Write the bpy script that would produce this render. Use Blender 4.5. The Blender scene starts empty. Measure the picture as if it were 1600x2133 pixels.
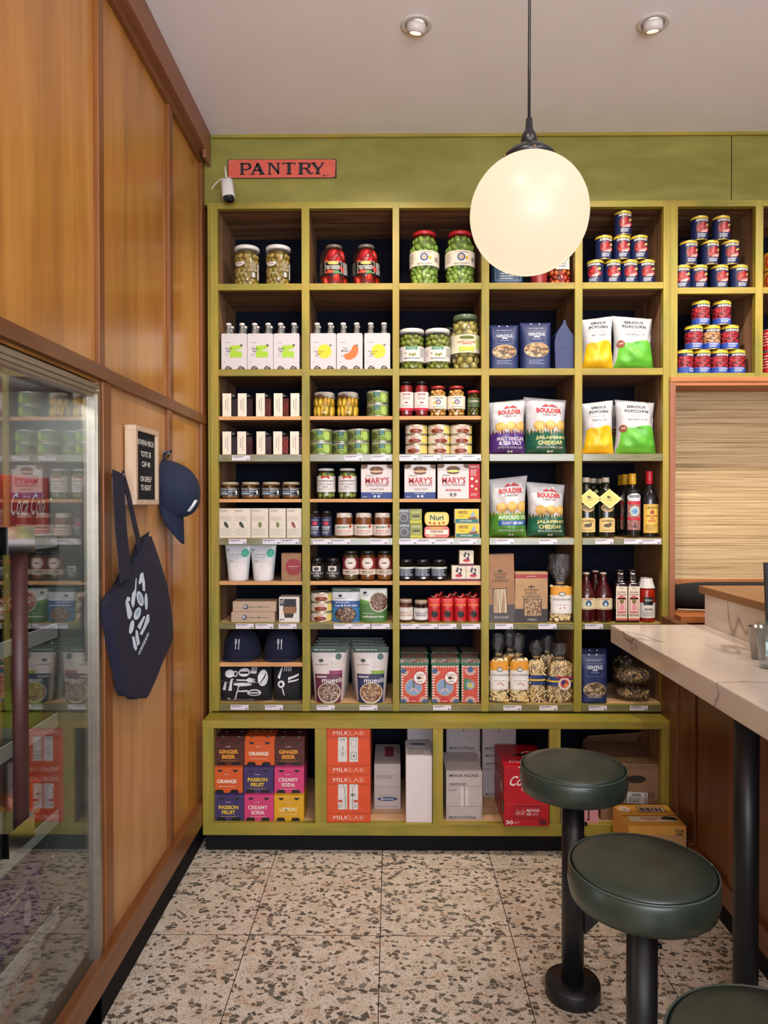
import bpy, math, random
from mathutils import Vector, Matrix, Euler, noise
from mathutils.geometry import tessellate_polygon
SC = bpy.context.scene
COL = SC.collection
R = math.radians
random.seed(7)
# ------------------------------------------------------------------ camera, world, exposure, lights
F = 1478.0
CAM = Vector((0, 0, 1.488))
ROT = Euler((R(90 - 0.66), R(0.05), R(0.58)), 'XYZ').to_matrix()
cd = bpy.data.cameras.new('camera'); cam = bpy.data.objects.new('camera', cd); COL.objects.link(cam)
cd.sensor_fit = 'HORIZONTAL'; cd.sensor_width = 36.0; cd.lens = F / 1600 * 36
cd.clip_start = 0.02
cam.location = CAM; cam.rotation_euler = ROT.to_euler()
SC.camera = cam
SC.view_settings.view_transform = 'Standard'
SC.view_settings.look = 'None'
SC.view_settings.gamma = 1.0
SC.view_settings.exposure = 0.0
SC.view_settings.use_curve_mapping = False
SC.cycles.max_bounces = 10; SC.cycles.transparent_max_bounces = 24
SC.cycles.diffuse_bounces = 4; SC.cycles.glossy_bounces = 4
SC.cycles.caustics_reflective = False; SC.cycles.caustics_refractive = False
SC.cycles.sample_clamp_indirect = 4.0
world = bpy.data.worlds.new('world'); SC.world = world; world.use_nodes = True
world.node_tree.nodes['Background'].inputs[0].default_value = (0.75, 0.85, 1.0, 1)
world.node_tree.nodes['Background'].inputs[1].default_value = 0.6
CEIL = 3.10
WALLX = -0.83
def area(name, loc, rot, sx, sy, power, color):
    l = bpy.data.lights.new(name, 'AREA'); l.shape = 'RECTANGLE'; l.size = sx; l.size_y = sy
    l.energy = power; l.color = color
    o = bpy.data.objects.new(name, l); COL.objects.link(o); o.location = loc; o.rotation_euler = rot
    return o
# added fill light behind the camera for unseen window daylight, tilted to lift the ceiling
area('window_fill_light', (0.9, -2.6, 1.65), (R(112), 0, 0), 3.2, 2.0, 215, (0.86, 0.91, 1.0))
def spot(name, loc, target, power, color, angle=70, blend=0.5, r=0.03):
    l = bpy.data.lights.new(name, 'SPOT'); l.energy = power; l.color = color
    l.spot_size = R(angle); l.spot_blend = blend; l.shadow_soft_size = r
    o = bpy.data.objects.new(name, l); COL.objects.link(o); o.location = loc
    o.rotation_euler = (Vector(target) - Vector(loc)).to_track_quat('-Z', 'Y').to_euler()
    return o
WARM = (1.0, 0.86, 0.70)
# ceiling downlights: two in view, unseen others for fill, bar one added for blind shadow
DOWN = [((0.085, 2.41), (-0.30, 3.25, 1.5), 62, 1), ((0.88, 2.41), (1.10, 3.3, 1.35), 75, 1),
        ((-0.1, 0.9), (-0.25, 3.1, 1.45), 34, 0), ((1.1, 0.9), (0.8, 3.1, 1.35), 28, 0),
        ((1.75, 2.2), (1.75, 3.3, 1.2), 95, 0), ((0.1, -0.7), (0.1, 3.1, 1.2), 28, 0), ((1.2, -0.7), (0.9, 1.5, 0.6), 30, 0)]
for i, ((x, y), t, p, vis) in enumerate(DOWN):
    spot('downlight_lamp', (x, y, CEIL - 0.045), t, p, WARM, 96, 1.0, 0.025)

# ------------------------------------------------------------------ measuring helpers (photograph pixel -> point on a real plane)
def ray(px, py):
    return ROT @ Vector(((px - 800) / F, -(py - 1066.5) / F, -1))
def at(px, py, Y):
    d = ray(px, py); return CAM + d * ((Y - CAM.y) / d.y)
def atx(px, py, X):
    d = ray(px, py); return CAM + d * ((X - CAM.x) / d.x)
def atz(px, py, Z=0):
    d = ray(px, py); return CAM + d * ((Z - CAM.z) / d.z)

# ------------------------------------------------------------------ materials
def lin(h):
    h = h.lstrip('#'); c = [int(h[i:i + 2], 16) / 255 for i in (0, 2, 4)]
    return tuple(x / 12.92 if x <= .04045 else ((x + .055) / 1.055) ** 2.4 for x in c) + (1,)
MC = {}
def nodes(name):
    m = bpy.data.materials.new(name); m.use_nodes = True
    nt = m.node_tree; return m, nt, nt.nodes['Principled BSDF']
def ramp(nt, fac, stops):
    r = nt.nodes.new('ShaderNodeValToRGB'); e = r.color_ramp.elements
    while len(e) < len(stops): e.new(0.5)
    for i, (p, c) in enumerate(stops):
        e[i].position = p; e[i].color = lin(c) if isinstance(c, str) else c
    nt.links.new(fac, r.inputs[0]); return r
def coords(nt, scale=(1, 1, 1), rot=(0, 0, 0)):
    tc = nt.nodes.new('ShaderNodeTexCoord'); mp = nt.nodes.new('ShaderNodeMapping')
    mp.inputs['Scale'].default_value = scale; mp.inputs['Rotation'].default_value = rot
    nt.links.new(tc.outputs['Object'], mp.inputs[0]); return mp.outputs[0]
def noise_n(nt, vec, scale, detail=4, rough=.55, dist=0):
    n = nt.nodes.new('ShaderNodeTexNoise'); n.inputs['Scale'].default_value = scale
    n.inputs['Detail'].default_value = detail; n.inputs['Roughness'].default_value = rough
    n.inputs['Distortion'].default_value = dist
    nt.links.new(vec, n.inputs['Vector']); return n.outputs['Fac']
def mixc(nt, fac, a, b, mode='MIX'):
    x = nt.nodes.new('ShaderNodeMix'); x.data_type = 'RGBA'; x.blend_type = mode
    for s, v in ((x.inputs[0], fac), (x.inputs[6], a), (x.inputs[7], b)):
        if isinstance(v, (int, float)): s.default_value = v
        elif isinstance(v, str): s.default_value = lin(v)
        elif isinstance(v, tuple): s.default_value = v
        else: nt.links.new(v, s)
    return x.outputs[2]
def bump(nt, p, h, strength, dist=0.001):
    b = nt.nodes.new('ShaderNodeBump'); b.inputs['Strength'].default_value = strength; b.inputs['Distance'].default_value = dist
    nt.links.new(h, b.inputs['Height']); nt.links.new(b.outputs[0], p.inputs['Normal'])
def m(col, rough=.55, metal=0, var=.05, vs=30, spec=.5, key=None):
    """plain coloured material with a faint procedural mottling"""
    k = (col, rough, metal, var, spec)
    if k in MC: return MC[k]
    mt, nt, p = nodes('paint_' + col.lstrip('#'))
    if var:
        n = noise_n(nt, coords(nt), vs, 3)
        c = lin(col)
        r = ramp(nt, n, [(0.3, tuple(max(0, x * (1 - var * 2)) for x in c[:3]) + (1,)), (0.7, tuple(min(1, x * (1 + var)) for x in c[:3]) + (1,))])
        nt.links.new(r.outputs[0], p.inputs['Base Color'])
    else: p.inputs['Base Color'].default_value = lin(col)
    p.inputs['Roughness'].default_value = rough; p.inputs['Metallic'].default_value = metal
    p.inputs['Specular IOR Level'].default_value = spec
    MC[k] = mt; return mt
def wood(name, stops, axis='z', scale=1.0, rough=.35, coat=0.0, bmp=.15, vary=.5):
    k = ('wood', name)
    if k in MC: return MC[k]
    mt, nt, p = nodes(name)
    s = {'x': (1.2, 22, 22), 'y': (22, 1.2, 22), 'z': (22, 22, 1.2)}[axis]
    v = coords(nt, tuple(a * scale for a in s))
    n1 = noise_n(nt, v, 1.6, 6, .6, .6)
    s2 = {'x': (.6, 5, 5), 'y': (5, .6, 5), 'z': (5, 5, .6)}[axis]
    v2 = coords(nt, tuple(a * scale for a in s2))
    n2 = noise_n(nt, v2, 1.3, 3, .5, 1.2)
    mx = nt.nodes.new('ShaderNodeMix'); mx.data_type = 'FLOAT'; mx.inputs[0].default_value = vary
    nt.links.new(n1, mx.inputs[2]); nt.links.new(n2, mx.inputs[3])
    r = ramp(nt, mx.outputs[0], stops)
    nt.links.new(r.outputs[0], p.inputs['Base Color'])
    p.inputs['Roughness'].default_value = rough
    p.inputs['Coat Weight'].default_value = coat; p.inputs['Coat Roughness'].default_value = .18
    bump(nt, p, n1, bmp, .0008)
    MC[k] = mt; return mt
def glassy(name, tint='#ffffff', refl=.12, rough=.02, opac=0.0, fres=1.0):
    """thin pane / film: transparent with a fresnel reflection"""
    k = ('glass', name)
    if k in MC: return MC[k]
    mt = bpy.data.materials.new(name); mt.use_nodes = True; nt = mt.node_tree; nt.nodes.clear()
    out = nt.nodes.new('ShaderNodeOutputMaterial'); t = nt.nodes.new('ShaderNodeBsdfTransparent'); g = nt.nodes.new('ShaderNodeBsdfGlossy')
    t.inputs[0].default_value = lin(tint); g.inputs['Roughness'].default_value = rough
    lw = nt.nodes.new('ShaderNodeFresnel'); lw.inputs[0].default_value = 1.45
    ge = nt.nodes.new('ShaderNodeNewGeometry'); io = nt.nodes.new('ShaderNodeMapRange'); io.inputs['To Min'].default_value = 1.45; io.inputs['To Max'].default_value = 1 / 1.45
    nt.links.new(ge.outputs['Backfacing'], io.inputs[0]); nt.links.new(io.outputs[0], lw.inputs[0])   # a thin pane reflects alike from both sides
    ma = nt.nodes.new('ShaderNodeMath'); ma.operation = 'MULTIPLY_ADD'; ma.inputs[1].default_value = fres; ma.inputs[2].default_value = refl; ma.use_clamp = True
    nt.links.new(lw.outputs[0], ma.inputs[0])
    mx = nt.nodes.new('ShaderNodeMixShader'); nt.links.new(ma.outputs[0], mx.inputs[0])
    nt.links.new(t.outputs[0], mx.inputs[1]); nt.links.new(g.outputs[0], mx.inputs[2])
    last = mx.outputs[0]
    if opac:
        d = nt.nodes.new('ShaderNodeBsdfDiffuse'); d.inputs[0].default_value = lin('#d8d8d8')
        m2 = nt.nodes.new('ShaderNodeMixShader'); m2.inputs[0].default_value = opac
        nt.links.new(last, m2.inputs[1]); nt.links.new(d.outputs[0], m2.inputs[2]); last = m2.outputs[0]
    nt.links.new(last, out.inputs[0]); MC[k] = mt; return mt
def speck(name, cols, scale=170, rough=.6, stretch=(1, 1, 1), bg=None):
    """busy printed food picture: random coloured cells"""
    k = ('speck', name)
    if k in MC: return MC[k]
    mt, nt, p = nodes(name)
    v = nt.nodes.new('ShaderNodeTexVoronoi'); v.inputs['Scale'].default_value = scale
    nt.links.new(coords(nt, stretch), v.inputs['Vector'])
    sep = nt.nodes.new('ShaderNodeSeparateColor'); nt.links.new(v.outputs['Color'], sep.inputs[0])
    st = [(i / len(cols), c) for i, c in enumerate(cols)]
    r = ramp(nt, sep.outputs[0], st); r.color_ramp.interpolation = 'CONSTANT'
    r2 = ramp(nt, v.outputs['Distance'], [(0.0, '#ffffff'), (0.75, '#505050')])
    nt.links.new(mixc(nt, .8, r.outputs[0], r2.outputs[0], 'MULTIPLY'), p.inputs['Base Color'])
    p.inputs['Roughness'].default_value = rough
    MC[k] = mt; return mt
def emis(name, col, strength):
    mt = bpy.data.materials.new(name); mt.use_nodes = True; p = mt.node_tree.nodes['Principled BSDF']
    p.inputs['Base Color'].default_value = lin(col); p.inputs['Emission Color'].default_value = lin(col); p.inputs['Emission Strength'].default_value = strength
    return mt

# ------------------------------------------------------------------ mesh building
class MB:
    def __init__(s): s.v = []; s.f = []; s.fm = []; s.fs = []; s.mats = []
    def mi(s, mt):
        if isinstance(mt, str): mt = m(mt)
        if mt not in s.mats: s.mats.append(mt)
        return s.mats.index(mt)
    def add(s, vs, fs, mt, smooth=False):
        b = len(s.v); i = s.mi(mt); s.v += [tuple(x) for x in vs]
        for f in fs: s.f.append([b + k for k in f]); s.fm.append(i); s.fs.append(smooth)
        return s
    def box(s, x0, x1, y0, y1, z0, z1, mt):
        v = [(x, y, z) for z in (z0, z1) for y in (y0, y1) for x in (x0, x1)]
        return s.add(v, [(0, 2, 3, 1), (4, 5, 7, 6), (0, 1, 5, 4), (2, 6, 7, 3), (0, 4, 6, 2), (1, 3, 7, 5)], mt)
    def lathe(s, prof, mt, n=24, c=(0, 0), smooth=True, sq=0, rot=0, cap=True):
        vs = []; fs = []
        for (r, z) in prof:
            for k in range(n):
                a = 2 * math.pi * k / n + rot; x, y = math.cos(a), math.sin(a)
                if sq: q = (abs(x) ** sq + abs(y) ** sq) ** (-1 / sq); x *= q; y *= q
                vs.append((c[0] + r * x, c[1] + r * y, z))
        for i in range(len(prof) - 1):
            for k in range(n):
                k2 = (k + 1) % n; fs.append((i * n + k, i * n + k2, (i + 1) * n + k2, (i + 1) * n + k))
        if cap:
            if prof[0][0] > 1e-5: fs.append(tuple(range(n - 1, -1, -1)))
            if prof[-1][0] > 1e-5: fs.append(tuple((len(prof) - 1) * n + k for k in range(n)))
        return s.add(vs, fs, mt, smooth)
    def tube(s, pts, r, mt, n=8, smooth=True, flat=1.0, up=None):
        pts = [Vector(p) for p in pts]; rs = r if isinstance(r, (list, tuple)) else [r] * len(pts)
        vs = []; fs = []; pu = None
        for i, p in enumerate(pts):
            t = (pts[min(i + 1, len(pts) - 1)] - pts[max(i - 1, 0)]).normalized()
            if pu is None: pu = Vector(up) if up else (Vector((0, 0, 1)) if abs(t.z) < .9 else Vector((1, 0, 0)))
            a = t.cross(pu).normalized(); b = a.cross(t).normalized(); pu = b
            for k in range(n):
                q = 2 * math.pi * k / n; vs.append(p + a * (rs[i] * math.cos(q)) + b * (rs[i] * flat * math.sin(q)))
        for i in range(len(pts) - 1):
            for k in range(n):
                k2 = (k + 1) % n; fs.append((i * n + k, (i + 1) * n + k, (i + 1) * n + k2, i * n + k2))
        fs.append(tuple(range(n))); fs.append(tuple((len(pts) - 1) * n + k for k in range(n - 1, -1, -1)))
        return s.add(vs, fs, mt, smooth)
    def blob(s, c, r, mt, rot=None, nu=8, nv=6, bend=0):
        vs = []; fs = []; c = Vector(c); M = (rot or Euler((0, 0, 0))).to_matrix()
        for i in range(1, nv):
            th = math.pi * i / nv
            for k in range(nu):
                ph = 2 * math.pi * k / nu
                p = Vector((r[0] * math.sin(th) * math.cos(ph), r[1] * math.sin(th) * math.sin(ph), r[2] * math.cos(th)))
                if bend: p.x += bend * (p.z / r[2]) ** 2 * r[0]
                vs.append(c + M @ p)
        e = Vector((bend * r[0], 0, 0)) if bend else Vector((0, 0, 0))
        vs.append(c + M @ (Vector((0, 0, r[2])) + e)); vs.append(c + M @ (Vector((0, 0, -r[2])) + e)); T = len(vs) - 2; B = T + 1
        for k in range(nu):
            k2 = (k + 1) % nu; fs.append((T, k, k2)); fs.append((B, (nv - 2) * nu + k2, (nv - 2) * nu + k))
            for i in range(nv - 2): fs.append((i * nu + k, (i + 1) * nu + k, (i + 1) * nu + k2, i * nu + k2))
        return s.add(vs, fs, mt, True)
    def prism(s, pts, fn, t0, t1, mt, smooth=False):
        """outline pts (a,b) extruded from t0 to t1 through fn(a,b,t)"""
        n = len(pts); vs = [fn(a, b, t0) for a, b in pts] + [fn(a, b, t1) for a, b in pts]
        tri = tessellate_polygon([[Vector((a, b, 0)) for a, b in pts]])
        fs = [tuple(t) for t in tri] + [tuple(n + k for k in reversed(t)) for t in tri]
        fs += [(k, (k + 1) % n, n + (k + 1) % n, n + k) for k in range(n)]
        return s.add(vs, fs, mt, smooth)
    def build(s, name, parent=None, bevel=0, fix=True):
        me = bpy.data.meshes.new(name); me.from_pydata(s.v, [], s.f)
        for mt in s.mats: me.materials.append(mt)
        me.polygons.foreach_set('material_index', s.fm); me.polygons.foreach_set('use_smooth', s.fs)
        me.update()
        o = bpy.data.objects.new(name, me); COL.objects.link(o)
        if parent: o.parent = parent
        if bevel:
            b = o.modifiers.new('bevel', 'BEVEL'); b.width = bevel; b.segments = 2; b.limit_method = 'ANGLE'; b.angle_limit = R(50)
        return o
def tag(o, label=None, cat=None, group=None, kind=None):
    if label: o['label'] = label
    if cat: o['category'] = cat
    if group: o['group'] = group
    if kind: o['kind'] = kind
    return o
def empty(name, loc=(0, 0, 0)):
    o = bpy.data.objects.new(name, None); COL.objects.link(o); o.location = loc; o.empty_display_size = .05; return o
def dup(o, parent=None):
    c = o.copy(); COL.objects.link(c)
    if parent: c.parent = parent
    for ch in list(o.children): dup(ch, c)
    return c
def struct(name, mb, bevel=0):
    o = mb.build(name, bevel=bevel); o['kind'] = 'structure'; return o

# ------------------------------------------------------------------ printed artwork
TC = {}
def text_tris(s, bold=0):
    k = (s, bold)
    if k not in TC:
        cu = bpy.data.curves.new('t', 'FONT'); cu.body = s; cu.offset = bold * (.45 if 'M' in s.upper() else .8); cu.resolution_u = 2; cu.space_line = .95; cu.align_x = 'CENTER'
        o = bpy.data.objects.new('t', cu); COL.objects.link(o)
        dg = bpy.context.evaluated_depsgraph_get(); ev = o.evaluated_get(dg); me = ev.to_mesh()
        vs = [(v.co.x, v.co.y) for v in me.vertices]; fs = [tuple(p.vertices) for p in me.polygons]
        ev.to_mesh_clear(); bpy.data.objects.remove(o); bpy.data.curves.remove(cu)
        xs = [v[0] for v in vs]; ys = [v[1] for v in vs]; x0, x1, y0, y1 = min(xs), max(xs), min(ys), max(ys)
        TC[k] = ([((x - x0) / (x1 - x0) - .5, (y - y0) / (y1 - y0) - .5) for x, y in vs], fs)
    return TC[k]
def split(poly, ax, val):
    a, b = [], []
    n = len(poly)
    for i in range(n):
        p, q = poly[i], poly[(i + 1) % n]; dp, dq = p[ax] - val, q[ax] - val
        if dp <= 0: a.append(p)
        if dp >= 0: b.append(p)
        if dp * dq < 0:
            t = dp / (dp - dq); r = (p[0] + (q[0] - p[0]) * t, p[1] + (q[1] - p[1]) * t); a.append(r); b.append(r)
    return (a if len(a) > 2 else None), (b if len(b) > 2 else None)
class Art:
    def __init__(s, W, H): s.W = W; s.H = H; s.p = []
    def P(s, x, y): return ((x - .5) * s.W, y * s.H)
    def raw(s, pts, c, l): s.p.append((pts, c, l)); return s
    def rect(s, x0, y0, x1, y1, c, l=1): return s.raw([s.P(x0, y0), s.P(x1, y0), s.P(x1, y1), s.P(x0, y1)], c, l)
    def poly(s, pts, c, l=1):
        q = [s.P(*p) for p in pts]
        for t in tessellate_polygon([[Vector((a, b, 0)) for a, b in q]]): s.raw([q[t[0]], q[t[1]], q[t[2]]], c, l)
        return s
    def ell(s, cx, cy, rx, ry, c, l=1, n=20, a0=0, a1=360):
        pts = [s.P(cx + rx * math.cos(R(a0 + (a1 - a0) * k / n)), cy + ry * math.sin(R(a0 + (a1 - a0) * k / n))) for k in range(n + (0 if a1 - a0 >= 360 else 1))]
        return s.raw(pts, c, l)
    def circ(s, cx, cy, rx, c, l=1, n=20): return s.ell(cx, cy, rx, rx * s.W / s.H, c, l, n)
    def text(s, t, cx, cy, w, h, c, l=3, bold=.03, arc=0, shear=0, rot=0):
        vs, fs = text_tris(t, bold)
        def mp(x, y):
            X = x * w * s.W + shear * y * h * s.H; Y = (y * h + arc * (.25 - x * x)) * s.H
            if rot: ca, sa = math.cos(R(rot)), math.sin(R(rot)); X, Y = X * ca - Y * sa, X * sa + Y * ca
            return ((cx - .5) * s.W + X, cy * s.H + Y)
        q = [mp(x, y) for x, y in vs]
        for f in fs: s.raw([q[i] for i in f], c, l)
        return s
    def lines(s, x0, y0, x1, y1, n, c, l=3, th=.4, seed=1, gap=0.0):
        rr = random.Random(seed); st = (y1 - y0) / n
        for i in range(n):
            y = y1 - (i + .5) * st; a = x0; e = x1 - rr.random() * .3 * (x1 - x0)
            while a < e:
                b = min(e, a + (x1 - x0) * rr.uniform(.08, .25)); s.rect(a, y - st * th / 2, b, y + st * th / 2, c, l); a = b + (x1 - x0) * .03
        return s
    def frame(s, x0, y0, x1, y1, t, c, l=2):
        ty = t * s.W / s.H
        s.rect(x0, y0, x1, y0 + ty, c, l); s.rect(x0, y1 - ty, x1, y1, c, l); s.rect(x0, y0, x0 + t, y1, c, l); s.rect(x1 - t, y0, x1, y1, c, l); return s
    def ring(s, cx, cy, r0, r1, c, l=2, n=24, a0=0, a1=360):
        k = s.W / s.H
        for i in range(n):
            a, b = R(a0 + (a1 - a0) * i / n), R(a0 + (a1 - a0) * (i + 1) / n)
            s.raw([s.P(cx + r0 * math.cos(a), cy + k * r0 * math.sin(a)), s.P(cx + r1 * math.cos(a), cy + k * r1 * math.sin(a)), s.P(cx + r1 * math.cos(b), cy + k * r1 * math.sin(b)), s.P(cx + r0 * math.cos(b), cy + k * r0 * math.sin(b))], c, l)
        return s
    def emit(s, mb, fn, du=0, dv=0, u0=0, v0=0, off=.00035, smooth=False, clip=True):
        batch = {}
        for pts, c, l in s.p:
            if clip:
                for ax, val, side in ((0, -s.W / 2, 1), (0, s.W / 2, 0), (1, 0, 1), (1, s.H, 0)):
                    if pts: pts = split(pts, ax, val)[side]
                if not pts: continue
            ps = [pts]
            for ax, d, o0 in ((0, du, u0), (1, dv, v0)):
                if not d: continue
                out = []
                for p in ps:
                    lo = min(q[ax] for q in p); hi = max(q[ax] for q in p); k = math.floor((lo - o0) / d) + 1; cur = p
                    while cur and o0 + k * d < hi - 1e-9:
                        a, b = split(cur, ax, o0 + k * d)
                        if a: out.append(a)
                        cur = b; k += 1
                    if cur: out.append(cur)
                ps = out
            if smooth: batch.setdefault((l, c if isinstance(c, str) else c.name), (c, l, []))[2].extend(ps); continue
            vs = []; fs = []
            for p in ps:
                fs.append(tuple(range(len(vs), len(vs) + len(p)))); vs += [fn(u, v, off * (l + 1)) for u, v in p]
            mb.add(vs, fs, c, smooth)
        for c, l, ps in batch.values():
            ix = {}; vs = []; fs = []
            for p in ps:
                f = []
                for u, v in p:
                    k = (round(u * 2e5), round(v * 2e5))
                    if k not in ix: ix[k] = len(vs); vs.append(fn(u, v, off * (l + 1)))
                    if ix[k] not in f: f.append(ix[k])
                if len(f) > 2: fs.append(tuple(f))
            mb.add(vs, fs, c, True)
        return mb
def flat(o, U, V, N=None):
    o, U, V = Vector(o), Vector(U), Vector(V); N = Vector(N) if N else U.cross(V)
    return lambda u, v, d: o + U * u + V * v + N * d
def cyl(r, z0=0, a0=0):
    return lambda u, v, d: ((r + d) * math.sin(u / r + a0), -(r + d) * math.cos(u / r + a0), z0 + v)
# ------------------------------------------------------------------ room materials
PANEL = wood('honey_panel_veneer', [(.25, '#94602c'), (.5, '#bb7e38'), (.75, '#d29a50')], 'z', .8, .32, .35, .06)
PANEL2 = wood('pale_panel_veneer', [(.25, '#a06f42'), (.5, '#bd8a58'), (.75, '#cfa06e')], 'z', .8, .4, .1, .06)
BATTEN = wood('brown_batten_wood', [(.25, '#5a3117'), (.5, '#7d4a22'), (.8, '#96602f')], 'z', 1, .4, .1)
BATTENY = wood('brown_rail_wood', [(.25, '#573018'), (.5, '#7a4a27'), (.8, '#8f6038')], 'y', 1, .4, .1)
FASCIA = wood('fascia_wood', [(.25, '#6e4026'), (.5, '#87543a'), (.8, '#966349')], 'y', .6, .45, .05)
BARW = wood('bar_front_wood', [(.25, '#4c2c18'), (.5, '#6b4022'), (.8, '#7d4f2c')], 'z', .9, .38, .15)
WINW = wood('window_frame_wood', [(.25, '#8a4f2a'), (.5, '#b06c3c'), (.8, '#c6854e')], 'x', 1, .5)
WINWZ = wood('window_jamb_wood', [(.25, '#6f4029'), (.5, '#8f5a3c'), (.8, '#a56e4e')], 'z', 1, .5)
OAKX = wood('oak_board', [(.25, '#a97f58'), (.5, '#c39a70'), (.8, '#d4b086')], 'x', 1, .5)
OAKY = wood('oak_ledge_board', [(.25, '#75502f'), (.5, '#8e6541'), (.8, '#a07650')], 'y', 1, .45)
PLY = wood('shelf_plywood', [(.38, '#553924'), (.5, '#7d5739'), (.6, '#9a7350')], 'x', .9, .6, 0, .1)
PLYY = wood('divider_plywood', [(.38, '#6b4a33'), (.5, '#8d6848'), (.62, '#a5805e')], 'z', .8, .6, 0, .1)
PLYEDGE = wood('plywood_edge', [(.25, '#a8744a'), (.5, '#cb965f'), (.75, '#dbae7a')], 'x', 1.5, .6)
PLYFLOOR = wood('pale_plywood', [(.25, '#a98360'), (.5, '#c9a27a'), (.75, '#d8b48c')], 'x', .6, .55)
NAVY = m('#070b1a', .85, var=.1, spec=.2)
BLACK = m('#100f12', .75, var=.05, spec=.2)
def green(name, axis):
    k = ('green', name)
    if k in MC: return MC[k]
    mt, nt, p = nodes(name)
    s = {'x': (1.5, 12, 12), 'z': (12, 12, 1.5)}[axis]
    n = noise_n(nt, coords(nt, s), 1.4, 5, .6, .8)
    n2 = noise_n(nt, coords(nt, (1, 1, 1)), 5, 3, .6)
    r = ramp(nt, n, [(.3, '#716820'), (.5, '#938529'), (.7, '#a89838')])
    r2 = ramp(nt, n2, [(.35, '#747a2a'), (.65, '#a07e30')])
    nt.links.new(mixc(nt, .4, r.outputs[0], r2.outputs[0]), p.inputs['Base Color'])
    p.inputs['Roughness'].default_value = .5; bump(nt, p, n, .2, .0008)
    MC[k] = mt; return mt
GX = green('olive_stain_rail', 'x'); GZ = green('olive_stain_upright', 'z')
def header_mat():
    mt, nt, p = nodes('olive_stain_board')
    n = noise_n(nt, coords(nt, (1.2, 3, 4)), 2.2, 5, .6, 1.0)
    r = ramp(nt, n, [(.3, '#736c22'), (.55, '#827c34'), (.75, '#90883e')])
    nt.links.new(r.outputs[0], p.inputs['Base Color']); p.inputs['Roughness'].default_value = .5; return mt
HEAD = header_mat()
def strip_mat():
    mt, nt, p = nodes('label_strip_plastic'); n = noise_n(nt, coords(nt, (3, 3, 20)), 4, 3)
    r = ramp(nt, n, [(.3, '#615d3c'), (.7, '#7c7854')]); nt.links.new(r.outputs[0], p.inputs['Base Color'])
    p.inputs['Roughness'].default_value = .22; p.inputs['Coat Weight'].default_value = .6; p.inputs['Coat Roughness'].default_value = .15; return mt
STRIP = strip_mat()
PLASTER = m('#efecf0', .6, var=.015, vs=3)
WALLP = m('#b8aca4', .8, var=.02, vs=4)
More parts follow.
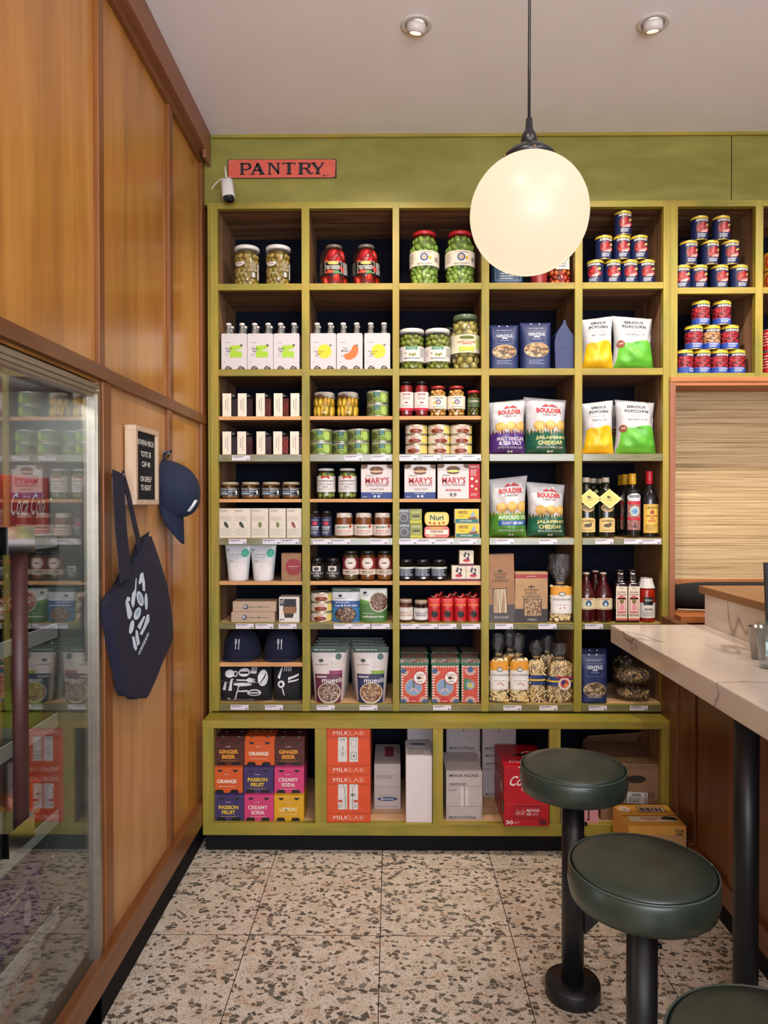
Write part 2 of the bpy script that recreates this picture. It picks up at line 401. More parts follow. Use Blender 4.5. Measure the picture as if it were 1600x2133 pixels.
def terrazzo():
    mt, nt, p = nodes('terrazzo_tiles')
    tc = nt.nodes.new('ShaderNodeTexCoord').outputs['Object']
    L = nt.links
    nz = nt.nodes.new('ShaderNodeTexNoise'); nz.inputs['Scale'].default_value = 45; nz.inputs['Detail'].default_value = 2; L.new(tc, nz.inputs['Vector'])
    vm = nt.nodes.new('ShaderNodeVectorMath'); vm.operation = 'MULTIPLY_ADD'; vm.inputs[1].default_value = (.006, .006, 0)
    L.new(nz.outputs['Color'], vm.inputs[0]); L.new(tc, vm.inputs[2]); vec = vm.outputs[0]
    def chips(scale, thr, edge, off):
        mp = nt.nodes.new('ShaderNodeMapping'); mp.inputs['Location'].default_value = (off, off * .7, 0); mp.inputs['Rotation'].default_value = (0, 0, off); mp.inputs['Scale'].default_value = (1, 1.35, 1); L.new(vec, mp.inputs[0])
        v = nt.nodes.new('ShaderNodeTexVoronoi'); v.voronoi_dimensions = '2D'; v.inputs['Scale'].default_value = scale; L.new(mp.outputs[0], v.inputs['Vector'])
        e = nt.nodes.new('ShaderNodeTexVoronoi'); e.voronoi_dimensions = '2D'; e.feature = 'DISTANCE_TO_EDGE'; e.inputs['Scale'].default_value = scale; L.new(mp.outputs[0], e.inputs['Vector'])
        sp = nt.nodes.new('ShaderNodeSeparateColor'); L.new(v.outputs['Color'], sp.inputs[0])
        a = nt.nodes.new('ShaderNodeMath'); a.operation = 'LESS_THAN'; a.inputs[1].default_value = thr; L.new(sp.outputs[0], a.inputs[0])
        b = nt.nodes.new('ShaderNodeMath'); b.operation = 'GREATER_THAN'; b.inputs[1].default_value = edge; L.new(e.outputs['Distance'], b.inputs[0])
        c = nt.nodes.new('ShaderNodeMath'); c.operation = 'MULTIPLY'; L.new(a.outputs[0], c.inputs[0]); L.new(b.outputs[0], c.inputs[1])
        return c.outputs[0], sp.outputs[1]
    base = ramp(nt, noise_n(nt, vec, 14, 5, .7), [(.3, '#c4b5a2'), (.5, '#d6c9b8'), (.7, '#e4dace')]).outputs[0]
    c0, k0 = chips(26, .16, .05, 3.1)
    base = mixc(nt, c0, base, ramp(nt, k0, [(.2, '#dccfbf'), (.8, '#d0b9a2')]).outputs[0])
    c3, k3 = chips(300, .12, .1, 5.3)
    base = mixc(nt, c3, base, '#4a4034')
    c1, k1 = chips(60, .22, .08, 1.7)
    base = mixc(nt, c1, base, ramp(nt, k1, [(.1, '#5a5650'), (.4, '#6d6458'), (.75, '#7b766c'), (.95, '#9d8a76')]).outputs[0])
    c2, k2 = chips(42, .13, .09, 8.3)
    base = mixc(nt, c2, base, ramp(nt, k2, [(.1, '#55514a'), (.5, '#6a6358'), (.85, '#7f7a6f'), (1, '#94806c')]).outputs[0])
    # joints
    sx = nt.nodes.new('ShaderNodeSeparateXYZ'); L.new(tc, sx.inputs[0])
    def joint(out, o0, T):
        a = nt.nodes.new('ShaderNodeMath'); a.operation = 'SUBTRACT'; a.inputs[1].default_value = o0; L.new(out, a.inputs[0])
        b = nt.nodes.new('ShaderNodeMath'); b.operation = 'PINGPONG'; b.inputs[1].default_value = T / 2; L.new(a.outputs[0], b.inputs[0])
        c = nt.nodes.new('ShaderNodeMath'); c.operation = 'LESS_THAN'; c.inputs[1].default_value = .0014; L.new(b.outputs[0], c.inputs[0]); return c.outputs[0]
    j0 = atz(796, 1800); j1 = atz(800, 1949)
    ja = joint(sx.outputs[0], j0.x, .452); jb = joint(sx.outputs[1], j1.y, .45)
    mx = nt.nodes.new('ShaderNodeMath'); mx.operation = 'MAXIMUM'; L.new(ja, mx.inputs[0]); L.new(jb, mx.inputs[1])
    L.new(mixc(nt, mx.outputs[0], base, '#1d1614'), p.inputs['Base Color'])
    p.inputs['Roughness'].default_value = .38
    return mt
def quartz():
    mt, nt, p = nodes('veined_quartz'); L = nt.links
    v = coords(nt)
    base = ramp(nt, noise_n(nt, v, 2.5, 4), [(.3, '#cdc0b6'), (.7, '#ddd3ca')]).outputs[0]
    for sc, w, col, o in ((.75, .006, '#8d8176', 1.3), (.6, .005, '#9b8c80', 5.1)):
        mp = nt.nodes.new('ShaderNodeMapping'); mp.inputs['Location'].default_value = (o, o, o); L.new(v, mp.inputs[0])
        n = noise_n(nt, mp.outputs[0], sc, 5, .5, .9)
        a = nt.nodes.new('ShaderNodeMath'); a.operation = 'SUBTRACT'; a.inputs[1].default_value = .5; L.new(n, a.inputs[0])
        b = nt.nodes.new('ShaderNodeMath'); b.operation = 'ABSOLUTE'; L.new(a.outputs[0], b.inputs[0])
        r = ramp(nt, b.outputs[0], [(0, '#ffffff'), (w, '#000000')])
        base = mixc(nt, r.outputs[0], base, col)
    L.new(base, p.inputs['Base Color']); p.inputs['Roughness'].default_value = .16; return mt
QUARTZ = quartz()
def weave():
    mt, nt, p = nodes('woven_grass_blind'); v = coords(nt, (.9, 1, 1))
    n = noise_n(nt, coords(nt, (1.2, 60, 190)), 1.0, 4, .7)
    n2 = noise_n(nt, coords(nt, (4, 60, 420)), 1.0, 2, .6)
    r = ramp(nt, n, [(.36, '#8d7350'), (.45, '#c6a87a'), (.6, '#dcc296')])
    r2 = ramp(nt, n2, [(.3, '#9a8a70'), (.6, '#ffffff')])
    nt.links.new(mixc(nt, .5, r.outputs[0], r2.outputs[0], 'MULTIPLY'), p.inputs['Base Color'])
    p.inputs['Roughness'].default_value = .8; bump(nt, p, n2, .5, .002); return mt
# ------------------------------------------------------------------ room shell
YF = 3.09      # front of the shelving
YB = 2.98      # front of the base cabinet
YW = 3.50
XR, Y0 = 3.2, -2.7
struct('floor', MB().box(-1.7, XR, Y0, YW + .4, -.05, 0, terrazzo()))
cl = MB(); cl.box(-1.7, XR, Y0, YW + .4, CEIL, CEIL + .05, PLASTER)
struct('ceiling', cl)
struct('wall_back', MB().box(-1.7, 1.2, YW, YW + .08, 0, CEIL, WALLP).box(1.2, XR, YW + .1, YW + .18, 0, CEIL, WALLP))
struct('wall_right', MB().box(XR, XR + .08, Y0, YW + .4, 0, CEIL, WALLP))
wf = MB(); wf.box(-1.7, -.9, Y0 - .08, Y0, 0, CEIL, WALLP).box(2.7, XR, Y0 - .08, Y0, 0, CEIL, WALLP).box(-.9, 2.7, Y0 - .08, Y0, 0, .5, WALLP).box(-.9, 2.7, Y0 - .08, Y0, 2.95, CEIL, WALLP)
struct('wall_front', wf)
# left wall: panelled, with a recess for the fridge
FY0, FY1, FZ0, FZ1 = 1.22, 2.006, .165, 1.832
wl = MB()
wl.box(-1.7, WALLX, Y0, FY0, 0.13, CEIL, PANEL)
wl.box(-.90, WALLX, FY0, FY1, FZ1, CEIL, PANEL)
wl.box(-.90, WALLX, FY1, YW, 1.85, CEIL, PANEL)
wl.box(-.90, WALLX, FY1, 2.62, .13, 1.85, PANEL2)
wl.box(-.90, WALLX, 2.62, YW, .13, 1.85, PANEL)
wl.box(-1.7, WALLX, Y0, FY1, 0, .13, BLACK)
wl.box(-.90, WALLX, FY1, YW, 0, .13, BLACK)
wl.box(-1.7, -.90, FY1 + .0, YW, 0, CEIL, PANEL)
wl.box(-1.7, -1.62, FY0, FY1, 0, CEIL, PANEL).box(-1.7, WALLX, FY0, FY1, 0, FZ0 - .03, BLACK)
struct('wall_left', wl)
t = 0
def trim(mb, bevel=.002):
    global t; t += 1; return struct('trim_%d' % t, mb, bevel)
XB = WALLX + .014
for y0, y1, z0, z1 in ((1.985, 2.022, 1.877, 2.99), (2.62, 2.665, 1.877, 2.99), (3.07, 3.12, 1.877, 2.99),
                       (2.60, 2.645, .20, 1.837), (3.06, 3.12, .20, 1.837), (FY1 + .002, 2.065, .20, 1.837), (.9, .94, 1.877, 2.99)):
    trim(MB().box(WALLX, XB, y0, y1, z0, z1, BATTEN))
trim(MB().box(WALLX, XB + .008, Y0, 2.03, 1.838, 1.877, BATTENY))
trim(MB().box(WALLX, XB + .004, 2.03, 3.12, 1.837, 1.877, BATTENY))
trim(MB().box(WALLX, -.80, Y0, 3.1, .13, .215, BATTENY))           # bottom board
trim(MB().box(WALLX, XB + .004, Y0, 3.10, 2.96, 3.0, BATTENY))
trim(MB().box(WALLX, -.785, Y0, 3.10, 2.995, CEIL, FASCIA).box(-.80, -.785, 3.02, 3.10, 2.96, 2.995, FASCIA))

# ------------------------------------------------------------------ shelving
def z_at(py, Y=YF, px=815): return at(px, py, Y).z
def x_at(px, Y=YF, py=950): return at(px, py, Y).x
ROW = dict(r1=(589.5, 603), r2=(768, 782), s3=(866, 873.5), r4=(946, 961), s5=(1039, 1046), r6=(1121, 1135), s7=(1211, 1219), r8=(1298, 1311), s9=(1381, 1390), r10=(1467, 1481))
ZR = {k: z_at(v[0]) for k, v in ROW.items()}
CX = [(439, 455), (629, 645), (818, 832), (1003, 1019), (1197, 1213), (1381, 1395)]
ZTOP = z_at(420); ZBOT = z_at(1482)
DEPTH = .385; YI = YF + DEPTH
sh = empty('pantry_shelving', (x_at(815), YF, ZBOT)); shp = Vector(sh.location)
tag(sh, 'olive green stained pantry shelving five bays wide, filled with groceries', 'shelving')
def part(name, mb, parent, bevel=0):
    o = mb.build(name, bevel=bevel); o.parent = parent; o.matrix_parent_inverse = Matrix.Translation(-parent.location) if not parent.parent else Matrix(); return o
def xs(i): return x_at(CX[i][0]), x_at(CX[i][1])
for i in range(6):
    a, b = xs(i)
    part('upright', MB().box(a, b, YF, YF + .03, ZBOT, ZTOP, GZ), sh, .0015)
    part('divider', MB().box(a + .006, b - .006, YF + .03, YI, ZBOT, ZTOP - .005, PLYY), sh)
fx0, fx1 = xs(0)[0], xs(5)[1]
part('top_rail', MB().box(xs(0)[1], xs(5)[0], YF + .001, YF + .03, z_at(433), ZTOP, GX).box(fx0, fx1, YF + .03, YI, z_at(433) + .006, ZTOP, PLY), sh, .001)
part('back_panel', MB().box(fx0, fx1, YI - .006, YI, ZBOT, ZTOP, NAVY), sh)
for k, (a, b) in ROW.items():
    for c in range(5):
        if k in ('s3', 's5', 's7') and c > 2: continue
        if k == 's9' and c > 0: continue
        x0, x1 = xs(c)[1] - .004, xs(c + 1)[0] + .004
        z1, z0 = z_at(a), z_at(b)
        if k[0] == 'r':
            g = k in ('r1', 'r2')
            s_ = part('shelf', MB().box(x0, x1, YF + .022, YI - .006, z1 - .019, z1, PLY if g else PLYFLOOR).box(x0 + .004, x1 - .004, YF + .001, YF + .0225, z0, z1, GX), sh, .001)
            if not g:
                part('label_strip', MB().box(x0 + .006, x1 - .006, YF - .0035, YF + .001, z0 + .001, z1 - .001, STRIP), sh)
        else:
            part('shelf', MB().box(x0, x1, YF + .012, YI - .006, z0, z1, PLY).box(x0 + .004, x1 - .004, YF + .01, YF + .0125, z0, z1, PLYEDGE), sh)
# filler between wall and shelving
struct('trim_20', MB().box(WALLX + .03, fx0 - .001, YF + .01, YF + .05, .1, z_at(418), GZ))
# header board above
hd = MB(); hz0 = ZTOP + .001
xh = x_at(1524, YF + .03, 350)
hd.box(WALLX + .01, xh - .002, YF + .03, YF + .05, hz0, CEIL, HEAD).box(xh + .002, XR, YF + .03, YF + .05, hz0, CEIL, HEAD).box(WALLX + .01, XR, YF + .05, YW, hz0, CEIL, HEAD)
hd.box(-.78, XR, YF + .018, YF + .03, CEIL - .014, CEIL, GX)
struct('wall_header', hd)
# right upper shelving
ZL0 = z_at(787); up = empty('upper_shelving', (x_at(1500), YF, ZL0))
tag(up, 'olive green shelving with tomato cans above the blind window', 'shelving')
UX = [(1396.5, 1412), (1574, 1590), (1752, 1768)]
def ux(i): return x_at(UX[i][0], YF, 600), x_at(UX[i][1], YF, 600)
for i in range(3):
    a, b = ux(i); part('upright', MB().box(a, b, YF, YF + .03, ZL0, ZTOP, GZ), up, .0015)
    part('divider', MB().box(a + .006, b - .006, YF + .03, YI, ZL0, ZTOP - .005, PLYY), up)
part('top_rail', MB().box(ux(0)[1], ux(2)[0], YF + .001, YF + .03, z_at(433), ZTOP, GX).box(ux(0)[0], ux(2)[1], YF + .03, YI, z_at(433) + .006, ZTOP, PLY), up, .001)
part('back_panel', MB().box(ux(0)[0], ux(2)[1], YI - .006, YI, ZL0, ZTOP, NAVY), up)
ZU = {'u1': z_at(601), 'u2': z_at(778.5)}
for c in range(2):
    x0, x1 = ux(c)[1] - .004, ux(c + 1)[0] + .004
    for k, z0 in (('u1', z_at(614)), ('u2', ZL0)):
        part('shelf', MB().box(x0, x1, YF + .022, YI - .006, ZU[k] - .019, ZU[k], PLY).box(x0 + .004, x1 - .004, YF + .001, YF + .0225, z0, ZU[k], GX), up, .001)

# base cabinet
bc = empty('base_cabinet', (x_at(900, YB), YB, 0))
tag(bc, 'long olive green open base cabinet on a black plinth under the shelving', 'cabinet')
BX = [(422, 445), (656, 680), (902, 923), (1145, 1168), (1378, 1397)]
def bx(i): return x_at(BX[i][0], YB, 1620), x_at(BX[i][1], YB, 1620)
zb = lambda py: z_at(py, YB, 800)
b0, b1 = bx(0)[0], bx(4)[1]
part('top_board', MB().box(b0, b1, YB, YF - .001, zb(1518), zb(1502), GX).box(b0, b1, YF - .001, YI, zb(1502) - .02, zb(1502), GX), bc, .0015)
for i in range(5):
    a, b = bx(i); part('post', MB().box(a, b, YB + .001, YB + .03, zb(1716), zb(1518), GZ), bc, .001)
    if i in (0, 4): part('divider', MB().box(a + .002 if i else a, b, YB + .03, YI, zb(1741), zb(1518), PLYY), bc)
part('bottom_rail', MB().box(b0, b1, YB, YB + .03, zb(1741), zb(1716), GX), bc, .0015)
part('bottom_board', MB().box(b0 + .02, b1 - .02, YB + .03, YI, zb(1716) - .02, zb(1716), PLYFLOOR), bc)
part('back_panel', MB().box(b0, b1, YI, YI + .01, .03, zb(1518), NAVY), bc)
part('plinth', MB().box(b0, b1, YB + .05, YB + .07, 0, zb(1741), BLACK), bc)
ZB = zb(1716)

# ------------------------------------------------------------------ window with blind, bench, cushion
YBL = 3.38
wx0, wx1 = x_at(1394), x_at(1405.5)
wn = MB(); zt = ZL0 - .001
wn.box(wx0, 2.6, YF - .012, YBL + .03, z_at(797), zt, WINW)
wn.box(wx0 + .02, 2.6, YF - .006, YF + .03, z_at(805), z_at(797), WINW)
wn.box(wx0, wx1, YF - .01, YBL + .08, .9, z_at(797), WINWZ)
wn.box(wx1, 2.6, YBL + .085, YBL + .11, .9, zt, m('#20242c', .2))
struct('window_1', wn, .001)
bl = empty('woven_blind', (1.6, YBL, 1.1)); tag(bl, 'woven grass blind pulled down in the timber framed window', 'blind')
WV = weave()
part('fabric', MB().box(wx1 + .004, 2.6, YBL, YBL + .006, z_at(1206, YBL), z_at(812, YBL), WV), bl)
part('valance', MB().box(wx1 + .004, 2.6, YBL - .012, YBL - .006, z_at(836, YBL), z_at(808, YBL), WV), bl)
part('bottom_bar', MB().box(wx1 + .004, 2.6, YBL - .006, YBL + .012, z_at(1217, YBL), z_at(1206, YBL), WINW), bl, .001)
ZS = z_at(1277, 3.1)
bn = MB().box(wx1 + .001, 2.6, 3.02, YBL + .08, ZS - .03, ZS, WINW); [bn.box(wx1 + .001, 2.6, 3.028, 3.06, ZS - .032 - .05 * (k + 1), ZS - .034 - .05 * k, WINW) for k in range(8)]
tag(bn.build('window_seat', bevel=.002), 'orange timber window seat board below the blind', 'seat')
# cushion
cu = MB(); CF = m('#101116', .9, var=.2)
cx0, cx1 = wx1 + .01, 1.95; zc0, zc1 = ZS + .001, ZS + .118
n_ = 14; vs = []; fs = []
def cushion(cx0, cx1, y0, y1, z0, z1):
    vs = []; fs = []; N, K = 24, 16
    for i in range(N + 1):
        for j in range(K):
            a = 2 * math.pi * j / K; s = 2 * i / N - 1; e = (1 - abs(s) ** 4) ** .5
            c, d = math.cos(a), math.sin(a); q = (abs(c) ** 3 + abs(d) ** 3) ** (-1 / 3)
            vs.append(((cx0 + cx1) / 2 + s * (cx1 - cx0) / 2, (y0 + y1) / 2 + (y1 - y0) / 2 * c * q * e, (z0 + z1) / 2 + (z1 - z0) / 2 * d * q * e))
    for i in range(N):
        for j in range(K): fs.append((i * K + j, i * K + (j + 1) % K, (i + 1) * K + (j + 1) % K, (i + 1) * K + j))
    return vs, fs
v_, f_ = cushion(cx0, cx1, 3.12, 3.36, zc0, zc1); cu.add(v_, f_, CF, True)
cb = cu.build('seat_cushion'); tag(cb, 'black bench cushion with pale piping on the window seat', 'cushion')
pp = MB().tube([(cx0 + .02 + (cx1 - cx0 - .04) * i / 10, 3.125 - .004 * math.sin(i), zc0 + .012 - .006 * math.sin(i * .3)) for i in range(11)], .004, m('#b9ab9d'))
pp.build('piping', cb)

# ------------------------------------------------------------------ bar counter
YC = 2.75
cA = at(1272, 1301, YC); CZ = cA.z; cx = cA.x; th = (1340 - 1301) * YC / F * .93
bar = empty('bar_counter', (1.4, 1.0, 0)); tag(bar, 'bar counter with veined white quartz top and dark timber front', 'counter')
XBF = b1 + .001
part('worktop', MB().box(cx, 2.4, -.6, YC, CZ - th, CZ, QUARTZ), bar, .003)
part('front_panel', MB().box(XBF, XBF + .03, -.6, YC - .031, .09, CZ - th, BARW), bar)
part('side_panel', MB().box(XBF + .03, 2.4, YC - .03, YC - .005, .0, CZ - th, BARW), bar)
for y in (2.42, 1.9, 1.38):
    part('batten', MB().box(XBF - .012, XBF, y - .03, y + .03, .15, CZ - th, BARW), bar, .002)
part('skirting', MB().box(XBF - .02, XBF, -.6, YC - .031, .09, .17, BARW), bar, .002)
part('plinth', MB().box(XBF + .0, XBF + .03, -.6, YC - .031, 0, .09, BLACK), bar)
u0 = at(1472, 1299, YC)
pt = atx(1555, 1600, 1.02)
DARKM = m('#15171c', .4, .0, var=.03)
part('support_post', MB().lathe([(.034, 0), (.034, CZ - th)], DARKM, 32, c=(1.02, pt.y)), bar)
upx = at(1468, 1299, YC - .003).x; zu = at(1472, 1236, YC).z
struct('bar_front_end', MB().box(XBF, XBF + .03, YC, YF, .09, 1.0, BARW).box(XBF - .012, XBF, 2.9, 2.96, .15, 1.0, BARW).box(XBF - .02, XBF, YC, YB - .01, .09, .17, BARW).box(XBF, XBF + .03, YC, YF, 0, .09, BLACK), .001)  # bar front panel carried on to the shelving as a separate piece
lg = empty('raised_ledge', (upx, YC, CZ)); tag(lg, 'raised oak ledge on a quartz upstand at the back of the bar top', 'ledge')
part('upstand', MB().box(upx, upx + .03, .2, YC - .003, CZ + .0005, zu, QUARTZ).box(upx + .03, 2.4, YC - .033, YC - .003, CZ + .0005, zu, QUARTZ), lg, .001)
part('timber_ledge', MB().box(at(1460, 1230, YC).x, 2.4, .2, YC + .02, zu, zu + .028, OAKY), lg, .002)
# ------------------------------------------------------------------ pendant lamp
PY = 1.80; pc = at(1102, 447, PY); GR = .148
pend = empty('pendant_lamp', pc); tag(pend, 'round white glass globe pendant lamp hanging on a black cord', 'lamp')
def child(name, mb, parent, bevel=0):
    """mesh already built in the parent's own coordinates"""
    o = mb.build(name, parent, bevel); return o
GLOBE = bpy.data.materials.new('opal_glass_lit'); GLOBE.use_nodes = True
_p = GLOBE.node_tree.nodes['Principled BSDF']; _p.inputs['Base Color'].default_value = lin('#4a4540'); _p.inputs['Roughness'].default_value = .4
_p.inputs['Emission Color'].default_value = (1.0, .79, .55, 1); _p.inputs['Emission Strength'].default_value = .98
child('globe', MB().lathe([(GR * math.sin(a), -GR * math.cos(a)) for a in [math.pi * i / 40 for i in range(0, 39)]], GLOBE, 48, cap=False), pend)
DK = m('#1c1b1f', .3, var=.02)
child('fitter_cap', MB().lathe([(.0635, GR * .89), (.066, GR * .90), (.066, GR * .97), (.062, GR * 1.0), (.045, GR * 1.10), (.028, GR * 1.17), (.022, GR * 1.2), (0, GR * 1.21)], DK, 32), pend)
child('socket', MB().lathe([(.018, GR * 1.18), (.021, GR * 1.22), (.019, GR * 1.33), (.012, GR * 1.42), (.010, GR * 1.43), (.008, GR * 1.62), (.004, GR * 1.64)], DK, 20), pend)
child('cord', MB().tube([(0, 0, GR * 1.6), (.001, 0, .6), (0, 0, CEIL - pc.z - .002)], .0037, DK, 10), pend)
for a in (200, 270, 340):
    child('screw', MB().lathe([(0, 0), (.003, .001), (.003, .004), (0, .005)], m('#b08a50', .3, .8), 8), pend).matrix_local = Matrix.Translation((.066 * math.cos(R(a)), .066 * math.sin(R(a)), GR * .935)) @ Euler((R(90), 0, R(a + 90))).to_matrix().to_4x4()
# downlight fittings
WH = m('#cfc8c2', .4, var=.02); LITB = emis('lit_bulb', '#fff0d0', 6.0)
for i, ((x, y), t_, p_, vis) in enumerate(DOWN):
    z = CEIL; d = empty('ceiling_downlight', (x, y, z))
    tag(d, ['white gimbal downlight in the ceiling, left one in view', 'white gimbal downlight in the ceiling, right one in view', 'white ceiling downlight behind the camera, left of middle row', 'white ceiling downlight behind the camera, right of middle row', 'white ceiling downlight added over the bar, out of the picture', 'white ceiling downlight near the shop window, left', 'white ceiling downlight near the shop window, right'][i], 'ceiling light', 'recessed ceiling downlights')
    child('ring', MB().lathe([(.036, .0), (.037, -.003), (.052, -.003), (.054, 0.0)], WH, 32, cap=False).lathe([(.036, .0), (.034, .0)], m('#3a3633', .6), 32, cap=False), d)
    dr = (Vector(t_) - Vector((x, y, z))).to_track_quat('-Z', 'Y').to_euler()
    g = child('gimbal', MB().lathe([(.020, -.012), (.031, -.012), (.033, .012), (.024, .02)], WH, 24, cap=False), d)
    g.location = (0, 0, -.014); g.rotation_euler = (dr[0] * .62, dr[1] * .6, dr[2])
    b = child('bulb', MB().lathe([(0, -.004), (.021, -.006)], LITB, 20, cap=False), g)
# ------------------------------------------------------------------ PANTRY sign
def wallfn(px0, py0, px1, py1, Y):
    a, b = at(px0, py1, Y), at(px1, py0, Y); return a, b.x - a.x, b.z - a.z
a, w, h = wallfn(474, 330, 701, 371, YF + .02)
sg = MB().box(a.x, a.x + w, YF + .024, YF + .0265, a.z, a.z + h, m('#3a2418', .6))
A = Art(w, h)
SAL = m('#cf5a48', .45, var=.05); INK = m('#15121c', .6, var=0)
A.poly([(.006, .06), (.012, .03), (.97, .035), (.985, .1), (.992, .93), (.96, .97), (.02, .98), (.008, .93)], SAL, 0)
def glyph(strokes, x0, x1):
    for s in strokes: A.poly([(x0 + (x1 - x0) * p[0], .19 + .62 * p[1]) for p in s], INK, 2)
SER = lambda x0, x1, y: [(x0, y), (x1, y), (x1, y + .07), (x0, y + .07)]
glyph([[(.1, 0), (.34, 0), (.34, 1), (.1, 1)], SER(0, .44, 0), SER(0, .3, .93), [(.3, .86), (.7, .86), (.85, .8), (.78, .99), (.6, 1), (.3, 1)], [(.7, .82), (.85, .62), (.8, .5), (1, .58), (1, .84), (.8, 1)], [(.3, .36), (.62, .36), (.95, .5), (1, .66), (.8, .6), (.62, .49), (.3, .49)]], .108, .218)
glyph([[(.1, 0), (.22, 0), (.56, .86), (.5, 1), (.47, 1)], [(.47, 1), (.6, 1), (.96, 0), (.68, 0), (.42, .84)], SER(0, .34, 0), SER(.6, 1, 0), [(.25, .3), (.75, .3), (.72, .42), (.28, .42)]], .202, .345)
glyph([[(.08, 0), (.22, 0), (.22, 1), (.08, 1)], [(.02, 1), (.32, 1), (.93, .2), (.93, 0), (.84, 0), (.2, .84)], [(.78, .1), (.93, .1), (.93, 1), (.78, 1)], SER(0, .32, 0), SER(.68, 1, .93)], .368, .482)
glyph([[(.37, 0), (.63, 0), (.63, 1), (.37, 1)], [(0, 1), (0, .84), (.08, .84), (.1, .9), (.9, .9), (.92, .84), (1, .84), (1, 1)], SER(.28, .72, 0)], .503, .625)
glyph([[(.08, 0), (.3, 0), (.3, 1), (.08, 1)], SER(0, .38, 0), SER(0, .3, .93), [(.28, .87), (.6, .87), (.8, .92), (.6, 1), (.28, 1)], [(.6, .93), (.64, .75), (.6, .55), (.78, .6), (.84, .78), (.76, .95)], [(.28, .45), (.6, .45), (.78, .6), (.6, .57), (.28, .57)], [(.45, .5), (.62, .5), (.84, .12), (1, .2), (.93, .02), (.74, 0), (.64, .1)]], .645, .79)
glyph([[(.38, 0), (.62, 0), (.62, .45), (.38, .45)], [(0, 1), (.28, 1), (.62, .45), (.38, .42)], [(.62, .4), (.5, .5), (.86, 1), (1, 1)], SER(.28, .72, 0), SER(0, .36, .93), SER(.74, 1, .93)], .765, .89)
A.ell(.885, .13, .01, .04, INK, 2).lines(.9, .1, .94, .15, 1, INK, 2, .5)
for x, y in ((.022, .9), (.975, .9), (.022, .1)): A.circ(x, y, .006, '#b9a08c', 2, 10)
A.emit(sg, flat((a.x + w / 2, YF + .024, a.z), (1, 0, 0), (0, 0, 1), (0, -1, 0)))
tag(sg.build('pantry_sign'), 'salmon red enamel sign reading PANTRY on the green header', 'sign')
# ------------------------------------------------------------------ security camera
sc_p = at(475, 395, YF - .05); sc = empty('security_camera', sc_p); tag(sc, 'small white security camera in the corner beside the sign', 'camera')
WHT = m('#d9d5d1', .35, var=.02)
b = child('housing', MB().lathe([(.018, -.044), (.0255, -.042), (.027, -.038), (.026, .036), (.022, .043), (.012, .046), (0, .046)], WHT, 28, sq=3), sc); b.rotation_euler = (R(-14), R(-8), 0)
child('lens_face', MB().lathe([(0, -.05), (.020, -.05), (.024, -.044)], m('#20242c', .15), 24, sq=3), b)
child('sensor', MB().lathe([(0, 0), (.002, 0), (.002, .002), (0, .002)], m('#15151a', .2), 8), b).matrix_local = Matrix.Translation((0, -.0255, .037)) @ Euler((R(90), 0, 0)).to_matrix().to_4x4()
child('antenna', MB().tube([(-.006, .01, .04), (-.010, .012, .06), (-.016, .012, .103)], [.0055, .005, .0035], WHT, 10), sc)
child('cable', MB().tube([(-.008, .01, .045), (-.025, .015, .055), (-.045, .02, .048), (-.066, .02, .026), (-.075, .02, .01)], .0022, WHT, 8), sc)
child('bracket', MB().tube([(0, .01, .02), (0, .05, .0), (0, .068, -.0)], .007, WHT, 8), sc)

# ------------------------------------------------------------------ letter board on the left wall
XL = WALLX + .004
lb = empty('letter_board', (XL, 2.3, 1.61)); tag(lb, 'small black letter board in a pale wood frame listing tote and cap prices', 'sign')
y0, y1, z0, z1 = -.108, .108, -.124, .124; T = .036; fw = .016
FR = wood('pale_ash_frame', [(.25, '#b59a80'), (.5, '#ceb499'), (.8, '#e0cbb4')], 'z', 2, .5)
fm = MB()
for a_ in ((y0, y1, z0, z0 + fw), (y0, y1, z1 - fw, z1), (y0, y0 + fw, z0 + fw, z1 - fw), (y1 - fw, y1, z0 + fw, z1 - fw)): fm.box(0, T, a_[0], a_[1], a_[2], a_[3], FR)
child('frame', fm, lb, .001)
ft = MB().box(.0, T - .01, y0 + fw, y1 - fw, z0 + fw, z1 - fw, m('#121114', .95, var=.1))
for k in range(30):
    zz = z0 + fw + .002 + k * (z1 - z0 - 2 * fw) / 30; ft.box(T - .01, T - .0085, y0 + fw, y1 - fw, zz, zz + .004, m('#1a191d', .95, var=.1))
child('felt', ft, lb)
lt = MB(); A = Art(y1 - y0 - 2 * fw, z1 - z0 - 2 * fw); LW = m('#e8e6e2', .4, var=0)
for s, cy, w_ in (('ROWENA MERCH', .85, .8), ('TOTE 35', .68, .52), ('CAP 40', .53, .42), ('ON SHELF', .31, .56), ('TO RIGHT', .18, .52)): A.text(s, .5, cy, w_, .085, LW, 2, .03)
A.emit(lt, flat((T - .008, 0, z0 + fw), (0, 1, 0), (0, 0, 1), (1, 0, 0)))
tl = child('lettering', lt, lb); tl['label'] = 'white plastic letters'
# ------------------------------------------------------------------ tote bag hanging on the wall
NAVYF = m('#1d1c33', .9, var=.12, vs=60)
def YZ(px, py, X=WALLX + .022): p = atx(px, py, X); return (p.y, p.z)
hook = YZ(247, 986)
tb = empty('tote_bag', (WALLX, hook[0], hook[1])); tag(tb, 'navy canvas tote bag printed with white kitchen utensils hanging on the wood wall', 'bag')
def L2(p, X): return (X - WALLX, p[0] - hook[0], p[1] - hook[1])
out = [YZ(p[0], p[1], WALLX + .03) for p in ((219, 1250), (250, 1215), (272, 1190), (294, 1150), (316, 1108), (325, 1150), (337, 1205), (352, 1270), (365, 1324), (350, 1350), (326, 1382), (312, 1420), (297, 1456), (285, 1450), (276, 1459), (268, 1448), (253, 1450), (243, 1400), (232, 1350), (223, 1300))]
cy_ = sum(p[0] for p in out) / len(out); cz_ = sum(p[1] for p in out) / len(out)
_o = []
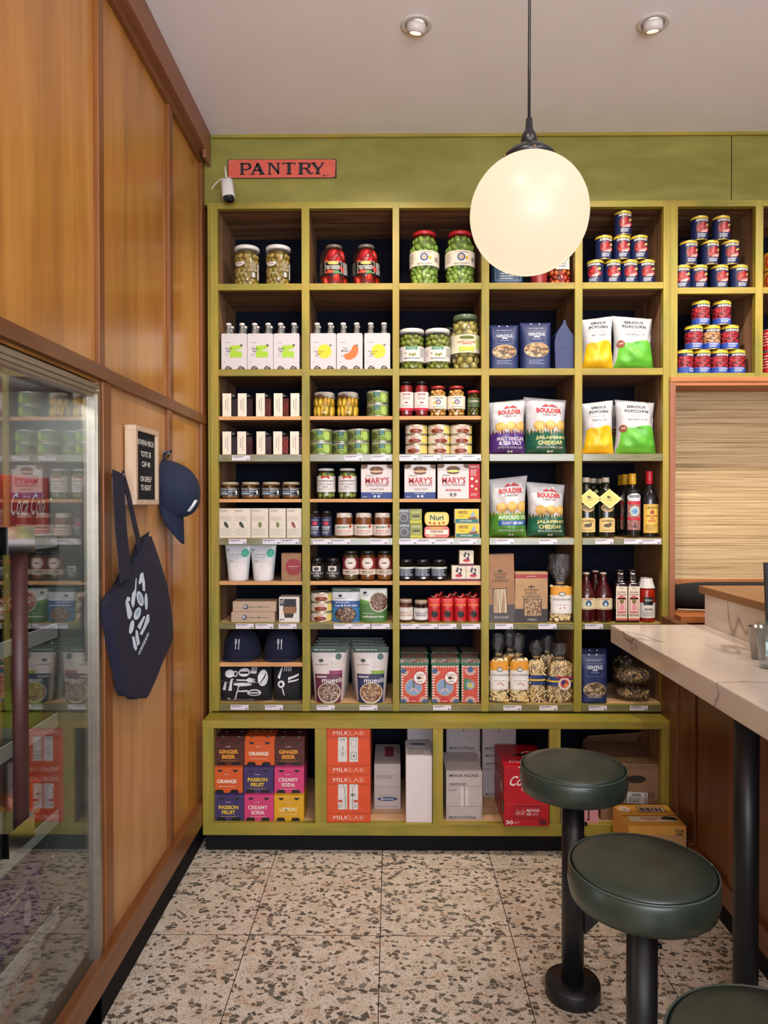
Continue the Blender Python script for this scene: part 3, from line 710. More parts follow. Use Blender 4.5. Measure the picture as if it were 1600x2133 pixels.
for _i in range(len(out)):
    _a, _b = out[_i], out[(_i + 1) % len(out)]
    _o += [tuple(_a[k] * .78 + _b[k] * .22 for k in (0, 1)), tuple(_a[k] * .22 + _b[k] * .78 for k in (0, 1))]
out = _o
def bagx(y, z, front=True):
    r = ((y - cy_) / .33) ** 2 + ((z - cz_) / .3) ** 2
    d = .026 * max(0, 1 - r) ** .5 + .007 * noise.noise(Vector((y * 11, z * 5, 1)))
    return (WALLX + .026 + d) if front else WALLX + .017
vs = []; fs = []; NR = 9; n = len(out)
for k in range(NR + 1):
    s = 1 - k / (NR + .0)
    for (y, z) in out:
        yy, zz = cy_ + (y - cy_) * s, cz_ + (z - cz_) * s; vs.append(L2((yy, zz), bagx(yy, zz)))
for k in range(NR):
    for i in range(n): fs.append((k * n + i, k * n + (i + 1) % n, (k + 1) * n + (i + 1) % n, (k + 1) * n + i))
bb = MB().add(vs, fs, NAVYF, True)
bb.add([L2(p, bagx(*p)) for p in out] + [L2(p, WALLX + .016) for p in out], [(i, n + i, n + (i + 1) % n, (i + 1) % n) for i in range(n)] + [tuple(range(n, 2 * n))], NAVYF)
bd = child('body', bb, tb)
def strap(pts, X0, w):
    q = [YZ(p[0], p[1], X0[i] + .003) for i, p in enumerate(pts)]; mbs = MB(); vs = []; fs = []
    for i, p in enumerate(q):
        a_, b_ = q[max(i - 1, 0)], q[min(i + 1, len(q) - 1)]; d = Vector((b_[0] - a_[0], b_[1] - a_[1])).normalized(); nn = Vector((-d.y, d.x)) * w / 2
        for s in (-1, 1):
            for xx in (X0[i], X0[i] + .003): vs.append(L2((p[0] + nn.x * s, p[1] + nn.y * s), xx))
    for i in range(len(q) - 1):
        a_ = i * 4; b_ = a_ + 4; fs += [(a_, b_, b_ + 2, a_ + 2), (a_ + 1, a_ + 3, b_ + 3, b_ + 1), (a_, a_ + 1, b_ + 1, b_), (a_ + 2, b_ + 2, b_ + 3, a_ + 3)]
    return mbs.add(vs, fs, NAVYF)
X0 = WALLX + .028
child('strap', strap([(247, 983), (249, 1030), (253, 1100), (259, 1160), (263, 1208)], [X0 + .006, X0 + .012, X0 + .018, X0 + .02, X0 + .022], .082), tb)
child('strap', strap([(255, 986), (268, 1030), (280, 1085), (288, 1120), (290, 1150)], [X0, X0 - .002, X0 - .004, X0 - .006, X0 - .006], .03), tb)
child('lining', MB().add([L2(YZ(p[0], p[1], WALLX + .02), WALLX + .019) for p in ((222, 1256), (247, 1196), (268, 1172), (286, 1125), (312, 1106), (300, 1160), (262, 1215), (232, 1250))], [tuple(range(8))], m('#100f1c', .95)), tb)
child('hook', MB().tube([L2((hook[0], hook[1] - .005), WALLX + .0), L2((hook[0], hook[1] - .005), WALLX + .04)], .005, m('#77706a', .4, .7), 8), tb)
# printed utensils (drawn in photo-pixel outline, laid on the cloth)
PR = m('#cfe0ee', .7, var=.03)
pm = MB()
def utn(pts, mt=PR, off=.0022):
    q = [YZ(p[0], p[1], WALLX + .052) for p in pts]
    for t_ in tessellate_polygon([[Vector((a_, b_, 0)) for a_, b_ in q]]):
        pm.add([L2(q[k], bagx(*q[k]) + off) for k in t_], [(0, 1, 2)], mt)
def uell(cx_, cy2, rx, ry, rot=0, mt=PR, off=.0022):
    utn([(cx_ + rx * math.cos(R(a_)) * math.cos(R(rot)) - ry * math.sin(R(a_)) * math.sin(R(rot)), cy2 + rx * math.cos(R(a_)) * math.sin(R(rot)) + ry * math.sin(R(a_)) * math.cos(R(rot))) for a_ in range(0, 360, 24)], mt, off)
utn([(296, 1195), (301, 1192), (303, 1215), (302, 1232), (298, 1230), (298, 1212), (293, 1218), (291, 1214)])
utn([(286, 1204), (288, 1204), (285, 1235), (280, 1262), (277, 1266), (275, 1256), (278, 1236), (283, 1228)])
uell(292, 1247, 6.5, 16, -8); uell(292, 1247, 4, 11, -8, m('#9fb4c8', .7), .0028); uell(303, 1253, 3, 18, 2)
utn([(263, 1254), (268, 1243), (274, 1244), (274, 1251), (270, 1253), (276, 1278), (271, 1290), (266, 1288)])
uell(285, 1278, 6, 14, 20); uell(285, 1276, 3, 8, 20, m('#9fb4c8', .7), .0028)
utn([(297, 1283), (300, 1284), (289, 1312), (283, 1306), (286, 1300)]); utn([(303, 1280), (308, 1280), (308, 1294), (301, 1306), (293, 1324), (288, 1320), (296, 1304)])
uell(273, 1306, 4, 15, 12); utn([(280, 1312), (284, 1314), (289, 1340), (283, 1346), (279, 1328)])
utn([(273, 1326), (277, 1326), (283, 1350), (280, 1356), (276, 1350)]); 
for k in range(7):
    x_ = 289 + k * 2.6; y_ = 1360 - k * 6.4; uell(x_, y_, 2.6, 4, 25, PR)
    uell(x_, y_, 1.2, 2, 25, NAVYF, .0028)
bp = child('print', pm, bd); bp['label'] = 'pale utensil print'
# ------------------------------------------------------------------ cap hanging on the wall
NAVYC = m('#14203c', .85, var=.1, vs=80)
cc = atx(352, 1018, WALLX + .02)
cp = empty('baseball_cap', (WALLX, cc.y, cc.z)); tag(cp, 'navy baseball cap with small fork and knife emblem hanging beside the letter board', 'cap')
def dome(mb, ry, rz, rx, mt, nseg=24, nr=10, sk=.0):
    vs = []; fs = []
    for i in range(nr):
        a_ = math.pi / 2 * i / nr
        for k in range(nseg):
            b_ = 2 * math.pi * k / nseg; f = 1 + .02 * math.cos(6 * b_)
            vs.append((.006 + rx * math.sin(a_) ** .9, ry * math.cos(a_) ** .8 * math.cos(b_) * f, rz * math.cos(a_) ** .8 * math.sin(b_) * f + sk * math.sin(a_)))
    vs.append((.006 + rx, 0, sk)); T_ = len(vs) - 1
    for i in range(nr - 1):
        for k in range(nseg): fs.append((i * nseg + k, i * nseg + (k + 1) % nseg, (i + 1) * nseg + (k + 1) % nseg, (i + 1) * nseg + k))
    for k in range(nseg): fs.append(((nr - 1) * nseg + k, (nr - 1) * nseg + (k + 1) % nseg, T_))
    return mb.add(vs, fs, mt, True)
child('crown', dome(MB(), .088, .108, .125, NAVYC, sk=-.02), cp)
br = []; bf = []
for i in range(9):
    s = i / 8 * 2 - 1
    for j in range(5):
        q = j / 4; br.append((.015 + .055 * (1 - s * s) * (1 - .1 * q) + .01 * q, s * .085 * (1 - .25 * q * q), -.062 - .105 * q * (1 - .35 * s * s) - .035 * (1 - s * s)))
for i in range(8):
    for j in range(4): a_ = i * 5 + j; bf.append((a_, a_ + 1, a_ + 6, a_ + 5))
bmm = MB().add(br, bf, NAVYC, True); brim = child('brim', bmm, cp); so = brim.modifiers.new('thick', 'SOLIDIFY'); so.thickness = .004
child('back_strap', MB().tube([(.01, -.02, .085), (.012, -.03, .125), (.03, -.005, .135), (.012, .02, .12)], .008, NAVYC, 8, flat=.4), cp)
child('buckle', MB().box(.01, .028, -.022, -.008, .122, .136, m('#8d8f92', .3, .9)), cp)
child('button', MB().blob((.13, 0, -.02), (.005, .008, .008), NAVYC), cp)
em = MB()
for dy in (-.006, .008): em.tube([(.104, -.045 + dy * 1.3, -.082), (.118, -.04 + dy * 1.3, -.062), (.128, -.034 + dy * 1.3, -.042)], .0035, m('#d8dde2', .6), 6)
child('emblem', em, cp)

# ------------------------------------------------------------------ stools
SEATM = m('#222e28', .3, var=.06, spec=.6)
def leather():
    mt, nt, p = nodes('green_black_leather'); v = coords(nt)
    r = ramp(nt, noise_n(nt, v, 9, 4), [(.3, '#1e2a25'), (.7, '#303d33')]); nt.links.new(r.outputs[0], p.inputs['Base Color'])
    p.inputs['Roughness'].default_value = .34; p.inputs['Coat Weight'].default_value = .25; p.inputs['Coat Roughness'].default_value = .3
    bump(nt, p, noise_n(nt, v, 260, 2), .12, .0006); return mt
LEA = leather()
def stool():
    s = empty('bar_stool')
    child('column', MB().lathe([(.033, .018), (.033, .62)], DARKM, 28).lathe([(.10, .615), (.10, .622), (.033, .628)], DARKM, 28), s)
    child('base_plate', MB().lathe([(.080, 0), (.082, .004), (.082, .040), (.079, .046), (.036, .048)], DARKM, 40), s)
    R_ = .157
    child('seat', MB().lathe([(0, .622), (R_ - .02, .622), (R_ - .004, .628), (R_ + .002, .655), (R_, .688), (R_ - .003, .6945)], LEA, 56).lathe([(R_ - .004, .694), (R_ - .012, .701), (R_ - .04, .706), (R_ - .09, .709), (0, .711)], LEA, 56), s)
    child('piping', MB().tube([((R_ - .002) * math.cos(2 * math.pi * k / 48), (R_ - .002) * math.sin(2 * math.pi * k / 48), .6955) for k in range(49)], .0022, m('#45504a', .35), 6), s)
    child('footrest', MB().box(.03, .20, -.012, .012, .25, .275, DARKM).prism([(.033, .19), (.033, .25), (.095, .25)], lambda a_, b_, t_: (a_, t_, b_), -.012, .012, DARKM), s)
    child('bolt', MB().tube([(.03, .0, .52), (.042, 0, .52)], .006, DARKM, 10), s)
    return s
s0 = stool(); g1 = atz(1193, 2072)
s0.location = (g1.x, g1.y, 0)
for i, (x, y) in enumerate(((.548, 1.547), (.556, 1.01))):
    c_ = dup(s0); c_.location = (x, y, 0)
    c_['label'] = ['round green black leather stool in the middle of the row', 'round green black leather stool nearest the camera, cut by the frame corner'][i]; tag(c_, None, 'stool', 'round leather bar stools')
tag(s0, 'round green black leather stool farthest away, next to the shelving', 'stool', 'round leather bar stools')

# ------------------------------------------------------------------ things on the bar
def on_bar(px, py): p = atz(px, py, CZ); return p
q = on_bar(1581, 1372); STEEL = m('#9a9490', .22, .95, var=.05)
st = MB().lathe([(0, .0), (.020, 0), (.021, .002), (.0295, .096), (.030, .097), (.0285, .097), (.020, .004), (0, .004)], STEEL, 32); o = st.build('steel_cup'); o.location = (q.x, q.y, CZ + .0006); tag(o, 'brushed steel measuring cup on the white bar top', 'cup')
q = on_bar(1604, 1392); GL = glassy('clear_glass', '#f4f8f8', .03)
o = MB().lathe([(0, .0), (.026, 0), (.028, .003), (.029, .05), (.033, .06), (.033, .13), (.0315, .13), (.0315, .062), (.027, .05), (.026, .008), (0, .008)], GL, 32).build('drinking_glass'); o.location = (q.x, q.y, CZ + .0006); tag(o, 'clear drinking glass beside the steel cup on the bar', 'glass')
q = at(1600, 1350, 2.2)
o = MB().add([(0, 0, 0), (.034, 0, 0), (.034, .008, 0), (0, .008, 0), (-.012, 0, .285), (.022, 0, .285), (.022, .008, .285), (-.012, .008, .285)], [(0, 1, 5, 4), (3, 7, 6, 2), (4, 5, 6, 7), (0, 4, 7, 3), (0, 3, 2, 1), (1, 2, 6, 5)], m('#131318', .4)).build('menu_holder'); o.location = (q.x, 2.2, CZ + .0006); tag(o, 'black menu holder standing at the right edge of the bar', 'menu holder')

# ------------------------------------------------------------------ glass door fridge in the left wall
fr = empty('display_fridge', (WALLX, 1.6, FZ0)); tag(fr, 'tall glass door drinks fridge with aluminium frame built into the wood wall', 'fridge')
ALU = m('#aaa194', .34, .9, var=.05); INW = m('#8f8f8a', .35, .5)
FXI = -1.50
fb = MB(); e_ = .004; xo = WALLX - .03
fb.box(FXI, xo, FY0 + e_, FY0 + .03, FZ0, FZ1 - e_, INW).box(FXI, xo, FY1 - .035, FY1 - e_, FZ0, FZ1 - e_, INW)
fb.box(FXI - .02, FXI, FY0 + e_, FY1 - e_, FZ0, FZ1 - e_, m('#6d6d6c', .5)).box(FXI, xo, FY0 + .03, FY1 - .035, FZ1 - .03, FZ1 - e_, INW).box(FXI, xo, FY0 + .03, FY1 - .035, FZ0, FZ0 + .04, INW)
part('body', fb, fr)
FSH = [.36, .63, .90, 1.15, 1.40]
for z in FSH:
    part('wire_shelf', MB().box(FXI, -.93, FY0 + .03, FY1 - .04, z - .012, z, m('#77746f', .4, .5)), fr)
for z in FSH:
    part('price_rail', MB().box(-.93, -.926, FY0 + .04, FY1 - .05, z - .03, z + .008, m('#d4d4d8', .4)), fr)
for k in range(7):
    for x_ in (-.95, -1.12): part('screw', MB().blob((x_, FY1 - .036, .3 + k * .2), (.004, .002, .004), m('#e8e4de', .3, .5), nu=6, nv=4), fr)
door = part('door', MB().box(WALLX - .028, WALLX + .012, FY0 + .01, FY0 + .05, FZ0 + .002, FZ1 - .006, ALU), fr)
fd = MB()
D0, D1, E0, E1 = FY0 + .012, FY1 - .008, FZ0 + .004, FZ1 - .008
for k, (w0, w1, xx) in enumerate(((0, .008, .006), (.008, .016, .012), (.016, .022, .008), (.022, .030, .014), (.030, .038, .009))):
    xf = WALLX + xx
    fd.box(WALLX - .028, xf, D1 - w1, D1 - w0, E0 + w0, E1 - w0, ALU).box(WALLX - .028, xf, D0 + w0, D0 + w1, E0 + w0, E1 - w0, ALU)
    fd.box(WALLX - .028, xf, D0 + w1, D1 - w1, E1 - w1, E1 - w0, ALU).box(WALLX - .028, xf, D0 + w1, D1 - w1, E0 + w0, E0 + w1, ALU)
def sub(name, mb, p):
    o = mb.build(name); o.parent = p; return o
sub('door_frame', fd, door)
sub('glass_pane', MB().box(WALLX - .006, WALLX - .002, D0 + .036, D1 - .036, E0 + .036, E1 - .036, glassy('fridge_door_glass', '#e8ebe8', .10, .01, 0, 1.0)), door)
# handle
hY, hX = 1.55, WALLX + .055
h0 = atx(30, 1152, hX); h1 = atx(45, 1700, hX); CHR = m('#c8ccd2', .08, 1.0, var=.02)
hh = sub('handle', MB().tube([(hX, h0.y + .02, h1.z), (hX, h0.y + .02, h0.z)], .0155, m('#3c1a18', .5), 20), door)
sub('handle_bracket', MB().box(WALLX - .002, hX + .02, h0.y - .06, h0.y + .045, h0.z, h0.z + .055, CHR), door)
sub('handle_bracket', MB().box(WALLX - .002, hX + .018, h0.y - .06, h0.y + .04, h1.z - .05, h1.z, CHR), door)

# unseen fill lights added inside the fridge to brighten its contents
area('fridge_fill', (-.90, 1.60, FZ1 - .045), (R(0), R(25), 0), .04, .55, 5.0, (.93, .96, 1.0))
area('fridge_fill_low', (-.885, FY0 + .06, .95), (R(-90), 0, R(35)), .03, 1.3, 8.0, (.93, .96, 1.0))
# ------------------------------------------------------------------ product builders (sizes given in photo pixels at the shelf distance)
K = 3.14 / F
WHITE = m('#d6d0ce', .5, var=.02); CREAM = m('#e3d8c6', .55, var=.02); KRAFT = m('#9a7355', .8, var=.06); KRAFT2 = m('#ae8a66', .8, var=.05)
INKB = m('#1d1d22', .6, var=0); GREYT = m('#8a8684', .6, var=0); RED = m('#b51f2e', .5, var=.02); TXW = m('#ece8e4', .5, var=0)
NAVYP = m('#1c2f63', .5, var=.02); YEL = m('#e3b51c', .45, var=.02); GOLD = m('#c9a44e', .3, .7); BLACKP = m('#141416', .35, var=0)
JARG = glassy('jar_glass', '#fbfdfb', .02, .03, 0, 1.1)
FILM = glassy('cellophane', '#fbf9f7', .02, .10, .012, .6)
def _crumple():
    nt = FILM.node_tree; b = nt.nodes.new('ShaderNodeBump'); b.inputs['Strength'].default_value = 1.0; b.inputs['Distance'].default_value = .006
    n = noise_n(nt, coords(nt), 55, 3, .6, 1.0); nt.links.new(n, b.inputs['Height'])
    for g in nt.nodes:
        if g.type in ('BSDF_GLOSSY', 'FRESNEL'): nt.links.new(b.outputs[0], g.inputs['Normal'])
_crumple()
SILV = m('#b4b2ae', .25, .9, var=.02)
class Ref: pass
DEP = {}
def thing(name): return empty(name)
def blobs(mb, r, z0, z1, s, mats, seed=1, el=(1, 1, 1.35), rot=.9, half=False, vert=False, sq=0):
    rr = random.Random(seed); z = z0 + s * el[2] * .8; row = 0
    while z < z1 - s * .3:
        ring = r - s * .85; n = max(3, int(2 * math.pi * ring / (s * 2.0 * max(el[0], el[1]) * .93)))
        for k in range(n):
            a = 2 * math.pi * (k + .5 * (row % 2)) / n + rr.uniform(-.1, .1)
            if half and math.sin(a) > .35: continue
            q = ring * rr.uniform(.93, 1.0)
            x, y = q * math.cos(a), q * math.sin(a)
            if sq: f = (abs(math.cos(a)) ** sq + abs(math.sin(a)) ** sq) ** (-1 / sq); x *= f; y *= f
            e = Euler((rr.uniform(-rot, rot), rr.uniform(-rot, rot), rr.uniform(0, 3) if not vert else a))
            f = rr.uniform(.88, 1.08)
            mb.blob((x, y, z + rr.uniform(-.2, .2) * s), (s * el[0] * f, s * el[1] * f, s * el[2] * f), rr.choice(mats), e)
        z += s * 2 * (.84 if not vert else el[2] * .8); row += 1
    return mb
OLV = [m('#7f8c34', .3, var=.1), m('#939c44', .3, var=.1), m('#6f7c2c', .3, var=.1)]
OLG = [m('#7c9c3c', .28, var=.1), m('#8fae4c', .28, var=.1), m('#6c8c34', .28, var=.1)]
OLB = [m('#a88c44', .3, var=.12), m('#98843c', .3, var=.12), m('#b8944c', .3, var=.12)]
PEPR = [m('#c01a24', .3, var=.1), m('#cc2a26', .3, var=.1), m('#c8301c', .3, var=.1)]
PEPY = [m('#d9a820', .3, var=.12), m('#cc9c24', .3, var=.12), m('#e2b834', .3, var=.12)]
PEPG = [m('#a89a50', .3, var=.12), m('#948a48', .3, var=.12), m('#b8ac68', .3, var=.12)]
BEAN = [m('#e0ac58', .35, var=.1), m('#d89c48', .35, var=.1), m('#e8bc74', .35, var=.1)]
def jar(w, h, lid='#d9d6d2', lidh=8, lidr=.9, content=OLV, s=.011, el=(1, 1, 1.3), core='#4a4a18', fill=.93, art=None, lv=(.25, .65), span=1.9, neck=.84, sh=.82, sq=0, foot=.93, solid=None, vert=False, cover=None, lidm=.25, name='glass_jar', lr=.98, a0=0):
    """glass jar: glass, contents, label, lid (and a cloth cover)"""
    r = w * K / 2; H = h * K; lh = lidh * K; t = thing(name)
    zs = H * sh; zt = H - lh; nr = r * neck
    prof = [(0, .0005), (r * foot, .0005), (r * .985, .006), (r, .014), (r, zs)] + [(nr + (r - nr) * math.cos(a) ** 1.0, zs + (zt - .006 - zs) * math.sin(a)) for a in (.35, .7, 1.05, 1.4)] + [(nr, zt - .004), (nr, H - .003)]
    child('glass', MB().lathe(prof, JARG, 28, sq=sq, cap=False), t)
    c = MB(); ri = r - .0035
    top = H * fill if fill else zt
    if solid:
        pr = [(0, .004), (ri * foot, .004), (ri, .014), (ri, zs * .99)] + [(min(ri, p[0] - .003), p[1]) for p in prof[5:9] if p[1] < top] + [(0, min(top, zt))]
        c.lathe(pr, solid if not isinstance(solid, str) else m(solid, .3, var=.25, vs=90), 24, sq=sq)
    else:
        c.lathe([(0, .004), (ri * .8, .004), (ri * .8, min(top, zs)), (nr * .75, min(top, zt) - .004), (0, min(top, zt) - .004)], m(core, .4, var=.2), 16, sq=sq)
        blobs(c, ri, .004, zs, s, content, int(w * h), el, .9 if not vert else .18, vert=vert, sq=sq)
        if top > zs + s: blobs(c, (ri + nr) / 2 - .003, zs - s * .2, min(top, zt) - s * .3, s, content, int(w * h) + 1, el, .9 if not vert else .2, vert=vert, sq=sq)
    cn = child('contents', c, t); cn['kind'] = 'stuff'
    if art:
        W = 2 * span * r * 1.42; A = Art(W, H * (lv[1] - lv[0])); art(A)
        lb_ = MB()
        if sq:
            def fn(u, v, d):
                x = max(-r * .9, min(r * .9, u)); return (u, -(r * 1.0 + .0006 + d), H * lv[0] + v)
            A.emit(lb_, fn)
        else: A.emit(lb_, cyl(r + .0006, H * lv[0], a0), du=r * .22)
        child('label', lb_, t)
    lm = m(lid, lidm if lidm else .3, var=.02) if isinstance(lid, str) else lid
    L = r * lidr
    if cover:
        cv = MB(); N = 40; pr = []
        vs = []; fs = []
        for i, (rr_, zz) in enumerate(((0, H + .001), (L * .8, H + .001), (L, H - .002), (L * .99, H - lh), (L * 1.03, H - lh - .006))):
            for k in range(N):
                a = 2 * math.pi * k / N; f = 1 + (.035 * math.cos(a * 10) if i > 2 else 0) + (.02 * math.sin(a * 7) if i == 4 else 0); vs.append((rr_ * f * math.cos(a), rr_ * f * math.sin(a), zz + (.004 * math.sin(a * 8) if i == 4 else 0)))
        for i in range(4):
            for k in range(N): fs.append((i * N + k, i * N + (k + 1) % N, (i + 1) * N + (k + 1) % N, (i + 1) * N + k))
        cv.add(vs, fs, cover, True); child('cloth_cover', cv, t)
    else:
        child('lid', MB().lathe([(nr * .9, H - lh), (L, H - lh), (L + .0006, H - lh * .5), (L, H - .0025), (L - .003, H), (0, H - .0008)], lm, 32, sq=sq), t)
    return t, r
def can(w, h, art, base, rim='#c9a74a', name='food_can', a0=0, metal=GOLD):
    r = w * K / 2; H = h * K; t = thing(name)
    rm = m(rim, .28, .75)
    child('tin', MB().lathe([(0, .002), (r - .003, .002), (r, .0), (r, .003), (r - .0012, .005), (r - .0012, H - .005), (r, H - .003), (r, H), (r - .003, H), (r - .004, H - .003), (0, H - .003)], rm, 32), t)
    l = MB(); l.lathe([(r - .0004, .005), (r - .0004, H - .005)], m(base, .3, var=.03) if isinstance(base, str) else base, 36, cap=False)
    A = Art(2 * r * 2.75, H - .01); art(A); A.emit(l, cyl(r, .005, a0), du=r * .24, off=.0003)
    child('label', l, t)
    return t, r
def boxmb(w, h, d, body, front=None, side=None, top=None, sidecol=None, topcol=None):
    W, H, D = w * K, h * K, d
    mb = MB(); mt = m(body, .6) if isinstance(body, str) else body; mb.box(-W / 2, W / 2, -D / 2, D / 2, 0, H, mt)
    if front: A = Art(W, H); front(A); A.emit(mb, flat((0, -D / 2, 0), (1, 0, 0), (0, 0, 1), (0, -1, 0)))
    if side:
        for s in (-1, 1): A = Art(D, H); side(A); A.emit(mb, flat((s * W / 2, 0, 0), (0, s, 0), (0, 0, 1), (s, 0, 0)))
    if top: A = Art(W, D); top(A); A.emit(mb, flat((0, -D / 2, H), (1, 0, 0), (0, 1, 0), (0, 0, 1)))
    return mb
def box(name, w, h, d, body, **k):
    return boxmb(w, h, d, body, **k).build(name, bevel=.0006), d / 2
def surf(w, h, t, skew=0, ridge=0, p=2.5, q0=.1, q1=.25, q1p=.7, wx=lambda q: 1, wr=.004, seed=0, lean=0, back=.7, tmin=.0015, qb=.4):
    so = Vector((seed * 3.7, seed * 1.3, seed))
    def prof(s, q):
        a = max(0, 1 - abs(s) ** p) ** .6; b = min(1, max(0, q / q0)) ** qb if q0 else 1; c = min(1, max(0, (1 - q) / q1)) ** q1p if q1 else 1
        return a * b * c
    def fn(u, v, d, front=True):
        s = max(-1, min(1, 2 * u / w)); q = v / h; th = prof(s, q)
        n = noise.noise(Vector((u * 22, v * 16, 0)) + so) + .5 * noise.noise(Vector((u * 50, v * 34, 4)) + so)
        if ridge: n += ridge * (.5 - abs(noise.noise(Vector((u * 13 + v * 7, v * 9 - u * 5, 2)) + so))) * 2 * (1 - .4 * q)
        y = t * th * (1 if front else back) + n * wr * (.35 + .65 * th) * (1 if front else .6) + tmin
        return (u * wx(q) + skew * .25 * h * q * q, (-y - d if front else y) + lean * q, v * (1 + skew * s * q) )
    return fn
def bagmb(w, h, fn, mt, nu=18, nv=24):
    mb = MB(); vs = []; fs = []
    for side in (True, False):
        b = len(vs)
        for j in range(nv + 1):
            for i in range(nu + 1): vs.append(fn(-w / 2 + w * i / nu, h * j / nv, 0, side))
        for j in range(nv):
            for i in range(nu):
                a = b + j * (nu + 1) + i; q = (a, a + 1, a + nu + 2, a + nu + 1); fs.append(q if side else q[::-1])
    o = (nu + 1) * (nv + 1)
    for j in range(nv):
        a = j * (nu + 1); fs.append((a, a + nu + 1, o + a + nu + 1, o + a)); a += nu; fs.append((a, o + a, o + a + nu + 1, a + nu + 1))
    for i in range(nu):
        fs.append((i, o + i, o + i + 1, i + 1)); a = nv * (nu + 1) + i; fs.append((a, a + 1, o + a + 1, o + a))
    mb.add(vs, fs, mt, True); return mb
def bag(name, w, h, t, mt, art, nu=18, nv=24, off=.0006, build=True, **k):
    W, H = w * K, h * K; fn = surf(W, H, t, **k); mb = bagmb(W, H, fn, mt, nu, nv)
    A = Art(W, H)
    if art: art(A); A.emit(mb, fn, du=W / nu, dv=H / nv, u0=-W / 2, off=off, smooth=True)
    return (mb.build(name), t) if build else (mb, fn, A)
def bottle(w, h, glass, neck, capc, art=None, lv=(.1, .5), capw=None, caph=10, shoulder=.6, span=1.5, neckw=.34, name='glass_bottle', art2=None, lv2=None, sq=0, capr=.45, base=.97, liquid=None):
    r = w * K / 2; H = h * K; t = thing(name); nr = r * neckw; ch = caph * K
    zs = H * shoulder; zn = H * neck
    pr = [(0, .001), (r * base, .001), (r, .006), (r, zs)]
    for i in range(1, 9):
        q = i / 8; pr.append((nr + (r - nr) * (.5 + .5 * math.cos(math.pi * q)) ** .9, zs + (zn - zs) * q))
    pr += [(nr, H - ch)]
    child('glass', MB().lathe(pr, glass, 28, sq=sq), t)
    cw = (capw * K / 2) if capw else nr * 1.25
    child('cap', MB().lathe([(cw * .96, H - ch), (cw, H - ch + .001), (cw, H - .004), (cw * .92, H - .001), (0, H)], m(capc, .35, .0 if capc != GOLD else .5) if isinstance(capc, str) else capc, 24), t)
    if art:
        A = Art(2 * span * r, H * (lv[1] - lv[0])); art(A); l = MB()
        A.emit(l, (lambda u, v, d: (u, -(r + .0004 + d), H * lv[0] + v)) if sq else cyl(r + .0004, H * lv[0]), du=0 if sq else r * .22); child('label', l, t)
    if art2: art2(t, r, H)
    return t, r
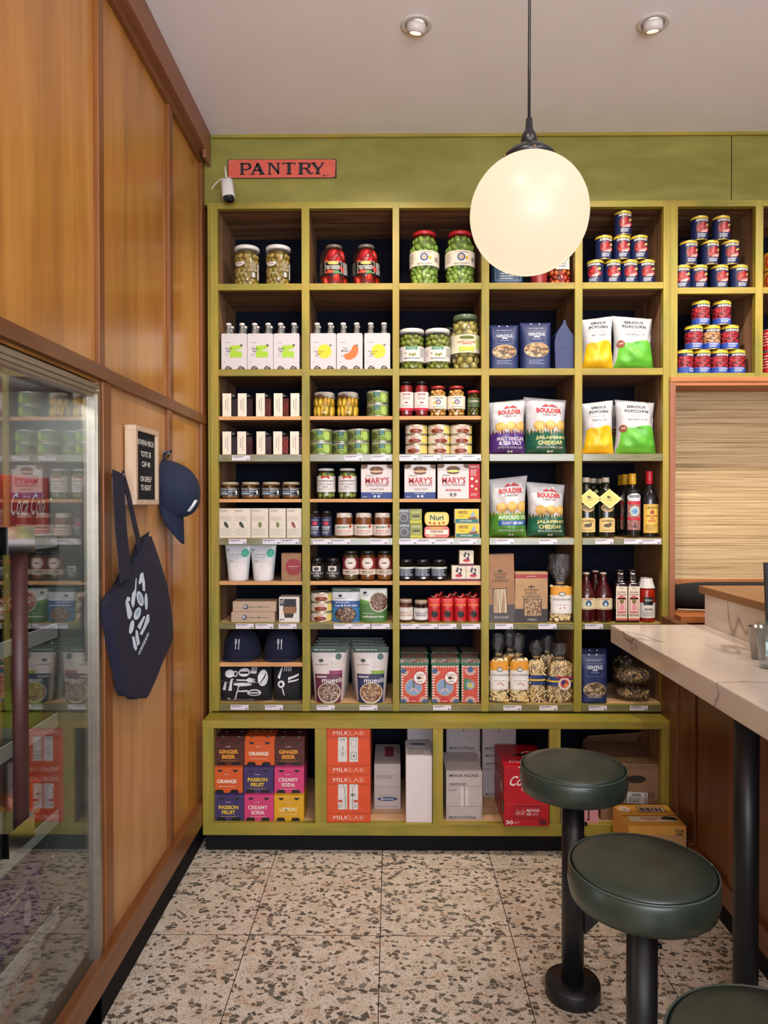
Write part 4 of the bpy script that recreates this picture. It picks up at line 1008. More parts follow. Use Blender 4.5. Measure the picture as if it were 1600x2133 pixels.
# ---------------- cellophane pasta bag
PASTA = [m('#e8cf98', .55, var=.1), m('#dcbf82', .55, var=.1), m('#f0dcae', .55, var=.1)]
def pastabag(w, h, d, art, kind='shell', lv=(.2, .66), neck=.76, band=None, seed=1, flare=.62, seal=None):
    W, H = w * K, h * K; t = thing('pasta_bag'); bw = W / 2; bh = H * neck; rr = random.Random(seed)
    c = MB(); fh = bh * .93
    c.add(*superbox(bw * .86, d * .42, 0.004, fh), speck('pasta_fill', ['#c9a868', '#b8945a', '#d8bc85', '#a58048'], 90), True)
    n = 140 if kind == 'shell' else 110
    for k in range(n):
        a = rr.uniform(-1.0, 1.0); z = .008 + (fh - .012) * ((k + .5) / n)
        x = a * bw * .86; y = -d * .42 * (max(0, 1 - abs(a) ** 4)) ** .5
        if z > fh * .85: y *= .75; x *= .9
        if kind == 'shell': c.blob((x, y, z), (.011, .004, .008), rr.choice(PASTA), Euler((rr.uniform(-.6, .6), rr.uniform(-.6, .6), rr.uniform(-.8, .8))), 7, 5)
        else: c.blob((x, y, z), (.0032, .003, .019), rr.choice(PASTA), Euler((rr.uniform(-.4, .4), rr.uniform(-.9, .9), 0)), 6, 6)
    cn = child('pasta', c, t); cn['kind'] = 'stuff'
    N, Mh = 28, 22; vs = []; fs = []
    for j in range(Mh + 1):
        q = j / Mh; z = H * q
        if q < neck: f = (1 - max(0, (q - neck * .72) / (neck * .28)) ** 2 * .68); fd = f
        else:
            u_ = (q - neck) / (1 - neck); f = .3 + (flare - .3) * min(1, u_ * 2.2) - .25 * max(0, u_ - .6); fd = .35 + .4 * u_
        for k in range(N):
            a = 2 * math.pi * k / N; s = (abs(math.cos(a)) ** 3 + abs(math.sin(a)) ** 3) ** (-1 / 3)
            nz = 1 + (.38 if q > neck else .12 if q > neck * .85 else .03) * noise.noise(Vector((math.cos(a) * 3, math.sin(a) * 3, q * 9 + seed * 5)))
            vs.append((bw * f * s * math.cos(a) * nz, d * .5 * fd * s * math.sin(a) * nz, z))
    for j in range(Mh):
        for k in range(N): fs.append((j * N + k, j * N + (k + 1) % N, (j + 1) * N + (k + 1) % N, (j + 1) * N + k))
    child('film', MB().add(vs, fs, FILM, True), t)
    if art:
        A = Art(W * .94, H * (lv[1] - lv[0])); art(A); l = MB()
        A.emit(l, lambda u, v, dd: (u, -(d * .5 * (max(0, 1 - abs(u / bw) ** 3.2)) ** .4) - .0025 - dd, H * lv[0] + v), du=W / 14); child('label', l, t)
    child('tie', MB().tube([(.3 * bw * 1.1 * math.cos(2 * math.pi * k / 12), .2 * d * math.sin(2 * math.pi * k / 12), bh * 1.0) for k in range(13)], .0018, m(seal or '#c9a24a', .4), 6), t)
    if band:
        l = MB(); A = Art(W * .98, H * .16)
        A.rect(0, .0, 1, 1, m('#1b2f66', .4), 0).rect(0, .42, 1, .58, YEL, 1)
        A.emit(l, lambda u, v, dd: (u, -(d * .5 * (max(0, 1 - abs(u / bw) ** 3.2)) ** .4) - .002 - dd, H * .30 + v), du=W / 12)
        child('band', l, t)
        if band == 2:
            l = MB(); A = Art(W * .5, W * .5); A.circ(.5, .5, .46, m('#d8c0b4', .5), 3).circ(.5, .52, .3, m('#b5342c', .5), 4).circ(.42, .62, .15, NAVYP, 5).circ(.6, .4, .14, m('#d98a3a', .5), 5); A.text('Rustica', .5, .98, 1.1, .24, RED, 5, .03, arc=.15)
            A.emit(l, lambda u, v, dd: (u + W * .12, -(d * .5) - .0015 - dd, H * .22 + v), clip=False); child('sticker', l, t)
    return t, d / 2
def superbox(bw, bd, z0, z1, N=20, p=4):
    vs = []; fs = []; Z = [0, .03, .1, .5, .85, .95, 1]; S = [.85, .97, 1, 1, .97, .8, .5]
    for q, s_ in zip(Z, S):
        for k in range(N):
            a = 2 * math.pi * k / N; s = (abs(math.cos(a)) ** p + abs(math.sin(a)) ** p) ** (-1 / p); vs.append((bw * s_ * s * math.cos(a), bd * s_ * s * math.sin(a), z0 + (z1 - z0) * q))
    for j in range(len(Z) - 1):
        for k in range(N): fs.append((j * N + k, j * N + (k + 1) % N, (j + 1) * N + (k + 1) % N, (j + 1) * N + k))
    fs.append(tuple(range(N - 1, -1, -1))); fs.append(tuple((len(Z) - 1) * N + k for k in range(N)))
    return vs, fs

# ---------------- placing
PROTO = {}
def put(key, fn, px, z, label, cat, group=None, dy=0, rz=0, dz=0, Yf=None, pym=None, depth=None):
    if key in PROTO: o, hd = PROTO[key]; o = dup(o)
    else: o, hd = fn(); PROTO[key] = (o, hd)
    hd2 = depth if depth is not None else hd
    Y = (YF if Yf is None else Yf) + .012 + dy + hd2
    zz = ZR[z] if isinstance(z, str) and z in ZR else (ZU[z] if isinstance(z, str) else z)
    pyy = pym if pym else 1066.5 - (zz + .06 - CAM.z) * F / Y
    Yx = Y if o.name.split('.')[0] in ('glass_jar', 'food_can', 'glass_bottle', 'baseball_cap', 'pasta_bag', 'cellophane_bag') else Y - hd2
    o.location = (at(px, pyy, Yx).x, Y, zz + .0006 + dz); o.rotation_euler = (0, 0, R(rz))
    tag(o, label, cat, group)
    if not group and 'group' in o: del o['group']
    return o
# ================================================================== groceries
DN = m('#18224a', .35, var=.02)
TOM = speck('tomato_print', ['#d02c38', '#dc4448', '#b82430', '#e46468'], 90, .35)
BEANR = speck('red_bean_print', ['#cc2c3c', '#b02434', '#d84c58', '#4a1824'], 110, .35, (1, 1, 1.8))
BEANO = speck('pale_bean_print', ['#ecb484', '#dc9c68', '#f0c49c', '#7a4430'], 110, .35, (1, 1, 1.8))
def a_tom(A):
    A.rect(0, .93, 1, 1, '#d9b52c', 1).text('ANNALISA', .5, .84, .30, .11, '#e8dfc8', 3, .03, arc=.05)
    A.ell(.44, .53, .08, .2, TOM, 2).ell(.52, .60, .08, .17, TOM, 2).ell(.46, .42, .09, .15, TOM, 2).ell(.58, .43, .09, .14, TOM, 2)
    A.poly([(.44, .30), (.62, .46), (.63, .42), (.58, .28)], '#d9a2a0', 3).poly([(.56, .6), (.62, .66), (.58, .56)], '#e8dfd8', 3).circ(.63, .64, .03, '#e0b82c', 3, 12)
    A.lines(.40, .07, .61, .24, 4, '#c9cfe0', 3, .45, 3)
def a_bean(mt):
    def f(A):
        A.rect(0, .90, 1, 1, '#d9b52c', 1).text('ANNALISA', .5, .82, .32, .10, '#e8e2d2', 3, .03)
        A.rect(0, .26, 1, .75, mt, 1).rect(0, 0, 1, .26, '#24459a', 1).text('FAGIOLI', .5, .2, .2, .06, '#e0e0ea', 3, .02).lines(.4, .05, .6, .15, 2, '#c9cfe0', 3, .45, 5)
    return f
KT = lambda: can(34.6, 50, a_tom, DN, '#c9b060')
KBR = lambda: can(35, 50, a_bean(BEANR), DN, '#c9b060')
KBO = lambda: can(33.5, 50, a_bean(BEANO), DN, '#c9b060')
CH = 50.3 * K
G1 = 'tomato cans in the left pyramid'; G2 = 'tomato cans in the right pyramid'; G3 = 'bean cans in the right pyramid'
tcan = 'navy tomato can '
for (px, lv_, lab, rz) in ((1240, 0, 'turned sideways, far left of the bottom row beside the globe lamp', -28), (1276, 0, 'second from left in the bottom row beside the globe lamp', -8), (1311, 0, 'third from left in the bottom row beside the globe lamp', -6), (1346, 0, 'far right of the bottom row beside the globe lamp', -4),
                       (1257, 1, 'left one of the middle row of three beside the globe lamp', 6), (1295, 1, 'centre one of the middle row of three beside the globe lamp', -3), (1331, 1, 'right one of the middle row of three beside the globe lamp', -5), (1297, 2, 'alone on top of the ten can pyramid', 2)):
    put('tom', KT, px, 'r1', tcan + lab, 'can', G1, dz=lv_ * CH, rz=rz, dy=.012)
for (px, lv_, lab, rz) in ((1420, 0, 'leftmost of the bottom row of four, cut by the green upright', -14), (1455, 0, 'second from left of the bottom row of four', -4), (1498, 0, 'third from left of the bottom row of four, above the bean cans', 2), (1538, 0, 'rightmost of the bottom row of four', 8),
                       (1434, 1, 'left one of the middle three, right cubby', 8), (1478, 1, 'centre one of the middle three, right cubby', 8), (1520, 1, 'right one of the middle three, right cubby', -6), (1456, 2, 'left one of the top two, right cubby', 2), (1501, 2, 'right one of the top two, right cubby', 2)):
    put('tom', KT, px, 'u1', tcan + lab, 'can', G2, dz=lv_ * CH, rz=rz, dy=.012)
for (px, lv_, lab, rz) in ((1425, 0, 'red bean can at the left end of the bottom row', 45), (1461, 0, 'red bean can second in the bottom row of four', 0), (1497, 0, 'red bean can third in the bottom row of four', 12), (1533, 0, 'red bean can at the right end of the bottom row', 0),
                       (1445, 1, 'red bean can left of the orange bean can', 4), (1519, 1, 'red bean can right of the orange bean can', 2), (1459, 2, 'red bean can on top, left of the two', 6), (1503, 2, 'red bean can on top, right of the two', 2)):
    put('beanr', KBR, px, 'u2', lab, 'can', G3, dz=lv_ * CH, rz=rz, dy=.012)
put('beano', KBO, 1481.5, 'u2', 'only can with pale orange beans, centre of the middle row', 'can', G3, dz=CH, rz=-4, dy=.012)
def a_orange(A): A.ring(.5, .5, .10, .125, '#a82a1c', 2).ring(.5, .5, .05, .07, '#a82a1c', 2).text('ROMA', .5, .5, .08, .2, '#a82a1c', 2)
for i in range(2): put('orcan', lambda: can(60, 39, a_orange, '#d9952c'), 1620, 'u1', ['orange tin at the right picture edge, lower of two', 'orange tin at the right picture edge, upper of two'][i], 'can', 'orange tins at the right edge', dz=i * 39.2 * K, rz=-35, dy=.0)
def a_redt(A): A.lines(.2, .2, .8, .9, 5, '#e8c8b8', 2, .35, 4)
for i in range(2): put('redcan', lambda: can(46, 46, a_redt, '#b82a30', '#b8b0a8'), 1610, 'u2', ['red tin at the right picture edge, lower of two', 'red tin at the right picture edge, upper of two'][i], 'can', 'red tins at the right edge', dz=i * 46.3 * K, dy=.0)

# ---- row 1: big jars
def a_o1(A): A.rect(.32, .02, .8, 1, JARG, 0).ell(.42, .78, .085, .16, WHITE, 1, 14, 180, 360).text('Valeriano', .42, .72, .1, .05, '#7a1f2c', 3, .01).text('OLIVES', .44, .36, .12, .06, '#d8d0b0', 3, 0).rect(.60, .2, .66, .42, '#c9c9c9', 1).lines(.58, .45, .70, .8, 6, '#c9c5b0', 2, .4, 2).frame(.6, .2, .66, .42, .008, '#55524a', 3).rect(.7, .15, .73, .75, '#b9b9b4', 1)
J1 = lambda: jar(54, 88, '#dcd8d5', 8, .97, OLB, .0122, (1, 1, 1.25), '#5a4a1c', .97, a_o1, (.1, .72), neck=.93, sh=.86)
put('j1', J1, 515, 'r1', 'big jar of brown green olives with white lid, left of the top left pair', 'jar', 'big olive jars with white lids', dy=.03)
put('j1', J1, 580, 'r1', 'big jar of brown green olives with white lid, right of the top left pair', 'jar', 'big olive jars with white lids', dy=.03)
def a_o2(A): A.rect(0, 0, 1, 1, BLACKP, 0).frame(.39, .16, .62, .98, .006, '#c9c09a', 2).ell(.5, .85, .07, .1, '#c9b35a', 3).text('FIRE ROASTED\nRED PEPPERS', .5, .55, .19, .26, WHITE, 3).ell(.47, .24, .05, .1, '#d8502a', 3).ell(.54, .22, .04, .09, '#3f8a3a', 3).lines(.64, .1, .74, .95, 9, '#c9c9c9', 2, .5, 2).lines(.26, .1, .36, .95, 9, '#8a8a8a', 2, .4, 3)
J2 = lambda: jar(59, 90, '#6a625c', 7, .6, PEPR, .022, (1.1, .7, 1.5), '#8a1016', .96, a_o2, (.24, .56), neck=.62, sh=.66, lidm=.25)
put('j2', J2, 696, 'r1', 'large jar of roasted red peppers with black label, left of two', 'jar', 'large jars of red peppers', dy=.02)
put('j2', J2, 763, 'r1', 'large jar of roasted red peppers with black label, right of two', 'jar', 'large jars of red peppers', dy=.02)
def a_o3(A): A.rect(0, 0, 1, 1, CREAM, 0).ring(.49, .56, .03, .05, '#2a4a8a', 2).circ(.49, .56, .032, '#b9a088', 3).text('LOMBARDI', .5, .88, .16, .1, '#7a3a2a', 3, 0, arc=.04).ell(.56, .52, .02, .12, '#d9b02c', 2).lines(.4, .06, .6, .2, 2, '#55483c', 2, .4).lines(.28, .2, .37, .85, 8, '#8a8074', 2, .3, 5).rect(.63, .3, .7, .6, '#c9c0b4', 2).lines(.63, .3, .7, .6, 5, '#3a342c', 3, .4)
J3 = lambda: jar(62, 116, '#b02028', 8, .78, OLG, .0132, (1, 1, 1.35), '#5a6a28', .96, a_o3, (.35, .62), neck=.76, sh=.8, lidm=.3)
put('j3', J3, 884, 'r1', 'tall jar of bright green olives with red lid, farther from the globe lamp', 'jar', 'tall jars of green olives', dy=.02)
put('j3', J3, 958, 'r1', 'tall jar of bright green olives with red lid, partly behind the globe lamp', 'jar', 'tall jars of green olives', dy=.02, rz=3)
# ---- row 1 col 4 (behind globe)
PB = m('#1f3d5c', .45, var=.05)
def a_bb(A): A.frame(.1, .1, .9, .6, .01, '#9fb0c4', 2).text('PASTA', .5, .4, .5, .1, '#c9d3de').lines(.25, .12, .75, .3, 3, '#c9d3de', 2, .3)
put('bb', lambda: bag('paper_bag', 66, 84, .035, PB, a_bb, p=5, q0=0, q1=.3, wr=.002, seed=4), 1059, 'r1', 'blue printed bag mostly hidden behind the globe lamp', 'bag', dy=.02)
put('jr', lambda: jar(38, 62, '#8a1f24', 6, .8, solid='#a02a2c', lv=(.3, .7), fill=.95), 1122, 'r1', 'red jar mostly hidden behind the globe lamp', 'jar', dy=.03)
put('jor', lambda: jar(50, 74, '#8a1f24', 6, .8, [m('#c05a1c', .3, var=.2), m('#a0281c', .3, var=.2)], .014, (1, .8, 1.2), '#6a2a10', art=lambda A: A.rect(.4, .3, .62, 1, CREAM, 0).lines(.43, .4, .6, .9, 4, '#33302c', 2, .4), lv=(.3, .8)), 1166, 'r1', 'jar of orange red vegetables right under the globe lamp', 'jar', dy=.03)

# ---- row 2
CARD = m('#c6c0c4', .55, var=.01); NECK = glassy('bottle_neck_glass', '#c8ccc8', .10, .05, .15, 1.2)
def carrier(art):
    t = thing('bottle_carrier'); W, H, D = 53 * K, 74 * K, .105
    pm_ = MB(); pts = [(-W / 2, 0), (W / 2, 0), (W / 2, H * .97), (W * .47, H), (-W * .47, H), (-W / 2, H * .97)]
    pm_.prism(pts, lambda a, b, c: (a, c, b), -D / 2, D / 2, CARD)
    A = Art(W, H)
    for x0 in (.12, .62): A.poly([(x0, 0), (x0 + .05, .07), (x0 + .10, .1), (x0 + .17, .095), (x0 + .27, .05), (x0 + .3, 0)], '#2a2522', 1).ell(x0 + .14, .045, .07, .025, '#8a7f78', 2)
    A.rect(0, .955, 1, .96, '#c9c2bf', 1); art(A); A.emit(pm_, flat((0, -D / 2, 0), (1, 0, 0), (0, 0, 1), (0, -1, 0)))
    child('carton', pm_, t)
    for x in (-.25, .25):
        for y in (-.25, .25):
            b = child('bottle', MB().lathe([(.0145, H - .005), (.0140, H + .008), (.0105, H + .022), (.0095, H + .034), (.0105, H + .036), (.0105, H + .042)], NECK, 16), t); b.location = (x * W * 1.05, y * D, 0)
            child('cap', MB().lathe([(.0118, H + .041), (.0122, H + .043), (.0115, H + .050), (.004, H + .0525), (0, H + .0525)], WHITE, 18), b)
    return t, D / 2
def a_pear(A):
    g = m('#9cc22c', .5, var=.02)
    A.poly([(.33, .66), (.8, .68), (.8, .6), (.5, .52), (.8, .5), (.79, .34), (.34, .33), (.32, .48), (.45, .5), (.33, .52)], g, 1).circ(.78, .67, .05, '#55524c', 2, 12)
    A.text('Cloudy\nPear', .29, .55, .26, .13, INKB, 3, .01).lines(.15, .74, .35, .76, 1, '#8a8886', 2, .5).lines(.15, .36, .3, .46, 3, '#a8a6a4', 2, .3).rect(.1, .2, .15, .215, '#77746f', 2)
def a_fruit(kind, s):
    def f(A):
        if kind == 'y': A.circ(.55, .5, .27, m('#e6c41c', .5, var=.02), 1, 28).circ(.78, .67, .05, '#77746c', 2, 12)
        else: A.poly([(.68, .68), (.8, .66), (.84, .58), (.82, .45), (.7, .32), (.5, .26), (.34, .28), (.27, .36), (.3, .42), (.45, .45), (.55, .52), (.6, .62)], m('#e0661c', .5, var=.02), 1).circ(.78, .66, .05, '#77746c', 2, 12)
        A.text(s, .33, .46 if kind == 'y' else .55, .38 if kind == 'y' else .3, .12, INKB, 3, .01).lines(.12, .74, .35, .76, 1, '#8a8886', 2, .5).lines(.18, .34, .35, .4, 2, '#8a8886', 3, .3).rect(.1, .2, .15, .215, '#77746f', 2)
    return f
CG = 'white four bottle carriers on the second shelf'
for px, l in ((488, 'white carrier of clear bottles with green pear print, left of three'), (542.5, 'white carrier of clear bottles with green pear print, middle of three'), (597, 'white carrier of clear bottles with green pear print, right of three')):
    put('cp', lambda: carrier(a_pear), px, 'r2', l, 'drinks', CG, dy=.002)
put('cy', lambda: carrier(a_fruit('y', 'Yuzu from\nJapan')), 673.5, 'r2', 'white bottle carrier with yellow circle, left of the orange print one', 'drinks', CG, dy=.002)
put('cm', lambda: carrier(a_fruit('o', 'Very\nMandarin')), 728.5, 'r2', 'white bottle carrier with orange kidney shaped print', 'drinks', CG, dy=.002)
put('cy', None, 786, 'r2', 'white bottle carrier with yellow circle, right of the orange print one', 'drinks', CG, dy=.002)
def a_o4(A): A.rect(0, 0, 1, 1, WHITE, 0).rect(.40, .78, .58, 1, '#4a8a68', 1).text('PICCOLI', .49, .88, .12, .08, WHITE, 3).lines(.28, .35, .36, .8, 7, '#a8a4a0', 2, .3).lines(.62, .3, .72, .9, 8, '#7a7a78', 2, .4).ell(.47, .45, .018, .09, '#8a8a30', 2).ell(.51, .42, .02, .09, '#77802c', 2).ell(.54, .48, .016, .08, '#9a8a34', 2).ell(.4, .55, .014, .05, '#8a8a30', 2).lines(.38, .16, .62, .26, 1, '#44443c', 2, .5)
J4 = lambda: jar(53, 86, '#dad7d5', 9, .97, OLV, .0128, (1, 1, 1.1), '#4c5220', .96, a_o4, (.2, .56), neck=.92, sh=.85)
put('j4', J4, 858, 'r2', 'green olive jar with white lid and green tab label, left of the pair', 'jar', 'green tab olive jars', dy=.01)
put('j4', J4, 911.5, 'r2', 'green olive jar with white lid and green tab label, right of the pair', 'jar', 'green tab olive jars', dy=.01)
def a_o5(A): A.rect(.0, 0, 1, 1, '#d9d6bc', 0).ell(.5, .84, .1, .1, '#6f7a2c', 2).text('TRAGANO', .5, .84, .16, .1, '#3a4018', 3, .02).lines(.44, .68, .56, .72, 1, '#55503c', 2).text('GREEN GOLDEN\nPEPPERS', .5, .54, .24, .2, '#b8542c', 3, .03).rect(.4, .08, .6, .34, '#a8c45c', 2).ell(.5, .22, .09, .1, '#c9d04a', 3).rect(.62, .25, .7, .8, '#b5c86a', 2)
put('j5', lambda: jar(61, 116, '#53674c', 11, .84, PEPG, .017, (1.2, .7, 1), '#7a7038', .97, a_o5, (.3, .62), neck=.82, sh=.8), 969.5, 'r2', 'tallest green pepper jar with dark green lid and cream label', 'jar', dy=.01)
put('j5b', lambda: jar(58, 108, '#3c4a3a', 9, .84, PEPG, .014, (1.1, .7, 1), '#4f4a22', .97, None, neck=.82, sh=.8), 940, 'r2', 'pepper jar half hidden at the back behind the tall green lidded jar', 'jar', dy=.17)
GB = m('#1e2c5c', .5, var=.05)
PEN = speck('rigatoni_print', ['#d8b98c', '#c49a66', '#e3cba2', '#7a5a40'], 60, .5, (1, 1, 1.6))
def a_gen(cy):
    def f(A):
        A.text('Pasta di Gragnano I.G.P.', .5, .86, .5, .03, '#b8c0d4', 3, .01).frame(.22, .55, .78, .80, .006, '#8a94b4', 2).text('GENTILE', .5, .73, .52, .065, '#d8dce8', 3, .02).ell(.46, .675, .045, .02, '#d0d4e0', 3).ell(.55, .675, .045, .02, '#d0d4e0', 3).text('GRAGNANO', .5, .625, .28, .025, '#9aa6c8', 3)
        A.ell(.5, cy, .40, .155, '#c9b08a', 1, 30).ell(.5, cy, .385, .148, PEN, 2, 30).lines(.25, .1, .75, .2, 3, '#a0aacb', 3, .3, 4)
        for x in (.35, .62): A.ell(x, .965, .03, .014, '#d8d2c0', 4, 12)
        A.rect(0, .925, 1, .928, '#141f40', 2)
    return f
GEN = lambda a: bag('pasta_packet', 62, 94, .034, GB, a, p=6, q0=0, q1=.34, q1p=.8, wr=.0022, seed=2)
put('g1', lambda: GEN(a_gen(.38)), 1051, 'r2', 'navy pasta packet with pale pasta picture, leftmost of the three', 'packet', 'navy pasta packets', dy=.01)
put('g2', lambda: bag('pasta_packet', 64, 99, .034, GB, a_gen(.4), p=6, q0=0, q1=.34, q1p=.8, wr=.0022, seed=5), 1118, 'r2', 'navy pasta packet in the middle, the tallest with bright lettering', 'packet', 'navy pasta packets', dy=.012)
def gside():
    W, H, D = 40 * K, 100 * K, .10; mb = MB()
    sec = [(W * .47, 0), (W / 2, H * .3), (W * .49, H * .6), (W * .44, H * .70), (W * .28, H * .79), (.010, H * .90), (.004, H), (-.003, H), (-.008, H * .93), (-W * .3, H * .80), (-W * .46, H * .70), (-W / 2, H * .55), (-W * .48, H * .25), (-W * .46, 0)]
    mb.prism(sec, lambda a, b, c: (a + .003 * noise.noise(Vector((a * 40, b * 30, c * 20))), c, b), -D / 2, D / 2, GB)
    mb.box(-W * .4, W * .4, -D / 2 - .0008, -D / 2, H * .43, H * .435, m('#1a2646', .5))
    return mb.build('pasta_packet', bevel=.003), D / 2
put('g3', gside, 1176, 'r2', 'navy pasta packet turned side on against the divider', 'packet', 'navy pasta packets', dy=.01)
# popcorn bags: plain colour block print
BGW = m('#bebec2', .32, var=.03)
def a_pop(col, c2, fl):
    cm_ = m(col, .4, var=.03)
    def f(A):
        A.text('SERIOUS', .5, .885, .48, .05, INKB, 3, .02, arc=.015).text('POPCORN', .5, .80, .62, .055, INKB, 3, .02, arc=.015).text('Crafted in small batches', .5, .72, .44, .025, '#8a8a8a', 3, 0).text(fl, .5, .64, .5, .03, '#55504c', 3, .01)
        pts = [(.0, .0), (1, .0), (.97, .2), (.92, .46)] + [(.92 - .8 * i / 12, .51 + .025 * math.sin(i * .52)) for i in range(1, 12)] + [(.08, .46), (.05, .2)]
        A.poly(pts, cm_, 1)
        if c2: A.circ(.12, .47, .09, c2, 3, 16).text('NEW', .12, .475, .1, .03, WHITE, 4)
    return f
def POP(col, c2, fl, w, h, s): return lambda: bag('popcorn_bag', w, h, .050, BGW, a_pop(col, c2, fl), p=2.4, q0=.16, q1=.5, wr=.009, ridge=1.3, seed=s, skew=(.035 if s == 1 else -.03), wx=lambda q: 1 - .10 * math.sin(math.pi * q) - .06 * q)
put('py', POP('#e0b41c', None, 'SWEET & SALTY', 70, 110, 1), 1249, 'r2', 'white popcorn bag with yellow block, on the second shelf', 'bag', 'popcorn bags', dy=.012, rz=0)
put('pg', POP('#5cae34', '#8a4a34', 'BETTER BUTTER', 88, 112, 2), 1325, 'r2', 'white popcorn bag with green block, on the second shelf', 'bag', 'popcorn bags', dy=.02)
put('pg', None, 1322, 'r2', 'popcorn bag hidden behind the green one, second shelf', 'bag', 'popcorn bags', dy=.15)
put('py', None, 1250, 'r4', 'white popcorn bag with yellow block, on the third shelf', 'bag', 'popcorn bags', dy=.012)
put('pg', None, 1330, 'r4', 'white popcorn bag with green block, on the third shelf', 'bag', 'popcorn bags', dy=.02)
put('pg', None, 1310, 'r4', 'popcorn bag hidden behind the front two, third shelf', 'bag', 'popcorn bags', dy=.16)

# ---- jam jars with paper bands
def jam(cont):
    t = thing('jam_jar'); w, H = 31 * K, 46 * K; D = .058; x0 = -w / 2
    child('glass', MB().lathe([(0, .0005), (w * .62, .0005), (w * .66, .004), (w * .66, H * .82), (w * .45, H * .9), (w * .45, H * .93)], glassy('jam_glass', '#ffffff', 0, .05, 0, .35), 4, rot=math.pi / 4, smooth=False), t)
    child('contents', MB().lathe([(0, .003), (w * .62, .003), (w * .63, H * .8), (0, H * .81)], m(cont, .5, var=.5, vs=160, spec=.2), 4, rot=math.pi / 4, smooth=False), t)
    child('lid', MB().lathe([(w * .40, H * .86), (w * .41, H * .88), (w * .41, H * .965), (w * .38, H * .98), (0, H * .98)], BLACKP, 24), t)
    lw = 18 * K; lb_ = MB(); y = -w * .67 * .7071 - .0012
    lb_.box(x0 - .002, x0 - .002 + lw, y, y + .001, 0, H * 1.0 + .002, CREAM).box(x0 - .002, x0 - .002 + lw, y, .02, H + .002, H + .003, CREAM)
    A = Art(H, lw); A.text('Raspberry Jam', .5, .62, .62, .16, '#4a4644', 2, .0).lines(.25, .3, .7, .45, 1, '#8a8684', 2, .5)
    A.emit(lb_, flat((x0 - .002, y, H / 2), (0, 0, -1), (1, 0, 0), (0, -1, 0)))
    child('paper_band', lb_, t)
    return t, w * .5
JL = ['black cherry dark', 'dark plum', 'chunky brown red', 'rust red', 'nearly hidden']
for row, (z, nm) in enumerate((('s3', 'upper'), ('r4', 'lower'))):
    for i, px in enumerate((480, 512, 550, 587, 622) if row == 0 else (480, 511, 551, 586, 621)):
        c_ = ['#240c10', '#2a0c12', '#5a1c12', '#6a1c10', '#30100e'][i] if row == 0 else ['#1c0a0c', '#3c0c10', '#34101a', '#7a1a10', '#4a120c'][i]
        put('jam%d%d' % (row, i), lambda c_=c_: jam(c_), px, z, 'square jam jar with cream paper band, %s on the %s jam shelf' % (['leftmost', 'second from left', 'middle one', 'second from right', 'rightmost'][i], nm), 'jar', 'square jam jars with paper bands', dy=.004)
# ---- pickled peppers & green tins
CLOTH = speck('patterned_cloth', ['#d8d0c8', '#d8d0c8', '#d0c6bc', '#7a4a34', '#d8d0c8', '#ddd6ce'], 22, .8)
JY = lambda: jar(48, 51, '#d8d0c8', 9, .9, PEPY, .011, (1, .8, 2.4), '#9a7a18', .95, None, neck=.80, sh=.74, vert=True, cover=CLOTH, foot=.72)
put('jy', JY, 676, 's3', 'round jar of yellow chillies under a cloth cap, left of two', 'jar', 'yellow chilli jars with cloth caps', dy=.004)
put('jy', JY, 725, 's3', 'round jar of yellow chillies under a cloth cap, right of two', 'jar', 'yellow chilli jars with cloth caps', dy=.004)
def a_gt(A):
    A.rect(0, .0, 1, .92, m('#6d7f3c', .4, var=.15, vs=80), 1).rect(.47, .0, .66, .86, '#8fae3e', 2).ell(.62, .45, .05, .4, '#a9c76a', 3).ell(.34, .45, .08, .35, '#4a4f2c', 2).rect(.44, .5, .54, .95, '#143c38', 4).text('RICE\nTREE', .49, .72, .075, .36, '#7fb8b0', 5, .02).text('Stuffed\nVine Leaves', .51, .22, .12, .32, '#20401c', 5, .02)
GT = lambda: can(46, 26.3, a_gt, '#b8b89a', '#c9c9bc')
GTH = 26.6 * K
for px, z, lv_, l, dy in ((787, 's3', 0, 'lower of the two stacked beside the chilli jars', .004), (787, 's3', 1, 'upper of the two stacked beside the chilli jars', .004),
        (669, 'r4', 0, 'lower, first stack from the left', .004), (669, 'r4', 1, 'upper, first stack from the left', .004), (712, 'r4', 0, 'lower, in the set back second stack', .06), (712, 'r4', 1, 'upper, in the set back second stack', .06),
        (747, 'r4', 0, 'lower, third stack from the left', .004), (747, 'r4', 1, 'upper, third stack from the left', .004), (796, 'r4', 0, 'lower, far right stack by the divider', .01), (796, 'r4', 1, 'upper, far right stack by the divider', .01)):
    put('gt', GT, px, z, 'flat green food tin, ' + l, 'tin', 'flat green food tins', dz=lv_ * GTH, dy=dy, rz=(px % 7) - 3)
